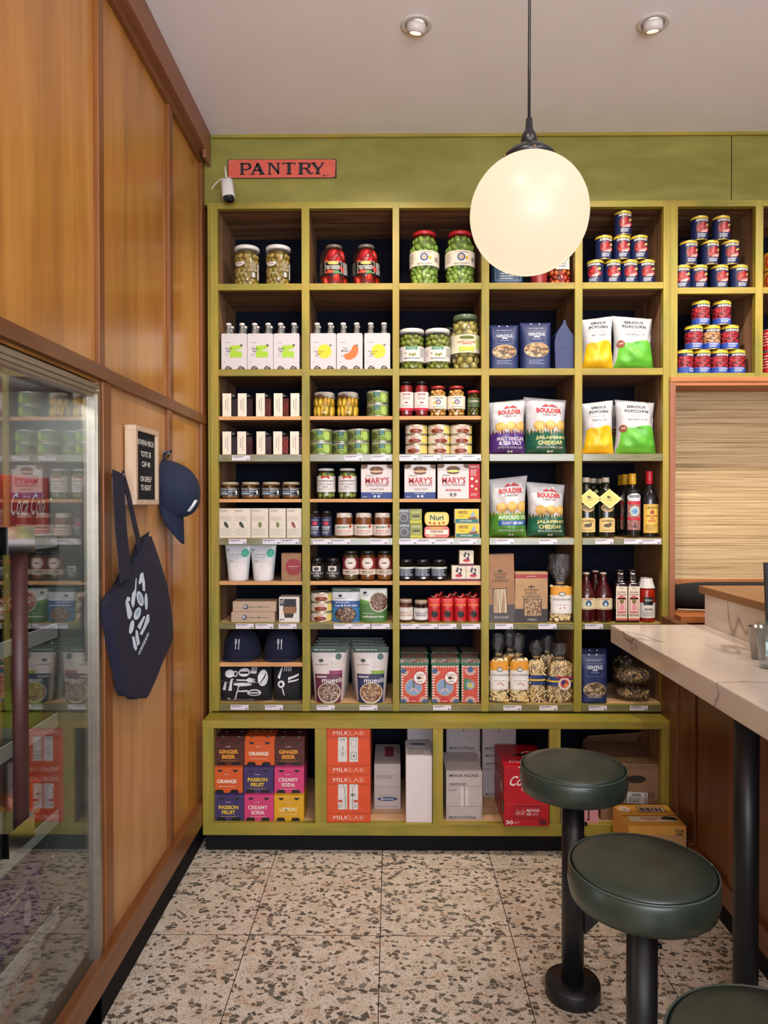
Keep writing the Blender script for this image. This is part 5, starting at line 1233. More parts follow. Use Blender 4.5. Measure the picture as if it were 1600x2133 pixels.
# ---- col 3 row 3
def a_zan(A): A.rect(0, 0, 1, 1, '#e6dad4', 0).rect(0, .0, 1, .14, '#c41f3c', 1).text('ZANAE', .5, .88, .2, .12, '#a3283a', 3).text('FLORINIS\nPEPPERS', .5, .66, .2, .16, '#8a7a74', 3, .01).ell(.5, .42, .05, .04, '#a3382a', 2).lines(.4, .22, .6, .3, 1, '#8a7a74', 2)
JZ = lambda: jar(29.5, 73, '#1c1a1c', 6, .82, solid='#8f1a20', art=a_zan, lv=(.16, .68), neck=.74, sh=.85, fill=.95)
put('jz', JZ, 846.5, 's3', 'slim jar of red peppers with black lid and white label, leftmost', 'jar', 'slim red pepper jars', dy=.004)
put('jz', JZ, 878, 's3', 'slim jar of red peppers with black lid and white label, second from left', 'jar', 'slim red pepper jars', dy=.004)
def a_bn(A): A.rect(0, 0, 1, 1, CREAM, 0).circ(.5, .52, .055, '#4a5a8a', 2).circ(.5, .5, .035, '#b59a9a', 3).ell(.43, .45, .03, .1, '#d9b42c', 2).text('LOMBARDI', .5, .83, .2, .12, '#3a4a6a', 3, .01, arc=.04).lines(.38, .1, .62, .2, 1, '#55483c', 2)
JB = lambda: jar(37, 63, '#9a2a28', 6, .82, BEAN, .0098, (1.2, .6, .85), '#a8702c', .95, a_bn, (.24, .66), neck=.78, sh=.84)
put('jb', JB, 912, 's3', 'jar of yellow beans with dark red lid, left of the pair', 'jar', 'yellow bean jars', dy=.004)
put('jb', JB, 950.5, 's3', 'jar of yellow beans with dark red lid, right of the pair', 'jar', 'yellow bean jars', dy=.004)
put('jgc', lambda: jar(27, 53, '#b52c34', 5, .92, [m('#6a6a28', .3, var=.2), m('#7f7a34', .3, var=.2)], .007, (1.2, .8, 1), '#3a3a10', .95, lambda A: A.rect(.3, .1, .7, .9, '#4a5a34', 0).text('CAPERS', .5, .6, .3, .14, '#d9d8c0', 3), (.3, .75), neck=.88, sh=.88), 986, 's3', 'small jar of green pickles with bright red lid at the right end', 'jar', dy=.004)
def a_st(A):
    A.rect(.62, 0, .86, 1, '#d9c46a', 1).rect(.0, 0, .2, 1, '#d9c46a', 1).ell(.5, .3, .11, .34, speck('orange_bean_print', ['#c9663a', '#a84a2c', '#d9845a', '#8a3420'], 120, .4), 2, 18).text('PALIRRIA', .5, .84, .14, .16, '#b83a3a', 3).lines(.36, .3, .42, .7, 4, '#9a9484', 2, .3)
ST = lambda: can(46, 20.3, a_st, '#d9cfc0', '#c9c2a8')
for c in range(3):
    for r_ in range(3):
        if r_ == 0 and False: continue
        put('st', ST, (867, 914, 960)[c], 'r4', 'flat cream and yellow tin, %s of the %s stack of three' % (('bottom', 'middle', 'top')[r_], ('left', 'centre', 'right')[c]), 'tin', 'cream and yellow tins in stacks of three', dz=r_ * 20.5 * K, dy=.004, rz=((c * 3 + r_) * 37 % 30) - 18)
# ---- crisps
CHIPP = m('#d0a050', .5, var=.12, vs=60)
def a_chip(col, l1, l2, rib=False, extra=None):
    cm_ = m(col, .35, var=.04)
    def f(A):
        A.text('BOULDER', .56, .775, .62, .085, '#b8242c', 4, .04, arc=.02).text('CANYON', .56, .70, .36, .035, '#4a2a2c', 4, .01).poly([(.38, .845), (.5, .9), (.56, .865), (.64, .905), (.8, .845), (.6, .86)], '#b8242c', 4)
        for x, y in ((.3, .5), (.58, .51), (.88, .51)): A.ell(x, y, .15, .085, CHIPP, 2, 24).ell(x - .01, y + .01, .11, .06, '#dcb266', 3, 20)
        pts = [(0, 0), (1, 0), (1, .40)]
        for i in range(26): x = 1 - (i + .5) / 26; pts.append((x, .36 + (.075 if i % 2 else -.0) + .02 * math.sin(i * 2.3)))
        A.poly(pts + [(0, .4)], cm_, 4)
        g = []; 
        for i in range(22): x = 1 - (i + .5) / 22; g.append((x, .375 + (.06 if i % 2 else 0) + .02 * math.sin(i * 1.7)))
        A.poly([(0, .34), (1, .34)] + g, '#c9965a', 3)
        if extra: A.text(l1, .6, .335, .78, .06, '#d8e4d0', 6).rect(.22, .205, .98, .285, '#23509c', 5).text(l2, .6, .245, .6, .045, '#e4e8f0', 6)
        else: A.text(l1, .58, .28 if '&' in l2 else .285, .76, .07, '#e0d084' if 'JAL' in l1 else '#d8d0dc', 6).text(l2, .56, .20, .62, .07, '#e0d084' if 'JAL' in l1 else '#d8d0dc', 6)
        A.text('KETTLE STYLE POTATO CHIPS', .56, .12, .66, .032, '#e0e0dc', 6, .02).ell(.52, .05, .035, .02, '#c9d0c8', 6).ell(.6, .05, .03, .02, '#c9d0c8', 6)
    return f
def CHIP(col, l1, l2, w, h, s, ex=None): return lambda: bag('crisp_bag', w, h, .055, BGW, a_chip(col, l1, l2, extra=ex), p=2.4, q0=.14, q1=.5, wr=.010, ridge=1.2, seed=s, skew=(.035 if s % 2 else -.03), wx=lambda q: 1 - .10 * math.sin(math.pi * q) + .02 * q, off=.0008)
JAL = CHIP('#1f5a44', 'JALAPENO', 'CHEDDAR', 88, 118, 6)
put('cm1', CHIP('#4c2c78', 'MALT VINEGAR', '& SEA SALT', 80, 113, 3), 1058, 'r4', 'white crisp bag with purple base, upper crisp shelf', 'bag', 'potato crisp bags', dy=.012)
put('cj', JAL, 1141, 'r4', 'white crisp bag with dark green base, upper crisp shelf front', 'bag', 'potato crisp bags', dy=.02)
put('cj', None, 1120, 'r4', 'dark green crisp bag tucked behind, upper crisp shelf', 'bag', 'potato crisp bags', dy=.15)
put('ca', CHIP('#4f8a34', 'AVOCADO OIL', 'CLASSIC SEA SALT', 82, 125, 9, True), 1060, 'r6', 'white crisp bag with light green base and blue bar', 'bag', 'potato crisp bags', dy=.012)
put('cj2', CHIP('#1f5a44', 'JALAPENO', 'CHEDDAR', 80, 113, 12), 1142, 'r6', 'white crisp bag with dark green base, lower crisp shelf front', 'bag', 'potato crisp bags', dy=.02)
put('cj2', None, 1143, 'r6', 'dark green crisp bag tucked behind, lower crisp shelf', 'bag', 'potato crisp bags', dy=.14)
# ---- nut butter, cream boxes
def a_nb(A): A.rect(0, 0, 1, 1, BLACKP, 0).text('Nutty Dave\'s', .5, .78, .32, .26, WHITE, 3, .02).text('PEANUT BUTTER', .5, .5, .34, .16, '#cfd6dc', 3, .02).ell(.42, .25, .1, .12, '#8fb0c4', 3).ell(.66, .4, .02, .3, '#d8d8d4', 3).frame(.27, .05, .73, .95, .006, '#8a8a88', 2)
JN = lambda: jar(41, 35, '#a89880', 6, .88, solid='#a8744a', art=a_nb, lv=(.2, .66), neck=.84, sh=.82, fill=.94, lidm=.25)
for i, px in enumerate((479.5, 522.5, 565.5, 607)):
    put('jn', JN, px, 's5', 'squat peanut butter jar with black label, %s of four' % ('leftmost', 'second from left', 'third from left', 'rightmost')[i], 'jar', 'peanut butter jars', dy=.004)
def a_cb(col):
    def f(A): A.lines(.08, .88, .6, .96, 2, '#77716c', 2, .35).poly([(.3, .52), (.42, .56), (.55, .46), (.62, .33), (.45, .36), (.34, .43)] if col != 'g' else [(.42, .5), (.5, .55), (.6, .5), (.62, .4), (.52, .34), (.43, .4)], {'d': '#23302a', 'g': '#66783c', 'r': '#8a4a44'}[col], 3).lines(.08, .08, .92, .32, 5, '#a09a92', 2, .25, 7).lines(.08, .58, .92, .74, 4, '#a09a92', 2, .25, 9)
    return f
CB = m('#d9cfbf', .6, var=.02)
for i, (px, w, c) in enumerate(((473, 33, 'd'), (504.5, 34.5, 'd'), (541.5, 35, 'g'), (578, 34, 'g'), (613, 31, 'r'))):
    put('cb%d' % i, lambda w=w, c=c: box('tea_box', w, 61, .07, CB, front=a_cb(c)), px, 'r6', 'cream box with %s, %s in the row of five' % ({'d': 'dark leaf print', 'g': 'green leaf print', 'r': 'small reddish print'}[c], ('leftmost', 'second', 'centre', 'fourth', 'rightmost')[i]), 'box', 'cream boxes with leaf prints', dy=.003, rz=(0, 1.5, -1, .5, 0)[i])
# ---- olives / crackers
def a_bo(A): A.rect(0, 0, 1, 1, WHITE, 0).ell(.5, .93, .09, .14, '#b8282c', 2).ell(.5, .82, .06, .08, '#e0dcd4', 3).rect(.33, .68, .67, .72, '#33302c', 2).text('Bella Cerignola', .5, .5, .26, .1, '#2c3c34', 3, .01).text('Olives', .5, .34, .1, .1, '#2c3c34', 3, .01).lines(.36, .14, .64, .24, 2, '#8a8884', 2, .3).lines(.68, .2, .8, .9, 6, '#8a8a88', 2, .4)
JO = lambda: jar(38, 63, '#c9c6c2', 5, .86, OLV, .0125, (1, 1, 1.2), '#343c14', .96, a_bo, (.22, .74), neck=.84, sh=.86)
put('jo', JO, 679.5, 's5', 'jar of large green olives with white label, left beside cracker box', 'jar', 'large olive jars beside crackers', dy=.004)
put('jo', JO, 724, 's5', 'jar of large green olives with white label, touching cracker box gap', 'jar', 'large olive jars beside crackers', dy=.004)
COOK = speck('cracker_print', ['#9a7050', '#7a5238', '#b58a64', '#5c3c2a'], 300, .6)
def a_mary(kind):
    def f(A):
        A.ell(.08, .96, .14, .08, COOK, 1).ell(.95, .96, .13, .08, COOK, 1).ell(.5, .86, .22, .09, COOK, 2).ell(.5, .77, .2, .06, COOK, 2).ell(.5, .80, .2, .035, '#c9a07a' if kind != 'g' else '#c4cc70', 3)
        A.text("MARY'S", .52, .535, .76, .19, '#b02634', 4, .04).text('GONE CRACKERS', .52, .40, .74, .06, '#8a5a5c', 4, .02).lines(.15, .66, .4, .7, 1, '#7a6a64', 2, .5)
        if kind == 'b': A.rect(0, 0, 1, .19, '#203a78', 1).text('Super Seed', .52, .28, .42, .07, '#5a5450', 4, 0).text('CLASSIC CRACKERS', .5, .155, .36, .03, '#d8dcea', 4, .01).circ(.44, .07, .04, '#c9d0e0', 3, 12).circ(.57, .07, .04, '#c9d0e0', 3, 12).lines(.06, .04, .2, .07, 1, '#d8dcea', 3)
        else: A.rect(.26, .225, .74, .275, '#b8242c', 3).lines(.3, .235, .7, .265, 1, '#f0dcd8', 4, .5).circ(.43, .12, .05, '#6a6460', 3, 12).circ(.56, .12, .05, '#6a6460', 3, 12).lines(.42, .04, .56, .07, 1, '#8a8480', 3)
    return f
MW = m('#d2c8c6', .5, var=.02)
put('mb', lambda: box('cracker_box', 64, 70, .05, MW, front=a_mary('b')), 784.5, 's5', 'white cracker box with navy foot, right of the large olive jars', 'box', 'cracker boxes', dy=.003)
put('mb', None, 875, 's5', 'white cracker box with navy foot, beside the red sided box', 'box', 'cracker boxes', dy=.003)
def maryred():
    t = thing('cracker_box'); W, H = 64 * K, 71 * K
    o, d = box('front_face', 64, 71, .05, MW, front=a_mary('g')); o.name = 'carton'; o.parent = t; o.location = (-.024, 0, 0)
    mb = boxmb(23, 71, .05, '#b51c28', front=lambda A: A.text("MARY'S", .5, .92, .8, .07, '#e6d8d4', 3).lines(.15, .66, .85, .86, 5, '#e6c8c4', 2, .4, 3).circ(.3, .58, .14, '#e6d8d4', 2, 14).circ(.7, .5, .13, '#e6b8a4', 2, 14).circ(.3, .36, .12, '#e6d8d4', 2, 14).circ(.65, .28, .12, '#e6c070', 2, 14).lines(.2, .08, .8, .16, 2, '#e6c8c4', 2, .4))
    s = mb.build('red_side', t); s.location = (.0435 * 1.555, 0, 0)
    o.location = (-.0245, 0, 0)
    return t, .027
put('mr', maryred, 956, 's5', 'white cracker box showing its red side panel', 'box', 'cracker boxes', dy=.003)
# ---- chilli paste + sauerkraut
def a_cp(A): A.rect(0, 0, 1, 1, '#262a4c', 0).ell(.5, .66, .1, .1, '#b8283c', 2).text('UMAMI\nPASTE', .5, .42, .28, .2, '#e4e0e4', 3, .03).lines(.36, .1, .64, .28, 3, '#c9c6d0', 2, .35).lines(.38, .8, .62, .86, 1, '#c9c6d0', 2)
JC = lambda: jar(22, 56, '#18171a', 7, .92, solid='#3c1416', art=a_cp, lv=(.06, .78), neck=.86, sh=.86, fill=.9)
put('jc', JC, 656.5, 'r6', 'slim dark chilli paste jar, left against the divider', 'jar', 'slim dark chilli paste jars', dy=.004)
put('jc', JC, 680, 'r6', 'slim dark chilli paste jar, right next to the sauerkraut', 'jar', 'slim dark chilli paste jars', dy=.004)
WCL = m('#c9bcb4', .8, var=.06, vs=60)
def a_ma(A): A.rect(0, 0, 1, 1, '#e0d2c8', 0).text("MAMA'S", .5, .76, .26, .22, '#4a7a62', 3, .03).circ(.64, .84, .03, '#b8382c', 3).text('Sauerkraut', .5, .44, .28, .16, '#b8442c', 3, .02).lines(.34, .1, .66, .28, 2, '#6a5c50', 2, .35)
JM = lambda: jar(39, 51, '#c9bcb4', 7, .84, solid='#8a4a22', art=a_ma, lv=(.1, .54), neck=.84, sh=.82, fill=.93, cover=WCL)
for i, px in enumerate((717, 757.5, 797)):
    put('jm', JM, px, 'r6', 'jar of brown sauerkraut under white paper cap, %s of three' % ('left', 'middle', 'right')[i], 'jar', 'sauerkraut jars', dy=.004)
# ---- tinned fish
def a_sar(A): A.rect(0, 0, .5, 1, BLACKP, 1).circ(.24, .42, .19, '#8a8a8c', 2).circ(.24, .4, .14, '#55565a', 3).text('SARRASE', .25, .85, .4, .18, '#c9c9cc', 3, .02, arc=.05).rect(.5, 0, 1, 1, '#8a8f3a', 1).rect(.5, .0, 1, .18, '#b9b43c', 2).text('SARDINHAS', .75, .78, .38, .1, '#e0dcc8', 3).ell(.75, .5, .17, .07, '#3a4a4c', 3).lines(.6, .26, .9, .34, 1, '#d9d4a8', 3)
put('sar', lambda: box('sardine_box', 49, 29.5, .05, '#8a8f3a', front=a_sar), 855, 'r6', 'black and olive sardine box, lower of the stack', 'box', 'sardine boxes', dy=.003)
put('sar', None, 854, 'r6', 'black and olive sardine box, upper of the stack', 'box', 'sardine boxes', dy=.003, dz=30 * K)
def tin(w, h, d, base, art, name='fish_tin'):
    W, H = w * K, h * K; mb = MB(); mt = m(base, .3, var=.03)
    def ring(sx, y):
        return [((W / 2 - H * .32) * (1 if math.cos(a) > 0 else -1) * sx + H * .32 * math.cos(a) * 1.0, y, H / 2 + (H / 2) * (abs(math.sin(a)) ** .6) * (1 if math.sin(a) > 0 else -1)) for a in [2 * math.pi * (k + .5) / 24 for k in range(24)]]
    vs = ring(1, -d / 2) + ring(1, d / 2); fs = [(k, 24 + k, 24 + (k + 1) % 24, (k + 1) % 24) for k in range(24)] + [tuple(range(24)), tuple(range(47, 23, -1))]
    mb.add(vs, fs, mt); A = Art(W, H); art(A); A.emit(mb, flat((0, -d / 2, 0), (1, 0, 0), (0, 0, 1), (0, -1, 0)))
    return mb.build(name, bevel=.001), d / 2
put('am', lambda: tin(52, 24, .06, '#b83a24', lambda A: A.rect(.06, .3, .94, .7, '#e3d8c2', 1).text('SARDINE', .5, .55, .5, .2, '#8a2a24', 3).ell(.5, .85, .3, .08, '#d9a42c', 2).ell(.3, .18, .15, .07, '#e3c8a2', 2)), 910, 'r6', 'red and cream rounded fish tin under the yellow one', 'tin', dy=.003)
put('nu', lambda: tin(50, 28, .06, '#dcb82a', lambda A: A.text('Nuri', .5, .6, .56, .4, '#2f5a54', 3, .03).ell(.22, .22, .05, .08, '#b83a24', 2).ell(.4, .18, .05, .08, '#b83a24', 2).ell(.6, .18, .05, .08, '#b83a24', 2).ell(.78, .22, .05, .08, '#b83a24', 2).frame(.05, .06, .95, .94, .012, '#c9962a', 2)), 910, 'r6', 'bright yellow rounded fish tin on top of the red one', 'tin', dy=.003, dz=25 * K)
def a_ort(A): A.rect(.03, .04, .97, .96, '#dcc02a', 1).rect(.03, .04, .97, .3, '#1f6a68', 2).text('ORTIZ', .33, .76, .4, .2, '#6a3a24', 3, .04).text('Bonito', .28, .5, .2, .12, '#7a6a2c', 3, 0).poly([(.62, .45), (.78, .9), (.85, .45)], '#8fa6b4', 3).poly([(.52, .4), (.94, .46), (.86, .3), (.6, .3)], '#8a3a2c', 4).text('ATUN CLARO', .45, .17, .5, .1, '#dcd8c0', 4)
put('or', lambda: box('fish_box', 50, 29.5, .05, '#c9bca4', front=a_ort), 974, 'r6', 'yellow and teal fish box with a sailing boat, lower of the pair', 'box', 'yellow and teal fish boxes', dy=.003)
put('or', None, 972.5, 'r6', 'yellow and teal fish box with a sailing boat, upper of the pair', 'box', 'yellow and teal fish boxes', dy=.003, dz=30 * K)
# ---- oil & vinegar bottles
OILG = m('#12180f', .08, var=0, spec=.7); OILG2 = m('#0d0f12', .08, var=0, spec=.7)
def a_fr(A): A.rect(.12, 0, .88, .82, '#d9bc7c', 0).ell(.5, .82, .38, .14, '#d9bc7c', 0).text('FRANTOIO', .5, .74, .5, .13, '#8a6a3c', 3, .03).ell(.48, .45, .16, .12, '#4a4034', 3).ell(.58, .52, .08, .12, '#6a5c44', 3).lines(.25, .08, .75, .2, 2, '#6a5434', 3, .3)
def fr_extra(t, r, H):
    l = MB(); A = Art(r * 1.5, H * .16); A.ell(.5, .6, .48, .45, '#b59a6c', 0, 18).circ(.5, .62, .2, '#6a5a44', 2).circ(.22, .62, .12, '#7a6a4c', 2).circ(.78, .62, .12, '#7a6a4c', 2); A.emit(l, cyl(r + .0006, H * .40), du=r * .25); child('crest', l, t)
    l = MB(); s = r * 1.25; y = -r - .004; l.prism([(0, -s * .82), (s, 0), (0, s * .82), (-s, 0)], lambda a, b, c: (a + r * .15, y + c + (b + s * .8) * .12, H * .64 + b), -.0006, 0, m('#d8d088', .6))
    l.tube([(r * .15, y, H * .64 + s * .8), (0, -r * .5, H * .82), (0, -.01, H * .86)], .0007, GOLD, 5)
    for f in (.78,): l.prism([(0, -s * .82 * f), (s * f, 0), (0, s * .82 * f), (-s * f, 0)], lambda a, b, c: (a + r * .15, y - .0009 + (b + s * .8) * .12 + c, H * .64 + b), -.0002, 0, m('#c9bf6c', .6))
    l.prism([(0, 0), (.008, .006), (0, .012), (-.008, .006)], lambda a, b, c: (a + r * .15, y - .0014 + (b + s * .8) * .12 + c, H * .64 + b), -.0002, 0, m('#7a6a34', .6)); l.prism([(-.011, -.006), (.011, -.006), (.011, -.004), (-.011, -.004)], lambda a, b, c: (a + r * .15, y - .0014 + (b + s * .8) * .12 + c, H * .64 + b), -.0002, 0, m('#7a6a34', .6))
    child('hang_tag', l, t)
FRB = lambda: bottle(40, 125, OILG, .84, '#b5aa94', a_fr, (.09, .34), caph=11, shoulder=.66, neckw=.42, art2=fr_extra, capw=16, span=1.2)
put('fr', FRB, 1220.5, 'r6', 'dark oil bottle with cream diamond tag, left against the divider', 'bottle', 'dark oil bottles with diamond tags', dy=.01)
put('fr', FRB, 1261, 'r6', 'dark oil bottle with cream diamond tag, second from the left', 'bottle', 'dark oil bottles with diamond tags', dy=.01)
put('fr', None, 1235, 'r6', 'dark oil bottle in the row behind, left one', 'bottle', 'dark oil bottles with diamond tags', dy=.11)
put('fr', None, 1251, 'r6', 'dark oil bottle in the row behind, right one', 'bottle', 'dark oil bottles with diamond tags', dy=.16)
def a_bd(A):
    A.rect(.14, 0, .86, .86, speck('dotted_label', ['#c98a84', '#d9a49c', '#b86a68'], 220, .5), 0).ell(.5, .86, .36, .12, '#c9cdd4', 1).text('BADDER', .5, .9, .5, .07, INKB, 3, .03).rect(.14, .68, .86, .77, '#b8283c', 2).rect(.14, .26, .86, .33, '#b8283c', 2).circ(.5, .5, .24, '#d9d0a8', 2).circ(.5, .5, .19, '#8fb0c9', 3).circ(.5, .5, .1, '#5a88b0', 4).circ(.5, .1, .08, '#4a3c40', 3)
BDB = lambda: bottle(33, 133, OILG2, .80, '#c99a1c', a_bd, (.12, .70), caph=23, shoulder=.72, neckw=.42, capw=15, span=1.3)
put('bd', BDB, 1317, 'r6', 'black bottle with yellow cap and pink patterned label', 'bottle', 'black bottles with yellow caps', dy=.01)
put('bd', None, 1302.5, 'r6', 'black bottle with yellow cap just behind the pink labelled one', 'bottle', 'black bottles with yellow caps', dy=.09)
put('bd', None, 1294, 'r6', 'black bottle with yellow cap farthest back of three', 'bottle', 'black bottles with yellow caps', dy=.17)
def a_ca(A): A.rect(.08, 0, .92, 1, '#d9b24c', 0).frame(.1, .02, .9, .98, .01, '#8a6a2c', 2).text('CAPIRETE', .5, .88, .62, .09, '#4a3c24', 3, .01).ell(.5, .72, .1, .06, '#6a4a34', 3).ell(.5, .74, .06, .07, '#a83a34', 4).text('VINAGRE\nDE\nJEREZ', .5, .5, .58, .26, '#a83428', 3, .02).lines(.2, .08, .8, .3, 4, '#6a4c24', 3, .3)
put('cap', lambda: bottle(37, 138, OILG2, .80, '#b51c2c', a_ca, (.07, .50), caph=28, shoulder=.56, neckw=.36, capw=14.5, span=1.15), 1352, 'r6', 'tall black vinegar bottle with red cap and golden label', 'bottle', dy=.01)

# ---- row 5: white pouches, kraft box
PW = m('#c3c7ca', .35, var=.02)
def a_wp(A): A.text("nutt's chai", .4, .72, .5, .04, '#55585c', 3, .0).ell(.8, .76, .15, .11, '#1c9a80', 3, 20).lines(.7, .7, .9, .82, 3, '#6ac4b0', 4, .3).rect(.12, .64, .92, .645, '#8a8c90', 2).poly([(.08, .0), (.92, .0), (.92, .5), (.7, .6), (.35, .58), (.1, .48)], WHITE, 1).lines(.15, .5, .4, .56, 2, '#6a6c70', 3, .3).rect(.1, .42, .95, .424, '#b0b2b4', 2).ell(.12, .84, .04, .02, '#3a3c3e', 3)
WP = lambda: bag('white_pouch', 54, 75, .03, PW, a_wp, p=2.6, q0=0, q1=.9, q1p=.8, wr=.003, ridge=1, seed=3, wx=lambda q: .78 + .24 * q)
put('wp', WP, 493.5, 's7', 'white stand up pouch with teal sticker, left of two', 'pouch', 'white pouches with teal stickers', dy=.01)
put('wp', WP, 546.5, 's7', 'white stand up pouch with teal sticker, right of two', 'pouch', 'white pouches with teal stickers', dy=.01)
def a_kb(A): A.circ(.62, .5, .42, '#8f2a30', 2, 30).text('handymum', .62, .52, .5, .05, '#e0ccc8', 3, .03).lines(.5, .44, .72, .46, 1, '#c9a09c', 3).lines(.2, .06, .8, .1, 1, '#b5977a', 2)
put('kb', lambda: box('kraft_box', 41, 57, .06, KRAFT, front=a_kb), 607, 's7', 'brown kraft box with a dark red circle', 'box', dy=.003)
# ---- small jars
def a_dj(A): A.rect(.1, 0, .9, 1, '#1c1a1c', 0).rect(.4, .55, .6, .98, '#c9c6c2', 2).ell(.5, .75, .06, .14, '#3a3838', 3).text('CHILLI\nOIL', .5, .3, .3, .34, '#c9c2bc', 3, .02).rect(0, 1.0, 1, 1.08, '#a0704a', 1)
DJ = lambda: jar(32, 47, '#151417', 9, .9, solid='#2c1410', art=a_dj, lv=(.12, .66), neck=.84, sh=.78, fill=.9)
put('dj', DJ, 661, 's7', 'small dark chilli oil jar, left of two', 'jar', 'small dark chilli oil jars', dy=.004)
put('dj', DJ, 693.5, 's7', 'small dark chilli oil jar, right of two', 'jar', 'small dark chilli oil jars', dy=.004)
def a_cow(c):
    def f(A): A.rect(0, .32, 1, 1, c, 0).rect(0, 0, 1, .32, '#d9c8b4', 0).circ(.5, .70, .13, '#dccfc4', 2, 24).circ(.5, .70, .105, c, 3, 24).circ(.5, .7, .1, '#dccfc4', 4, 24).ell(.5, .70, .055, .035, '#2c2422', 5).text('SIMMER SAUCE', .5, .2, .26, .1, '#3a302c', 3, .02).lines(.38, .05, .62, .13, 1, '#3a302c', 2)
    return f
for i, (px, c, s) in enumerate(((731, '#7a2430', '#6a5a30'), (766, '#8a2a28', '#8a4a22'), (801, '#6a2028', '#9a5a28'))):
    put('cow%d' % i, lambda c=c, s=s: jar(34.5, 62, '#1c1c1c', 7, .92, solid=s, art=a_cow(c), lv=(.2, .76), neck=.88, sh=.86, fill=.93), px, 's7', 'simmer sauce jar with round cow emblem, %s of three' % ('left', 'middle', 'right')[i], 'jar', 'simmer sauce jars with cow emblem', dy=.004)
def a_dk(A): A.rect(.05, 0, .95, 1, '#15151c', 0).rect(.2, .82, .8, .98, '#c9c9c6', 2).lines(.3, .25, .7, .8, 6, '#8a94a0', 2, .75, 6).ell(.52, .1, .05, .08, '#e0e0dc', 3).rect(.84, .1, .94, .9, '#8a8a88', 2)
DK3 = lambda: jar(33, 44, '#121216', 9, .92, solid='#141018', art=a_dk, lv=(.08, .66), neck=.88, sh=.8, fill=.9)
for i, px in enumerate((846, 880, 914)):
    put('dk', DK3, px, 's7', 'near black relish jar with pale block lettering, %s of three' % ('left', 'middle', 'right')[i], 'jar', 'near black relish jars', dy=.004)
def a_cu(A): A.rect(0, 0, 1, .14, '#6a1f3c', 1).ell(.5, .35, .25, .1, '#b8283c', 2).ell(.4, .68, .12, .1, '#2c2c44', 3).ell(.62, .72, .1, .12, '#3a2c44', 3).ell(.42, .84, .08, .06, '#4a3a4c', 3).ell(.58, .5, .1, .12, '#34304a', 3).ell(.52, .65, .09, .1, '#d9cdb8', 4)
CU = lambda: box('small_box', 29, 31, .06, m('#d6cab6', .55), front=a_cu)
put('cu', CU, 956, 's7', 'small cream box with leafy print, bottom left of three', 'box', 'small cream boxes with leafy print', dy=.003)
put('cu', None, 986, 's7', 'small cream box with leafy print, bottom right of three', 'box', 'small cream boxes with leafy print', dy=.003)
put('cu', None, 972, 's7', 'small cream box with leafy print, on top of the other two', 'box', 'small cream boxes with leafy print', dy=.003, dz=31.4 * K)
# ---- row 5b
SP = m('#b59c86', .65, var=.04)
def a_sp(A): A.circ(.30, .48, .065, '#5c6068', 2, 18).circ(.285, .52, .035, '#a8adb4', 3, 14).rect(.36, .44, .84, .48, '#3c3a3c', 2).rect(.62, .42, .66, .52, '#3c3a3c', 2)
put('sp', lambda: box('spoon_box', 90, 21, .10, SP, front=a_sp), 527, 'r8', 'long kraft box with a spoon picture, lower of the two', 'box', 'long kraft boxes with spoon picture', dy=.006)
put('sp', None, 530, 'r8', 'long kraft box with a spoon picture, upper of the two', 'box', 'long kraft boxes with spoon picture', dy=.012, dz=21.5 * K)
def a_cupb(A): A.poly([(.28, .18), (.8, .18), (.86, .5), (.84, .93), (.25, .93), (.2, .5)], '#2a211c', 1).rect(.24, .35, .82, .62, '#8a5f3c', 2).rect(.26, .62, .84, .92, '#201d1e', 2).rect(.04, .66, .22, .93, BLACKP, 3).text('KEEP\nCUP', .13, .8, .13, .14, WHITE, 4).poly([(.66, .12), (.95, .2), (.92, .38), (.74, .36)], WHITE, 4).text('BREW', .16, .1, .24, .06, INKB, 3)
put('cub', lambda: box('cup_box', 42, 52, .085, m('#ddd4cc', .5), front=a_cupb), 602.5, 'r8', 'white window box holding a cork banded travel cup', 'box', dy=.006)
for i in range(3): put('st', ST, 670, 'r8', 'flat cream tin stacked beside the blue nut pouch, %s of three' % ('bottom', 'middle', 'top')[i], 'tin', 'flat cream tins beside the nut pouch', dz=i * 20.5 * K, dy=.004, rz=-4 + 3 * i)
NUT = speck('fruit_and_nut_print', ['#3c2018', '#6a3a24', '#b58a5c', '#d8bc94', '#5a2430', '#8a5a38'], 190, .5)
NUTG = speck('trail_mix_print', ['#7a4a38', '#a8765a', '#d0a884', '#4a2c24', '#8a3c34', '#b5946c'], 190, .5)
def a_nf(A): A.rect(0, 0, 1, .62, '#2f6a9c', 1).rect(0, .42, 1, .62, '#1f4a84', 2).rect(0, .88, 1, 1, '#2c4a3c', 2).lines(.05, .92, .7, .95, 1, '#c9d0c4', 3).ell(.3, .77, .07, .04, INKB, 3).text('brookfarm', .3, .7, .34, .04, '#55524c', 3, 0).text('dark chocolate', .38, .58, .5, .035, '#d8dce8', 3).text('nut & fruit mix', .52, .49, .8, .06, '#e0e4ee', 3, .02).ell(.5, .22, .38, .24, '#1c1c24', 3, 26).ell(.5, .22, .35, .21, NUT, 4, 26)
put('nf', lambda: bag('nut_pouch', 58, 70, .025, m('#c9ccd0', .35), a_nf, p=2.6, q0=0, q1=.9, q1p=.7, wr=.0018, seed=7), 720, 'r8', 'blue nut and fruit mix pouch', 'pouch', 'nut mix pouches', dy=.01)
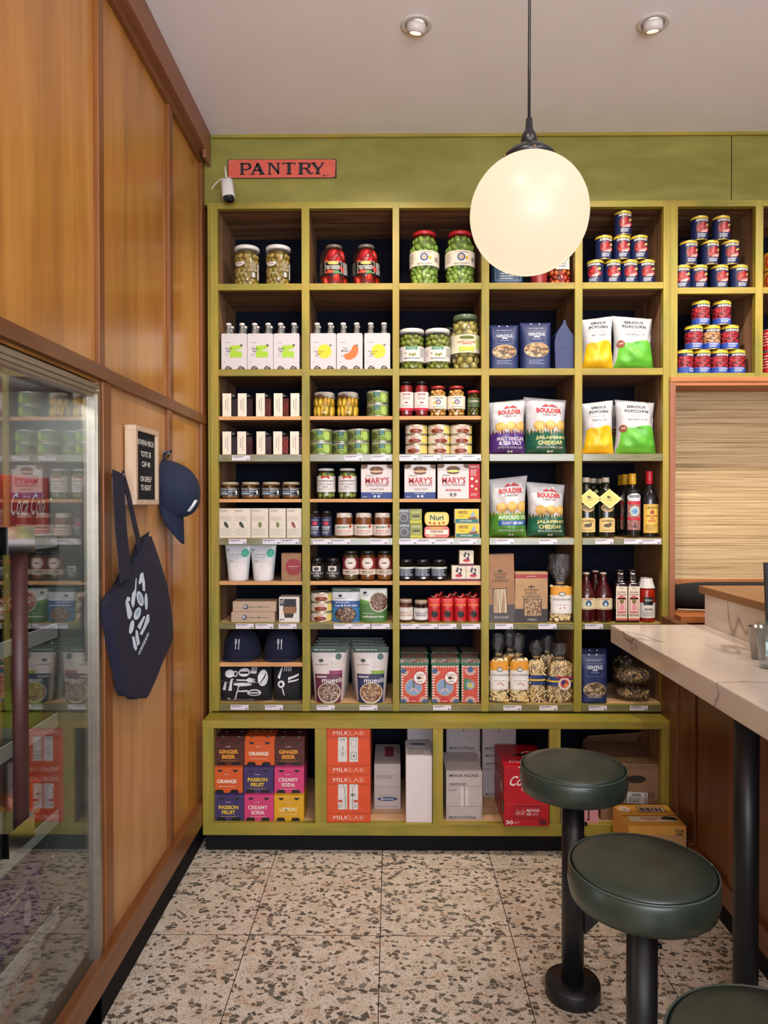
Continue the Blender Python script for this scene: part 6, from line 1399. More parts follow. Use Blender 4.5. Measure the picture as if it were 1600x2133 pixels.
def a_wm(A): A.rect(0, 0, 1, .55, '#3f6a2c', 1).poly([(0, .55), (0, .68), (.3, .63), (.5, .55)], '#5a8a34', 1).ell(.7, .6, .34, .3, '#cfc6b4', 3, 26).ell(.7, .6, .31, .27, NUTG, 4, 26).ell(.2, .87, .07, .04, INKB, 3).lines(.12, .78, .32, .82, 1, '#55524c', 3).text('hemp & maple', .32, .26, .4, .035, '#e0e4d8', 5, .01).text('walkabout mix', .5, .17, .78, .06, '#e6eadc', 5, .02)
put('wm', lambda: bag('nut_pouch', 58, 69, .025, m('#cfd2cc', .35), a_wm, p=2.6, q0=0, q1=.9, q1p=.7, wr=.0018, seed=8), 777.5, 'r8', 'green walkabout nut mix pouch with round window', 'pouch', 'nut mix pouches', dy=.01)
def a_sj(c, s):
    def f(A): A.rect(.22, 0, .8, 1, '#dcd6d0', 0).frame(.24, .03, .78, .97, .008, c, 2).text(s, .5, .5, .36, .36, c, 3, .02).lines(.38, .8, .62, .86, 1, '#8a8480', 2)
    return f
put('sj1', lambda: jar(30, 47, '#a08c78', 8, .9, solid='#7a3c20', art=a_sj('#a8704c', 'SPICY\nSALSA'), lv=(.1, .66), neck=.84, sh=.8, fill=.92), 845, 'r8', 'small orange brown spread jar with white label', 'jar', dy=.004)
put('sj2', lambda: jar(30, 45, '#a08c78', 8, .9, solid='#3c1c18', art=a_sj('#3c4a60', 'SHALLOT\nSPREAD'), lv=(.1, .66), neck=.84, sh=.8, fill=.92), 877, 'r8', 'small dark spread jar with white and navy label', 'jar', dy=.004)
RB = m('#b51c22', .4, var=.04)
def a_rb(A): A.text('SAVOUR', .5, .72, .8, .06, '#d9a03c', 3, .02).circ(.5, .35, .28, '#8a141a', 2, 22).circ(.5, .35, .24, BLACKP, 3, 22).rect(.49, .48, .51, .68, '#d9a03c', 3).rect(.0, .0, 1, .07, '#7a4a1c', 2)
def redbag():
    t = thing('snack_bag'); mb, fn, A = bag('x', 26.5, 50, .022, RB, a_rb, p=3, q0=0, q1=.35, wr=.002, seed=11, build=False); child('bag', mb, t)
    H = 50 * K; tw = MB(); tw.tube([(0, 0, H - .004), (.004, 0, H + .008), (.016, 0, H + .014)], [.006, .004, .009], RB, 8); child('twisted_top', tw, t)
    child('tie', MB().tube([(-.012, -.003, H + .008), (.0, -.006, H + .002), (.012, -.002, H + .008)], .0016, m('#c9b49a'), 6), t)
    return t, .022
for i, px in enumerate((905, 932.5, 960, 987)): put('rb', redbag, px, 'r8', 'red snack bag with black disc print and tied top, %s of four' % ('leftmost', 'second', 'third', 'rightmost')[i], 'bag', 'red snack bags with black disc', dy=.006 if i % 2 else .002)
for i, px in enumerate((915, 945, 975)): put('rb', redbag, px, 'r8', 'red snack bag in the row behind, %s of three' % ('left', 'middle', 'right')[i], 'bag', 'red snack bags with black disc', dy=.075)
# ---- pasta boxes
FET = speck('fettuccine_strands', ['#d9b48a', '#e6c8a2', '#c99a70', '#f0dcc0'], 170, .5, (1, 1, .04)); FUS = speck('fusilli_pile', ['#b5845c', '#d0a678', '#8f6240', '#dcb98c'], 130, .5)
def ink(A, cy, sz, w): A.text('OTWAY\nPASTA\nCOMPANY', .5, cy, w, sz, '#2c2420', 3, .0).ell(.5, cy + sz * .75, .02, sz * .2, '#2c2420', 3).ell(.44, cy + sz * .72, .045, sz * .06, '#2c2420', 3).ell(.56, cy + sz * .72, .045, sz * .06, '#2c2420', 3)
def a_fet(A): A.rect(0, 0, 1, .26, '#4c4444', 1); ink(A, .66, .13, .6); A.rect(.2, .13, .72, .50, '#2c2420', 2).rect(.22, .14, .70, .49, FET, 3).text('FETTUCCINE', .5, .075, .5, .03, '#c9bfb8', 3, 0)
def a_fus(A): A.rect(0, 0, 1, .27, '#332c2c', 1).rect(0, .88, 1, .955, '#9a3034', 1).lines(.35, .9, .65, .93, 1, '#d0a8a4', 3); ink(A, .58, .18, .58); A.rect(.26, .12, .82, .47, '#2c2420', 2).rect(.28, .13, .80, .46, FUS, 3).text('FUSILLI', .52, .06, .26, .04, '#c9bfb8', 3, 0)
put('fet', lambda: box('pasta_box', 57, 141, .05, KRAFT, front=a_fet), 1045, 'r8', 'tall kraft fettuccine box leaning left against the divider', 'box', 'kraft pasta boxes', dy=.004)
PROTO['fet'][0].rotation_euler = (R(0), R(-1.5), 0)
put('fus', lambda: box('pasta_box', 67, 104, .05, KRAFT2, front=a_fus), 1107, 'r8', 'kraft fusilli box with a red band on top', 'box', 'kraft pasta boxes', dy=.004)
def a_orec(A): A.rect(0, 0, 1, .68, '#d9d2cc', 0).rect(0, .68, 1, 1, '#d9952c', 0).ell(.5, .72, .17, .08, '#4a5a5c', 2).ell(.5, .72, .13, .055, '#c9c6b8', 3).text('orecchiette', .5, .54, .84, .09, '#55606a', 3, 0).rect(.06, .5, .94, .503, '#8a8a88', 2).rect(.08, .04, .96, .44, '#ded8d2', 2).lines(.2, .3, .85, .34, 1, '#8a8480', 3)
OREC = lambda: pastabag(41, 140, .07, lambda A: (a_orec(A), A.ell(.4, .2, .03, .03, RED, 3), A.ell(.6, .22, .03, .03, RED, 3), A.ell(.5, .25, .025, .03, RED, 3), A.ell(.7, .17, .03, .03, '#b8502c', 3)), 'shell', (.2, .62), .70, seed=2)
put('orec0', lambda: pastabag(47, 140, .07, lambda A: (a_orec(A), A.ell(.4, .2, .03, .03, RED, 3), A.ell(.6, .22, .03, .03, RED, 3)), 'shell', (.13, .53), .57, seed=4, flare=1.0), 1167, 'r8', 'cellophane bag of ear shaped pasta with orange and white label, beside the fusilli box', 'bag', 'bags of ear shaped pasta', dy=.006)
put('orec', OREC, 1038.5, 'r10', 'cellophane bag of ear shaped pasta, bottom shelf far left', 'bag', 'bags of ear shaped pasta', dy=.004)
put('orec', None, 1080, 'r10', 'cellophane bag of ear shaped pasta, bottom shelf second from left', 'bag', 'bags of ear shaped pasta', dy=.004)
put('orec', None, 1062, 'r10', 'cellophane bag of ear shaped pasta in the second row, bottom shelf', 'bag', 'bags of ear shaped pasta', dy=.10)
put('tro', lambda: pastabag(38, 125, .06, None, 'long', neck=.74, band=1, seed=5, flare=.7), 1117, 'r10', 'cellophane bag of long twisted pasta with blue band, left of two', 'bag', 'bags of long twisted pasta', dy=.012)
put('tro2', lambda: pastabag(57, 120, .07, None, 'long', neck=.76, band=2, seed=8, flare=.6), 1165, 'r10', 'cellophane bag of long twisted pasta with round red sticker', 'bag', 'bags of long twisted pasta', dy=.004)
put('tro', None, 1140, 'r10', 'cellophane bag of long twisted pasta standing behind', 'bag', 'bags of long twisted pasta', dy=.12)
# ---- passata, hot sauce
PAS = m('#3c0a0c', .08, var=.1, spec=.7); SMK = m('#1c0f0e', .08, var=0, spec=.7); TSA = m('#9a2010', .12, var=.15)
def a_pa(A): A.rect(.02, 0, .98, .84, '#d6c6a0', 0).ell(.5, .84, .4, .14, '#d6c6a0', 0).circ(.5, .5, .12, '#1f5a84', 2, 20).ell(.5, .42, .05, .16, '#c9c6c0', 3).text('COLONNA', .5, .9, .34, .13, '#a8502c', 3, .02).lines(.25, .05, .75, .14, 1, '#4a4034', 3)
PASB = lambda: bottle(38, 102, PAS, .88, '#b5a890', a_pa, (.26, .50), caph=4, shoulder=.52, neckw=.34, capw=14, span=1.4)
put('pas', PASB, 1221, 'r8', 'dark red passata bottle with blue round emblem, left one', 'bottle', 'dark red passata bottles', dy=.006)
put('pas', None, 1256, 'r8', 'dark red passata bottle with blue round emblem, right one', 'bottle', 'dark red passata bottles', dy=.006)
put('pas', None, 1240, 'r8', 'dark red passata bottle standing behind the front two', 'bottle', 'dark red passata bottles', dy=.10)
def a_sm(A): A.rect(0, 0, 1, 1, '#dccfb8', 0).text('Smokey\nChipotle', .5, .79, .84, .15, '#7a2c28', 3, .02).rect(.12, .22, .88, .66, '#c9525a', 2).ell(.5, .64, .38, .08, '#c9525a', 2).rect(.18, .26, .82, .62, '#d9c4b4', 3).ell(.5, .56, .2, .08, '#7a6a3c', 4).ell(.5, .38, .2, .1, '#d98a94', 4).text('HOT SAUCE', .5, .16, .84, .06, '#7a2420', 3, .03).rect(0, 0, 1, .06, '#c9525a', 3).lines(.3, .93, .7, .96, 1, '#3a302c', 3)
SMB = lambda: bottle(25, 108, SMK, .80, '#2c2322', a_sm, (.04, .69), caph=3, shoulder=.72, neckw=.56, capw=15, span=.92, sq=10, capr=.6)
put('sm', SMB, 1291, 'r8', 'square smoky hot sauce bottle, left of two', 'bottle', 'square smoky hot sauce bottles', dy=.006)
put('sm', None, 1316.5, 'r8', 'square smoky hot sauce bottle, right of two', 'bottle', 'square smoky hot sauce bottles', dy=.006)
def ts():
    t, r = bottle(35, 90, TSA, .86, '#ddd8d4', lambda A: A.rect(0, 0, 1, .72, '#d8d2cc', 0).rect(.28, .62, .68, 1, BLACKP, 2).text('BASILICO', .48, .85, .3, .09, '#c9c6c0', 3).text('BASIL', .5, .42, .34, .1, '#3a3a3c', 3).lines(.25, .1, .75, .3, 3, '#8a8480', 2, .3), (.1, .58), caph=8, shoulder=.7, neckw=.62, capw=24, span=1.4)
    H = 90 * K; N = 36; vs = []; fs = []
    for i, (rr_, zz) in enumerate(((.024, H + .001), (.0265, H - .003), (.027, H - .010), (.034, H - .034), (.0375, H - .042))):
        for k in range(N): a = 2 * math.pi * k / N; f = 1 + .04 * math.cos(a * 9) * (i > 1); vs.append((rr_ * f * math.cos(a), rr_ * f * math.sin(a), zz))
    for i in range(4):
        for k in range(N): fs.append((i * N + k, i * N + (k + 1) % N, (i + 1) * N + (k + 1) % N, (i + 1) * N + k))
    fs.append(tuple(range(N))); child('paper_cover', MB().add(vs, fs, m('#cfcac6', .6), True), t); return t, r
put('ts', ts, 1346, 'r8', 'bright red tomato sauce bottle with white pleated cover', 'bottle', dy=.006)

# ---- row 6: folded caps & totes
NV2 = m('#0f1430', .9, var=.12, vs=80)
def fcap():
    t = thing('baseball_cap'); d = MB(); vs = []; fs = []; N = 24
    for i in range(9):
        a = math.pi / 2 * i / 8
        for k in range(N):
            b = 2 * math.pi * k / N; f = 1 + .02 * math.sin(3 * b + 1)
            vs.append((.085 * math.cos(a) ** .7 * math.cos(b) * f, .085 * math.cos(a) ** .7 * math.sin(b) * f, .006 + .118 * math.sin(a) ** .9))
    for i in range(8):
        for k in range(N): fs.append((i * N + k, i * N + (k + 1) % N, (i + 1) * N + (k + 1) % N, (i + 1) * N + k))
    child('crown', d.add(vs, fs, NV2, True), t)
    b_ = MB(); vs = []; fs = []
    for i in range(13):
        s = i / 12 * 2 - 1
        for j in range(5):
            q = j / 4; yy = -.07 * (1 - s * s * .85) ** .5 - q * .055 * (1 - s * s) ** .4; vs.append((s * .084, yy, .020 - .014 * s * s - .013 * q))
    for i in range(12):
        for j in range(4): a = i * 5 + j; fs.append((a, a + 1, a + 6, a + 5))
    o = child('brim', b_.add(vs, fs, NV2, True), t); so_ = o.modifiers.new('t', 'SOLIDIFY'); so_.thickness = .004
    e = MB(); A = Art(.026, .04); w_ = m('#c9ccd4', .6)
    A.rect(.12, 0, .26, .6, w_, 1).rect(.02, .55, .36, .7, w_, 1)
    for x in (.02, .15, .28): A.rect(x, .68, x + .08, 1, w_, 1)
    A.rect(.66, 0, .8, .5, w_, 1).poly([(.66, .45), (.8, .45), (.84, .98), (.7, 1), (.6, .8)], w_, 1)
    A.emit(e, lambda u, v, dd: (u, -.083 + v * .28 - dd - .004, .05 + v * 1.1)); child('emblem', e, t)
    return t, .115
put('fc', fcap, 505, 's9', 'navy cap with fork and knife emblem on the shelf, left one', 'cap', 'navy caps on the shelf', dy=-.0, rz=-3)
put('fc', None, 588, 's9', 'navy cap with fork and knife emblem on the shelf, right one', 'cap', 'navy caps on the shelf', dy=.0, rz=2)
BLKF = m('#16161f', .9, var=.1, vs=70)
def ftote(w, seed, full):
    W, H = w * K, 74 * K; t = thing('folded_tote'); fn = surf(W, H, .05, p=4, q0=.25, q1=.25, q1p=.6, wr=.007, seed=seed); mb = bagmb(W, H, fn, BLKF, 20, 16); child('cloth', mb, t)
    A = Art(W, H); w_ = m('#d8d8dc', .7)
    if full:
        A.ell(.22, .8, .09, .1, w_, 2).ring(.33, .8, .03, .05, w_, 2, 14).ell(.50, .84, .11, .1, w_, 2).rect(.42, .81, .58, .86, BLKF, 3)
        for i in range(4): A.rect(.63 + i * .03, .84, .645 + i * .03, .97, w_, 2)
        A.rect(.62, .82, .74, .87, w_, 2).ell(.86, .68, .09, .22, w_, 2, 24)
        for i in range(3): A.poly([(.8 + i * .035, .55 + i * .06), (.815 + i * .035, .54 + i * .06), (.9 + i * .01, .7 + i * .05), (.885 + i * .01, .71 + i * .05)], BLKF, 3)
        A.rect(.36, .62, .58, .66, w_, 2).ell(.62, .64, .06, .07, w_, 2)
        for i in range(3): A.rect(.62, .585 + i * .04, .72, .605 + i * .04, w_, 2)
        A.poly([(.08, .35), (.15, .35), (.17, .55), (.13, .6)], w_, 2).poly([(.2, .34), (.27, .34), (.28, .6), (.3, .68), (.25, .66)], w_, 2)
        A.ell(.48, .52, .18, .045, w_, 2).rect(.38, .32, .58, .36, w_, 2).ell(.7, .28, .13, .1, w_, 2).ell(.7, .28, .1, .065, BLKF, 3).ell(.7, .28, .1, .02, w_, 4)
        A.text('Rowena', .42, .06, .5, .12, w_, 2, 0).rect(.05, .575, .9, .58, w_, 4).poly([(.3, .05), (.42, .55), (.44, .55), (.33, .05)], w_, 4)
    else:
        A.poly([(.2, .7), (.3, .95), (.35, .95), (.28, .66)], w_, 2).ell(.32, .52, .12, .1, w_, 2).ell(.32, .52, .05, .05, BLKF, 3).poly([(.55, .62), (.9, .75), (.9, .8), (.55, .7)], w_, 2).poly([(.55, .55), (.9, .62), (.9, .66), (.55, .6)], w_, 2)
        for i in range(4): A.rect(.4 + i * .07, .86, .43 + i * .07, .97, w_, 2)
        A.poly([(.4, .2), (.35, .42), (.38, .42), (.45, .2)], w_, 2)
    p_ = MB(); A.emit(p_, fn, du=W / 20, dv=H / 16, u0=-W / 2, off=.0007); pr_ = child('print', p_, t)
    return t, .05
put('ft1', lambda: ftote(108, 2, True), 508, 'r10', 'folded black tote printed with large white utensils', 'bag', 'folded black totes', dy=.004)
put('ft2', lambda: ftote(62, 6, False), 597, 'r10', 'folded black tote half hidden behind the green upright', 'bag', 'folded black totes', dy=.01)
# ---- muesli
def a_mu(c1, c2, top, s1, s2):
    def f(A):
        A.rect(0, .9, 1, 1, '#2a4438', 2).lines(.08, .94, .7, .96, 1, '#b5c0b4', 3, .8)
        A.rect(.08, .0, .92, .52, c1, 1).rect(.52, .52, .92, .58, c2, 1).ell(.28, .76, .07, .03, '#2c3c34', 3).text('brookfarm', .28, .69, .36, .03, '#4a4c48', 3, 0).ring(.78, .83, .05, .085, '#2c4a44', 3, 18).circ(.78, .83, .05, '#4a6a5c', 3, 12).lines(.55, .62, .9, .76, 4, '#9a9894', 2, .2)
        A.text(s1, .28, .475, .3, .045, '#e4dce0', 3, .01).text('muesli', .60, .41, .6, .085, '#ece4e8', 3, .01)
        A.ell(.52, .18, .38, .19, '#d0c4b8', 2, 28).ell(.52, .19, .35, .17, s2, 3, 28)
    return f
MU1 = speck('berry_muesli_print', ['#6a2430', '#a8806c', '#c9a890', '#8a5a4c', '#d8c4b0'], 170, .5); MU2 = speck('apricot_muesli_print', ['#b57a3c', '#c99a6c', '#a8663c', '#e0bc90', '#8a5c44'], 150, .5)
MB1 = m('#c2b6b2', .35, var=.02)
MUS = lambda c1, c2, s1, sp_, sd: (lambda: bag('muesli_pouch', 76, 113, .038, MB1, a_mu(c1, c2, None, s1, sp_), p=2.6, q0=0, q1=.95, q1p=.75, wr=.002, seed=sd, wx=lambda q: .78 + .22 * q))
put('mu1', MUS('#5a1f38', '#8a2a5c', 'toasted', MU1, 21), 684, 'r10', 'maroon toasted muesli pouch at the front', 'pouch', 'muesli pouches', dy=.004)
def n2(): 
    o, d = MUS('#22264c', '#7a9a34', 'natural', MU2, 22)(); return o, d
put('mu2', n2, 772, 'r10', 'dark blue natural muesli pouch at the front', 'pouch', 'muesli pouches', dy=.004)
for i in range(3):
    put('mu1', None, 688 + i * 4, 'r10', 'maroon muesli pouch, %s behind the front one' % ('first', 'second', 'third')[i], 'pouch', 'muesli pouches', dy=.07 + .075 * i)
    put('mu2', None, 768 - i * 3, 'r10', 'dark blue muesli pouch, %s behind the front one' % ('first', 'second', 'third')[i], 'pouch', 'muesli pouches', dy=.07 + .075 * i)
# ---- decorated tins
CHK = lambda A, x0, x1, y0, y1, n: [A.rect(x0, y0 + (y1 - y0) * i / n, x1, y0 + (y1 - y0) * (i + .5) / n, '#b8383c', 3) for i in range(n)]
def fan(A, cx, cy, r, a0, a1):
    n = 10
    for i in range(n):
        a = a0 + (a1 - a0) * i / n; b = a0 + (a1 - a0) * (i + .5) / n; k = A.W / A.H
        A.poly([(cx, cy), (cx + r * math.cos(R(a)), cy + k * r * math.sin(R(a))), (cx + r * math.cos(R(b)), cy + k * r * math.sin(R(b)))], '#d8d0c0', 4)
    A.ell(cx, cy, r * .5, r * .5 * A.W / A.H, '#3c5a84', 5, 16)
def a_tin(wide):
    def f(A):
        A.rect(0, 0, 1, 1, '#c04a38', 0).rect(0, 0, .09, 1, '#d8d0c0', 2).rect(.91, 0, 1, 1, '#d8d0c0', 2); CHK(A, 0, .09, 0, 1, 14); CHK(A, .91, 1, 0, 1, 14)
        for i in range(8): A.rect(.1 + i * .1, .95, .15 + i * .1, 1, '#d8d0c0', 3)
        if wide:
            A.circ(.48, .42, .33, '#d9b45c', 2, 28).circ(.48, .42, .31, '#7f96b8', 3, 28); fan(A, .1, .86, .2, -90, 0); fan(A, .1, .02, .22, 0, 90); fan(A, .9, .02, .22, 90, 180)
            A.poly([(.3, .3), (.45, .42), (.5, .4), (.34, .27)], '#d0a89c', 4).poly([(.66, .3), (.5, .42), (.46, .4), (.62, .27)], '#d0a89c', 4).poly([(.44, .6), (.52, .6), (.5, .4), (.46, .4)], '#4a6a4c', 4)
            A.circ(.72, .68, .27, '#b8283c', 6, 28).circ(.72, .68, .235, '#e4dcd8', 7, 28).text('Siciliano', .72, .765, .36, .06, '#8a2a34', 8, 0).rect(.6, .64, .74, .71, '#2c1c1a', 8).rect(.72, .65, .84, .69, '#c98a4c', 8).text('ALMOND', .72, .58, .2, .04, '#4a2c2c', 8).circ(.48, .03, .16, '#b8283c', 6, 20).text('Siciliano', .48, .05, .2, .04, '#e4dcd8', 7, 0)
        else:
            A.rect(.12, .35, .5, .65, '#3c7a4c', 2).circ(.5, .48, .26, '#8a9cb4', 4, 22).ell(.42, .46, .07, .045, '#d0c04c', 5).ell(.58, .46, .07, .045, '#d0c04c', 5).ell(.5, .52, .06, .04, '#c9b844', 5).ell(.5, .57, .07, .02, '#3c5a34', 5); fan(A, .5, .9, .34, 180, 360); fan(A, .5, .02, .34, 0, 180)
    return f
TINM = speck('tin_lid_pattern', ['#b8544c', '#c9a094', '#8a9a84', '#d8b8a8'], 140, .4)
def ptin(w, wide):
    t = thing('pastry_tin'); W, H, D = w * K, 91 * K, .125
    b = MB(); b.box(-W / 2, W / 2, -D / 2, D / 2, 0, H * .88, m('#2f6a4c', .35)); A = Art(W * .94, H * .84); a_tin(wide)(A); A.emit(b, flat((0, -D / 2, H * .01), (1, 0, 0), (0, 0, 1), (0, -1, 0)))
    child('tin', b, t, .0015)
    l = MB(); l.box(-W / 2 - .002, W / 2 + .002, -D / 2 - .002, D / 2 + .002, H * .88, H, m('#2f6a4c', .35)); A = Art(W, H * .07); A.rect(0, 0, 1, 1, TINM, 0); A.emit(l, flat((0, -D / 2 - .002, H * .925), (1, 0, 0), (0, 0, 1), (0, -1, 0))); A = Art(W * .9, D * .9); A.rect(0, 0, 1, 1, TINM, 0); A.emit(l, flat((0, -D * .45, H), (1, 0, 0), (0, 1, 0), (0, 0, 1)))
    child('lid', l, t, .0015); return t, D / 2 + .002
put('pt', lambda: ptin(58, True), 863, 'r10', 'red and blue patterned tin with white round sticker, left one', 'tin', 'patterned pastry tins', dy=.004)
put('pt', None, 928, 'r10', 'red and blue patterned tin with white round sticker, middle one', 'tin', 'patterned pastry tins', dy=.004)
put('pt2', lambda: ptin(38, False), 980, 'r10', 'patterned tin turned to its narrow lemon side', 'tin', 'patterned pastry tins', dy=.004)
put('pt', None, 863, 'r10', 'patterned tin standing behind the left one', 'tin', 'patterned pastry tins', dy=.15)
put('pt', None, 928, 'r10', 'patterned tin standing behind the middle one', 'tin', 'patterned pastry tins', dy=.15)
put('pt2', None, 981, 'r10', 'patterned tin standing behind the narrow lemon side', 'tin', 'patterned pastry tins', dy=.15)
# ---- col 5 bottom
put('g4', lambda: bag('pasta_packet', 59, 102, .036, GB, a_gen(.27), p=6, q0=0, q1=.3, q1p=.8, wr=.0022, seed=15), 1239, 'r10', 'navy pasta packet with penne picture on the bottom shelf', 'packet', dy=.006)
put('g4', None, 1240, 'r10', 'navy pasta packet hidden behind the bottom shelf one', 'packet', dy=.10)
BRF = [m('#8a7048', .5, var=.2), m('#b59a68', .5, var=.2), m('#6a5638', .5, var=.2)]
def lying(w, h, seed, n=240):
    t = thing('cellophane_bag'); W, H = w * K, h * K; D = .16; rr = random.Random(seed); c = MB()
    for k in range(n):
        a = rr.uniform(0, 6.28); q = rr.random() ** .5; x, y = q * W * .38 * math.cos(a), q * D * .38 * math.sin(a); z = H * .5 + H * .36 * (1 - q * q) ** .5 * rr.uniform(-1, 1)
        c.blob((x, y, z), (.012, .003, .006), rr.choice(BRF), Euler((rr.uniform(-1, 1), rr.uniform(-1, 1), rr.uniform(0, 3))), 6, 5)
    cc_ = child('contents', c, t); cc_['kind'] = 'stuff'
    vs = []; fs = []; N, Mq = 30, 8
    for j in range(Mq + 1):
        b = -math.pi / 2 + math.pi * j / Mq
        for k in range(N):
            a = 2 * math.pi * k / N; s = (abs(math.cos(a)) ** 3.5 + abs(math.sin(a)) ** 3.5) ** (-1 / 3.5); f = 1 + .09 * noise.noise(Vector((math.cos(a) * 3, math.sin(a) * 3, b * 2 + seed)))
            vs.append((W / 2 * math.cos(b) ** .7 * s * math.cos(a) * f * .92, D / 2 * math.cos(b) ** .7 * s * math.sin(a) * f * .92, H * .5 + H * .47 * math.sin(b) * f))
    for j in range(Mq):
        for k in range(N): fs.append((j * N + k, j * N + (k + 1) % N, (j + 1) * N + (k + 1) % N, (j + 1) * N + k))
    child('film', MB().add(vs, fs, FILM, True), t); return t, D / 2
put('ly', lambda: lying(86, 30, 3), 1318, 'r10', 'clear bag of brown dried mushrooms lying at the bottom', 'bag', 'clear bags of dried mushrooms', dy=.0)
put('ly2', lambda: lying(90, 40, 5), 1317, 'r10', 'clear bag of brown dried mushrooms lying on top of the other', 'bag', 'clear bags of dried mushrooms', dy=.004, dz=30.5 * K)
put('ly3', lambda: lying(60, 84, 9, 60), 1300, 'r10', 'clear crumpled bag at the back behind the mushrooms', 'bag', dy=.185)
# ================================================================== base cabinet goods
def zbase(px, py): return ZB
def soda(col, tcol, words, cancol, wpx=65, hpx=57):
    t = thing('soda_pack'); k = 3.05 / F; W, H, D = wpx * k, hpx * k, .125; mt = m(col, .5, var=.02)
    s = MB(); ch = H * .16
    pts = [(-W / 2, 0), (W / 2, 0), (W / 2, H * .86), (W * .43, H), (-W * .43, H), (-W / 2, H * .86)]
    s.prism([(-D / 2, 0), (D / 2, 0), (D / 2, H * .84), (D * .36, H), (-D * .36, H), (-D / 2, H * .84)], lambda a, b, c: (c, a, b), -W / 2, W / 2, mt)
    A = Art(W, H * .84)
    two = len(words) > 1
    A.text(words[0], .47, .58 if two else .5, .66 if len(words[0]) > 5 else .56, .17, tcol, 3, .05)
    if two: A.text(words[1], .47, .36, .45, .17, tcol, 3, .05)
    A.text('bobby', .46, .8, .17, .05, '#e0d8d4', 3, .02).lines(.2, .16 if two else .26, .78, .2 if two else .3, 1, tcol, 3, .4)
    for x in (.07, .57): A.poly([(x, 0), (x + .02, .1), (x + .07, .14), (x + .24, .14), (x + .29, .1), (x + .3, 0)], BLACKP, 2)
    for x in (.24, .76): A.poly([(x - .11, 1), (x - .03, .9), (x + .03, .9), (x + .11, 1)], m('#1c1a1c', .5), 2)
    A.emit(s, flat((0, -D / 2, 0), (1, 0, 0), (0, 0, 1), (0, -1, 0)))
    child('sleeve', s, t)
    r = W * .235
    cm_ = m(cancol, .3, .4, var=.03)
    for x in (-.26, .26):
        for y in (-.25, .25):
            o = child('drink_can', MB().lathe([(0, .003), (r * .8, .0), (r * .86, .002), (r, .008), (r, .012)], m('#8a8684', .25, .9), 20).lathe([(r, .012), (r * 1.0, H * .80), (r * .6, H * .90), (r * .6, H * .985)], m('#4a4442', .35, .6), 20, cap=False).lathe([(r * .6, H * .985), (r * .66, H), (r * .6, H + .0008), (r * .56, H - .002), (0, H - .002)], m('#8f8a88', .25, .9), 20), t); o.location = (x * W, y * D, 0)
            if y < 0:
                q = MB().lathe([(r * .80, .002), (r * 1.0, .008), (r * 1.0, H * .12)], cm_, 20, cap=False); cq = child('can_wall', q, o); cq.location = (0, -.0008 - (D * .25 - r) , 0)
    return t, D / 2
PK = dict(br=('#4a1c14', '#d9922c', ('GINGER', 'BEER'), '#7a4a2c'), orr=('#c9541c', '#e6d6c4', ('ORANGE',), '#c9641c'), pu=('#3a2c5c', '#d9b42c', ('PASSION', 'FRUIT'), '#4a3c6c'), pi=('#c4386c', '#e8cfc8', ('CREAMY', 'SODA'), '#a83a5c'), ye=('#cf9a14', '#eadfc0', ('LEMON',), '#c9a02c'))
NM = dict(br='brown ginger beer', orr='orange', pu='purple passion fruit', pi='pink creamy soda', ye='yellow lemon')
SG = 'soda four packs in the base cabinet'
rows = [(0, (('pu', 478), ('pi', 539), ('ye', 602)), 'bottom'), (1, (('orr', 474.5), ('pu', 538.5), ('pi', 602.5)), 'middle'), (2, (('br', 478.5), ('orr', 541), ('br', 603.5)), 'top')]
HB = 57.6 * 3.05 / F
lab = {('br', 478.5): 'brown ginger beer four pack, top left of the nine', ('br', 603.5): 'brown ginger beer four pack, top right of the nine', ('orr', 541): 'orange soda four pack between the two brown ones', ('orr', 474.5): 'orange soda four pack at the left of the middle row', ('pu', 478): 'purple passion fruit four pack in the bottom left corner', ('pu', 538.5): 'purple passion fruit four pack in the centre of the nine', ('pi', 539): 'pink creamy soda four pack between purple and yellow', ('pi', 602.5): 'pink creamy soda four pack above the yellow one', ('ye', 602): 'yellow lemon four pack, the only yellow one'}
for r_, row, nm in rows:
    for kind, px in row:
        a = PK[kind]; put('s' + kind, lambda a=a: soda(*a, wpx=61.5), px, ZB, lab[(kind, px)], 'drinks', SG, Yf=YB, dy=.012, dz=r_ * HB, pym=1640)
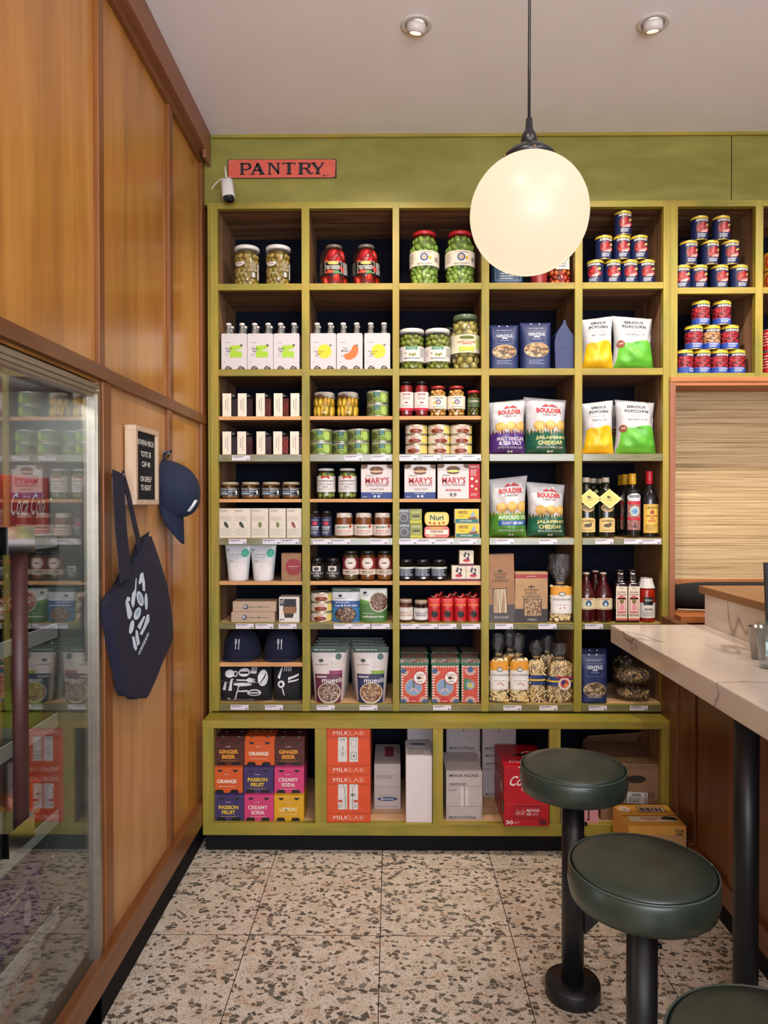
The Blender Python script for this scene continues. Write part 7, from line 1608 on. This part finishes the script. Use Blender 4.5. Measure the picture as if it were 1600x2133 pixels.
# oat/milk cartons: orange boxes
def a_ml(flip):
    def f(A):
        w_ = '#e8c8b8'; A.rect(.26, .27, .47, .80, '#d0cbc8', 1).rect(.52, .27, .72, .80, '#d0cbc8', 1)
        for y0 in (.0, .80): A.rect(.01, y0 + .004, .98, y0 + .185, '#cf4a20', 2).rect(.01, y0 + (.185 if y0 == 0 else 0), .98, y0 + (.19 if y0 == 0 else .006), '#8a2c10', 3)
        A.text('MILK', .33, .1, .36, .085, '#eed8cc', 4, -.004).text('LAB', .69, .1, .32, .085, '#e8b8a4', 4, -.016)
        A.text('MILK', .33, .89, .36, .085, '#eed8cc', 4, -.004).text('LAB', .69, .89, .32, .085, '#e8b8a4', 4, -.016)
        if flip: A.text('114', .365, .75, .1, .04, '#55504c', 3).text('COW\nDAIRY', .365, .5, .06, .2, '#77706c', 3, 0).frame(.56, .6, .69, .74, .008, '#8a8480', 3).frame(.56, .32, .69, .48, .008, '#55504c', 3).poly([(.6, .38), (.65, .38), (.625, .44)], '#33302c', 4)
        else: A.text('MIL', .62, .58, .12, .05, '#44403c', 3).rect(.27, .42, .36, .47, '#b8442c', 3).rect(.62, .42, .72, .47, '#b8442c', 3).poly([(.43, .27), (.44, .27), (.42, .7), (.38, .79), (.37, .79), (.41, .7)], '#55504c', 3).poly([(.59, .27), (.6, .27), (.6, .7), (.65, .79), (.64, .79), (.59, .7)], '#55504c', 3).lines(.27, .3, .36, .38, 2, '#8a8480', 3, .4).lines(.62, .3, .72, .38, 2, '#8a8480', 3, .4)
    return f
kb_ = 3.02 / 3.14
def obox(name, w, h, d, body, **k): return box(name, w * kb_, h * kb_, d, body, **k)
put('ml1', lambda: obox('milk_carton_box', 90, 99.5, .30, '#cf4a20', front=a_ml(False)), 726, ZB, 'orange milk carton box standing on the cabinet floor', 'box', 'orange milk carton boxes', Yf=YB, dy=.0, pym=1640)
put('ml2', lambda: obox('milk_carton_box', 90, 97, .30, '#cf4a20', front=a_ml(True)), 726, ZB, 'orange milk carton box stacked on the other one', 'box', 'orange milk carton boxes', Yf=YB, dy=.0, dz=99.8 * K * kb_, pym=1640)
GRY = m('#b5aaa8', .6, var=.03)
def a_gr(A): A.rect(0, .495, 1, .5, '#8a8080', 1).lines(.1, .68, .9, .76, 3, '#6a6468', 2, .3, 3).ell(.5, .23, .38, .045, '#1c3a6c', 2).text('Bluedown', .5, .235, .5, .05, '#d0d0dc', 3, .02, shear=.4).lines(.2, .30, .8, .33, 2, '#8a8488', 2, .3).lines(.1, .05, .9, .07, 1, '#6a6468', 2)
put('gr', lambda: obox('grey_carton', 57, 98, .26, GRY, front=a_gr, top=lambda A: A.rect(.4, .35, .75, .85, '#8a3a44', 2)), 807, ZB, 'pale grey carton with small blue oval mark, set back in the cabinet', 'box', Yf=YB, dy=.13, pym=1620)
put('wt', lambda: obox('white_carton', 54, 138, .20, m('#d6cccc', .55, var=.02), top=lambda A: A.lines(.1, .1, .9, .5, 3, '#8a8488', 2, .3).ell(.5, .75, .35, .06, '#1c3a6c', 2)), 873, ZB, 'tall plain white carton standing at the front by the post', 'box', Yf=YB, dy=.0, pym=1640)
put('wt2', lambda: obox('white_carton', 56, 186, .15, m('#b8aeae', .55, var=.02), front=lambda A: A.ell(.5, .93, .36, .025, '#1c2a4c', 2).lines(.2, .925, .8, .935, 1, '#c9c9d4', 3).rect(0, .8, 1, .803, '#8a8284', 2)), 875, ZB, 'tall pale carton with navy oval, behind the plain white one', 'box', Yf=YB, dy=.23, pym=1600)
MF = m('#b9adac', .6, var=.03)
def a_mf(A):
    A.frame(.05, .7, .97, .985, .006, '#6a6264', 2).text('MINOR FIGURES', .5, .925, .82, .055, '#24242c', 3, .03).text('BARISTA OAT', .33, .75, .44, .04, '#24242c', 3, .03).rect(.40, .29, .5, .70, '#d0c8c6', 2).rect(.51, .29, .62, .70, '#cdc4c2', 2).rect(.495, .29, .51, .70, '#3c3638', 3).frame(.05, .015, .97, .29, .006, '#6a6264', 2).text('MADE IN AUSTRALIA', .46, .06, .74, .045, '#24242c', 3, .03).lines(.06, .6, .3, .65, 2, '#55505a', 3, .3)
MFB = lambda: obox('oat_milk_box', 75, 101, .24, MF, front=a_mf)
put('mf', MFB, 967, ZB, 'grey oat milk box with black lettering, front of the cabinet', 'box', 'grey oat milk boxes', Yf=YB, dy=.025, pym=1640)
put('mf', None, 966, ZB, 'grey oat milk box hidden behind the front one', 'box', 'grey oat milk boxes', Yf=YB, dy=.268, pym=1600)
put('mf', None, 1040, ZB, 'grey oat milk box standing behind the red drinks case', 'box', 'grey oat milk boxes', Yf=YB, dy=.265, pym=1600)
def a_mf3(A): A.frame(.05, .03, .97, .52, .006, '#6a6264', 2).text('MADE IN AUSTRALIA', .46, .1, .74, .07, '#24242c', 3, .03).rect(.47, .52, .53, 1, '#8a8282', 2)
put('mf3', lambda: obox('oat_milk_box', 75, 88, .24, MF, front=a_mf3), 1040, ZB, 'grey oat milk box on top, behind the red drinks case', 'box', 'grey oat milk boxes', Yf=YB, dy=.265, dz=101.3 * K * kb_, pym=1550)
put('mf3', None, 965, ZB, 'grey oat milk box stacked at the back above the front one', 'box', 'grey oat milk boxes', Yf=YB, dy=.268, dz=101.3 * K * kb_, pym=1550)
# red drinks case
CR = m('#b30d1e', .4, var=.03)
def a_ck(A):
    A.text('Coca', .38, .76, .5, .17, '#eed8d8', 4, .02, shear=.35).text('Cola', .86, .80, .3, .16, '#eed8d8', 4, .02, shear=.35).text('CLASSIC', .55, .62, .34, .05, '#e8d0d0', 4, .02).rect(.06, .365, .94, .37, '#d85a64', 2).rect(0, .62, 1, .623, '#8f0a18', 2).poly([(.4, .94), (.44, 1), (.3, 1)], WHITE, 3)
    A.rect(.22, .13, .82, .34, '#8a0c18', 2).rect(.235, .15, .8, .32, '#a81222', 3).text('Coca Cola', .36, .235, .2, .08, '#e8c8c8', 4, .0, shear=.3).text('RECYCLE', .64, .265, .28, .045, '#eed8d8', 4, .04).text('US', .55, .205, .09, .045, '#eed8d8', 4, .04).lines(.62, .18, .77, .22, 2, '#e8c8c8', 4, .3)
    A.text('30', .12, .065, .16, .07, '#eed8d8', 4, .04).lines(.22, .04, .35, .08, 2, '#e8c8c8', 4, .3).rect(.78, .03, .94, .11, '#5a0a12', 3)
def a_cks(A): A.text('Coca Cola', .5, .62, .8, .24, '#e8d0d4', 4, .02, shear=.3).text('CLASSIC', .5, .4, .3, .06, '#d8b8bc', 4).ell(.9, .3, .06, .12, '#5c9a6c', 3).ell(.5, .12, .08, .06, '#d8b8bc', 3)
def coke():
    W, H, D = 92 * kb_ * K, 132 * kb_ * K, .27; mb = MB(); mb.box(-W / 2, W / 2, -D / 2, D / 2, 0, H * .93, CR)
    A = Art(W, H * .93); a_ck(A); A.emit(mb, flat((0, -D / 2, 0), (1, 0, 0), (0, 0, 1), (0, -1, 0)))
    A = Art(D, H * .93); a_cks(A); A.emit(mb, flat((-W / 2, 0, 0), (0, -1, 0), (0, 0, 1), (-1, 0, 0)))
    A = Art(W, D); A.text('Coca', .4, .2, .5, .1, '#e8c8c8', 3, 0, shear=.3).ell(.5, .5, .2, .05, BLACKP, 3, 18).ring(.75, .5, .2, .26, '#d8c8c4', 2, 20, 90, 270); A.emit(mb, flat((0, -D / 2, H * .93), (1, 0, 0), (0, 1, 0), (0, 0, 1)))
    return mb.build('drinks_case', bevel=.0015), D / 2
ck = put('ck', coke, 1097, ZB, 'large red soft drink case at the front of the cabinet beside the stool', 'drinks case', Yf=YB, dy=-.03, rz=0, pym=1650)
# right bay
put('pb', lambda: obox('pink_carton', 76, 62, .16, m('#d0c4bc', .55), front=lambda A: A.rect(.42, .0, 1, .45, '#c98a90', 2).rect(.42, .45, 1, .7, '#d8a8a8', 2).text('EVERY\nMORNING', .7, .8, .4, .2, '#b8444c', 3).rect(.72, .1, .76, .5, INKB, 3).rect(.68, .1, .76, .14, INKB, 3)), 1208, ZB, 'pink and cream carton between the stool post and the brown cardboard box', 'box', Yf=YB, dy=.0, pym=1680)
CBM = m('#8a684c', .8, var=.06, vs=12)
def bigbox():
    t = thing('cardboard_box'); W, H, D = 128 * K * kb_, 116 * K * kb_, .30; b = MB(); b.box(-W / 2, W / 2, -D / 2, D / 2, 0, H, CBM); A = Art(W, H)
    A.ell(.57, .74, .16, .07, m('#2c2019', .8), 1, 24).text('LIVE BOULDER', .54, .45, .68, .085, '#3c2c24', 3, -.005); A.emit(b, flat((0, -D / 2, 0), (1, 0, 0), (0, 0, 1), (0, -1, 0))); child('carton', b, t, .001)
    child('flap', MB().add([(-W / 2, D / 2, H), (W / 2, D / 2, H), (W / 2 - .02, D / 2 - .11, H + .075), (-W / 2, D / 2 - .10, H + .055), (-W / 2, D / 2 + .002, H), (W / 2, D / 2 + .002, H), (W / 2 - .02, D / 2 - .107, H + .077), (-W / 2, D / 2 - .097, H + .057)], [(0, 1, 2, 3), (7, 6, 5, 4), (2, 1, 5, 6), (0, 3, 7, 4), (3, 2, 6, 7)], m('#957253', .8)), t)
    child('flap', MB().box(-W / 2, W / 2, -D / 2, -D / 2 + .08, H, H + .003, m('#a58260', .8)), t)
    child('packing_tape', MB().box(-.03, .03, -D / 2 - .001, -D / 2 + .082, H + .0032, H + .0038, m('#b5946c', .3)), t)
    s = MB(); A = Art(.098, .05); A.rect(0, 0, 1, 1, '#c9c5c0', 0).text('26008', .5, .78, .4, .22, INKB, 3, .02).lines(.2, .1, .8, .6, 4, '#4a4848', 3, .35); [A.rect(.03 + i * .02, .05, .035 + i * .02 + .006, .95, '#33302e', 3) for i in range(4)]; [A.rect(.87 + i * .025, .05, .88 + i * .025, .95, '#33302e', 3) for i in range(4)]
    A.emit(s, flat((W * .06, -D / 2 - .0022, H * .30), (1, 0, -.06), (.06, 0, 1), (0, -1, 0))); child('shipping_label', s, t)
    return t, D / 2
put('big', bigbox, 1316, ZB, 'large open brown cardboard box with hand hole in the right cabinet bay', 'box', Yf=YB, dy=.03, pym=1660)
# clear wrap beside the box
wp_ = MB(); pw = at(1372, 1650, YB + .025)
wp_.tube([(0, 0, 0), (.006, 0, .03), (-.004, .0, .06), (-.012, 0, .085)], [.012, .016, .010, .016], FILM, 10, flat=.3)
o = wp_.build('plastic_wrap'); o.location = (pw.x - .012, YB + .018, ZB + .001); tag(o, 'crumpled strip of clear plastic in front of the cardboard box', 'plastic wrap')
# yellow box on the floor
def ybox():
    t = thing('yellow_box'); c = [atz(1277, 1740), atz(1432, 1740)]
    W, D, H = .222, .195, .243; mt = m('#d0953c', .55, var=.03)
    b = MB(); b.box(-W / 2, W / 2, -D / 2, D / 2, 0, H, mt)
    A = Art(W, D); A.rect(0, .45, 1, .47, '#6a4420', 2).rect(.1, .2, .95, .44, '#d8c4a8', 1).ell(.14, .76, .1, .13, '#e0d6c8', 3).text('LUCKY\nDIP', .14, .76, .13, .14, '#8a6a3c', 4).frame(.38, .62, .88, .9, .012, '#3c2018', 3).rect(.41, .66, .85, .86, '#d8c8b8', 3).lines(.42, .67, .84, .85, 1, '#4a3c3c', 4, .9).text('TREATS', .5, .32, .4, .1, '#b8544c', 4).poly([(.68, .3), (.95, .24), (.93, .38), (.8, .42), (.7, .4)], INKB, 4)
    A.emit(b, flat((0, -D / 2, H), (1, 0, 0), (0, 1, 0), (0, 0, 1)))
    A = Art(W, H); A.rect(0, 0, 1, .86, '#b58a5c', 0).text('STORE\nHERE', .88, .9, .16, .09, INKB, 3); A.emit(b, flat((0, -D / 2, 0), (1, 0, 0), (0, 0, 1), (0, -1, 0)))
    child('carton', b, t, .0015); return t, D / 2
o, d_ = ybox(); yc = at(1363, 1735, 2.76); o.location = (1.027, 2.832, 0); tag(o, 'yellow orange box on the floor in front of the cabinet by the bar', 'box')

# ================================================================== price tags
TAGM = m('#d6d0da', .45, var=.01)
def ptag():
    W, H = 37.5 * 3.088 / F, 10.5 * 3.088 / F; mb = MB().box(-W / 2, W / 2, -.0004, 0, -H / 2, H / 2, TAGM)
    A = Art(W, H); A.lines(.05, .66, .7, .86, 1, '#3c3a44', 1, .7, 3).lines(.05, .42, .45, .55, 1, '#8a8694', 1, .6, 4).rect(.82, .12, .95, .3, '#3c3a44', 1); A.emit(mb, flat((0, -.0004, -H / 2), (1, 0, 0), (0, 0, 1), (0, -1, 0)), off=.0002)
    return mb.build('price_tag')
tg = None
TAGS = [(502, 953.5, 'under the second jam jar of the lower jam shelf'), (736.5, 953.5, 'under the third stack of green tins'), (793, 953.5, 'under the far right stack of green tins'),
 (850.5, 953.5, 'under the left stack of cream tins'), (898.5, 953.5, 'between left and centre stacks of cream tins'), (943.5, 953.5, 'under the right stack of cream tins'), (982.5, 954, 'right end under the cream tins, at the divider'),
 (495, 1127.5, 'under the second cream leaf box'), (566, 1127.5, 'under the fourth cream leaf box'), (604, 1127.5, 'right end under the cream leaf boxes'),
 (670.5, 1127.5, 'under the slim chilli paste jars'), (711.5, 1127.5, 'under the left sauerkraut jar'), (789.5, 1127.5, 'under the right sauerkraut jar'),
 (850, 1128, 'under the sardine boxes, left one'), (888, 1128, 'under the rounded fish tins, left one'), (926, 1128, 'under the rounded fish tins, right one'), (974, 1128.5, 'under the yellow and teal fish boxes'),
 (1052, 1128.5, 'under the light green crisp bag'), (1141.5, 1129, 'under the lower dark green crisp bag'), (1259, 1129.5, 'under the second oil bottle with diamond tag'), (1319, 1129.5, 'under the pink labelled black bottle'), (1358, 1129.5, 'under the golden labelled vinegar bottle'),
 (510, 1304, 'under the spoon boxes, left one'), (551, 1304, 'under the spoon boxes, right one'), (599, 1304, 'under the cork banded cup box'), (714.5, 1304.5, 'under the blue nut pouch'), (752.5, 1304.5, 'between the two nut pouches'), (793, 1304.5, 'under the green walkabout pouch'),
 (854.5, 1305, 'under the two small spread jars, left one'), (893, 1305, 'under the leftmost red snack bag'), (932, 1305, 'under the second red snack bag'), (981, 1305, 'under the rightmost red snack bag'), (1050, 1305.5, 'under the tall fettuccine box'), (1140.5, 1305.5, 'under the fusilli box'), (1237.5, 1306, 'under the passata bottles'),
 (499, 1472.5, 'under the folded totes, left one'), (571, 1471.5, 'under the folded totes, right one'), (678.5, 1474, 'under the maroon muesli pouch'), (767.5, 1476, 'under the dark blue muesli pouch'), (921, 1474.5, 'under the middle patterned tin'), (1067.5, 1476, 'under the ear shaped pasta bags'), (1142.5, 1476.5, 'under the long twisted pasta bags'), (1245.5, 1477.5, 'under the navy penne packet'), (1331, 1478, 'under the mushroom bags')]
ys_ = (953.5, 1128, 1304.5, 1474)
for px, py, l in TAGS:
    if tg is None: tg = ptag(); o = tg
    else: o = tg.copy(); COL.objects.link(o)
    row = min(ys_, key=lambda y: abs(y - py)); p = at(px, py, YF - .0042); z = at(815, row, YF - .0042).z
    o.location = (p.x, YF - .0042, z); tag(o, 'white price tag ' + l, 'price tag', 'price tags on the shelf edges')

# ================================================================== drinks inside the fridge
def dcan(col, word, tcol):
    def f():
        t = thing('drink_can'); r = .033; H = .125; child('body', MB().lathe([(.024, 0), (r, .008), (r, H - .012), (.027, H - .001)], m(col, .25, .3, var=.03), 28), t)
        child('top', MB().lathe([(.027, H - .001), (.0275, H), (.0255, H - .002), (0, H - .003)], SILV, 24), t)
        A = Art(r * 3.4, H * .8); A.text(word, .5, .35, .44, .2, tcol, 2, .05); l = MB(); A.emit(l, cyl(r, .01), du=r * .25); child('lettering', l, t); return t, r
    return f
def fput(key, fn, x, y, z, label, cat, rz=60, group=None):
    if key in PROTO: o = dup(PROTO[key][0])
    else: o, hd = fn(); PROTO[key] = (o, hd)
    o.location = (x, y, z + .0006); o.rotation_euler = (0, 0, R(rz)); tag(o, label, cat, group); return o
fr0 = FZ0 + .04
Z = [fr0] + FSH
def fbx(w, h, d, col, front): return lambda: (boxmb(w / K, h / K, d, col, front=front, side=front).build('drinks_box', bevel=.001), d / 2)
MLW = m('#cfc4c0', .5)
fput('fb1', fbx(.20, .15, .20, MLW, lambda A: A.text('HIT\nME\nBOY', .5, .6, .6, .6, '#b8443c', 2, .02).rect(0, 0, 1, .2, '#c97a6c', 1)), -1.06, 1.82, Z[0], 'pink and white carton on the fridge floor', 'box', 90)
for i, y in enumerate((1.60, 1.51, 1.42)): fput('milk', fbx(.075, .15, .075, MLW, lambda A: A.text('MILKLAB', .5, .8, .7, .1, '#44403c', 2).rect(.2, .5, .8, .65, '#b8442c', 2)), -.99, y, Z[0], 'white milk carton on the fridge floor, %s from the door hinge side' % ('first', 'second', 'third')[i], 'carton', 90, 'milk cartons in the fridge')
fput('pur', fbx(.24, .17, .20, m('#3c2f8f', .45), lambda A: A.text('sparkling\nwater', .4, .7, .5, .2, '#d0c8e0', 2, .01).ell(.7, .3, .08, .2, '#b8a0d8', 2)), -1.06, 1.80, Z[1], 'violet blue drinks carton in the fridge', 'box', 90)
def prot():
    t = thing('drink_bottle'); child('body', MB().lathe([(0, 0), (.036, 0), (.038, .01), (.038, .13), (.03, .155), (.02, .17)], m('#d0d0d4', .35), 26), t); child('cap', MB().lathe([(.021, .17), (.021, .192), (0, .193)], m('#d8d8dc', .4), 20), t)
    A = Art(.12, .12); A.text('Protein', .5, .8, .6, .12, INKB, 2).ring(.5, .4, .2, .24, INKB, 2, 20).text('30', .5, .4, .24, .2, INKB, 2, .03); l = MB(); A.emit(l, cyl(.038, .01), du=.009); child('label', l, t); return t, .038
for i, y in enumerate((1.62, 1.53)): fput('prot', prot, -.98, y, Z[1], 'white protein drink bottle in the fridge, %s' % ('beside the violet carton', 'nearer the camera')[i], 'bottle', 60, 'protein bottles in the fridge')
for i, (c, w_, y) in enumerate((('#c9541c', 'ORANGE', 1.88), ('#c9541c', 'ORANGE', 1.80), ('#cf9a14', 'LEMON', 1.70), ('#cf9a14', 'LEMON', 1.62), ('#5a2418', 'GINGER', 1.53), ('#5a2418', 'GINGER', 1.45))):
    fput('dc' + w_, dcan(c, w_, '#eadcc4'), -.975, y, Z[2], '%s drink can in the fridge, %s' % ({'ORANGE': 'orange', 'LEMON': 'yellow', 'GINGER': 'brown'}[w_], ('farther from the handle', 'nearer the handle')[i % 2]), 'can', 55, 'drink cans in the fridge')
def jbx(col, word, tc): return fbx(.15, .11, .12, m(col, .45), lambda A: A.text(word, .5, .5, .7, .4, tc, 2, .03))
fput('jg', jbx('#6a9a34', 'LEMON\nLIME', '#20301c'), -1.02, 1.86, Z[3], 'lime green lemon lime carton in the fridge', 'box', 90)
fput('jy_', jbx('#cfa83c', 'GINGER\nTONIC', '#33261c'), -1.02, 1.66, Z[3], 'mustard yellow tonic carton in the fridge', 'box', 90)
for i, y in enumerate((1.88, 1.81, 1.74, 1.62, 1.54)):
    fput('cola', lambda: bottle(29, 92, m('#1c0c0a', .08, spec=.7), .8, '#b8242c', lambda A: A.rect(0, 0, 1, 1, '#a81a28', 0).text('Cola', .5, .5, .4, .6, WHITE, 2, .02), (.35, .55), caph=4, shoulder=.5, neckw=.4), -.985, y, Z[4], 'dark cola bottle in the fridge, %s from the back' % ('first', 'second', 'third', 'fourth', 'fifth')[i], 'bottle', 60, 'cola bottles in the fridge')
fput('ckf', fbx(.22, .16, .20, m('#a80f20', .4), lambda A: A.text('Coca Cola', .5, .55, .8, .36, '#eed8d8', 2, .01, shear=.3)), -1.05, 1.85, Z[5], 'red soft drink carton on the top fridge shelf', 'box', 90)
fput('ckf', None, -1.05, 1.61, Z[5], 'red soft drink carton on the top fridge shelf, nearer the camera', 'box', 90)
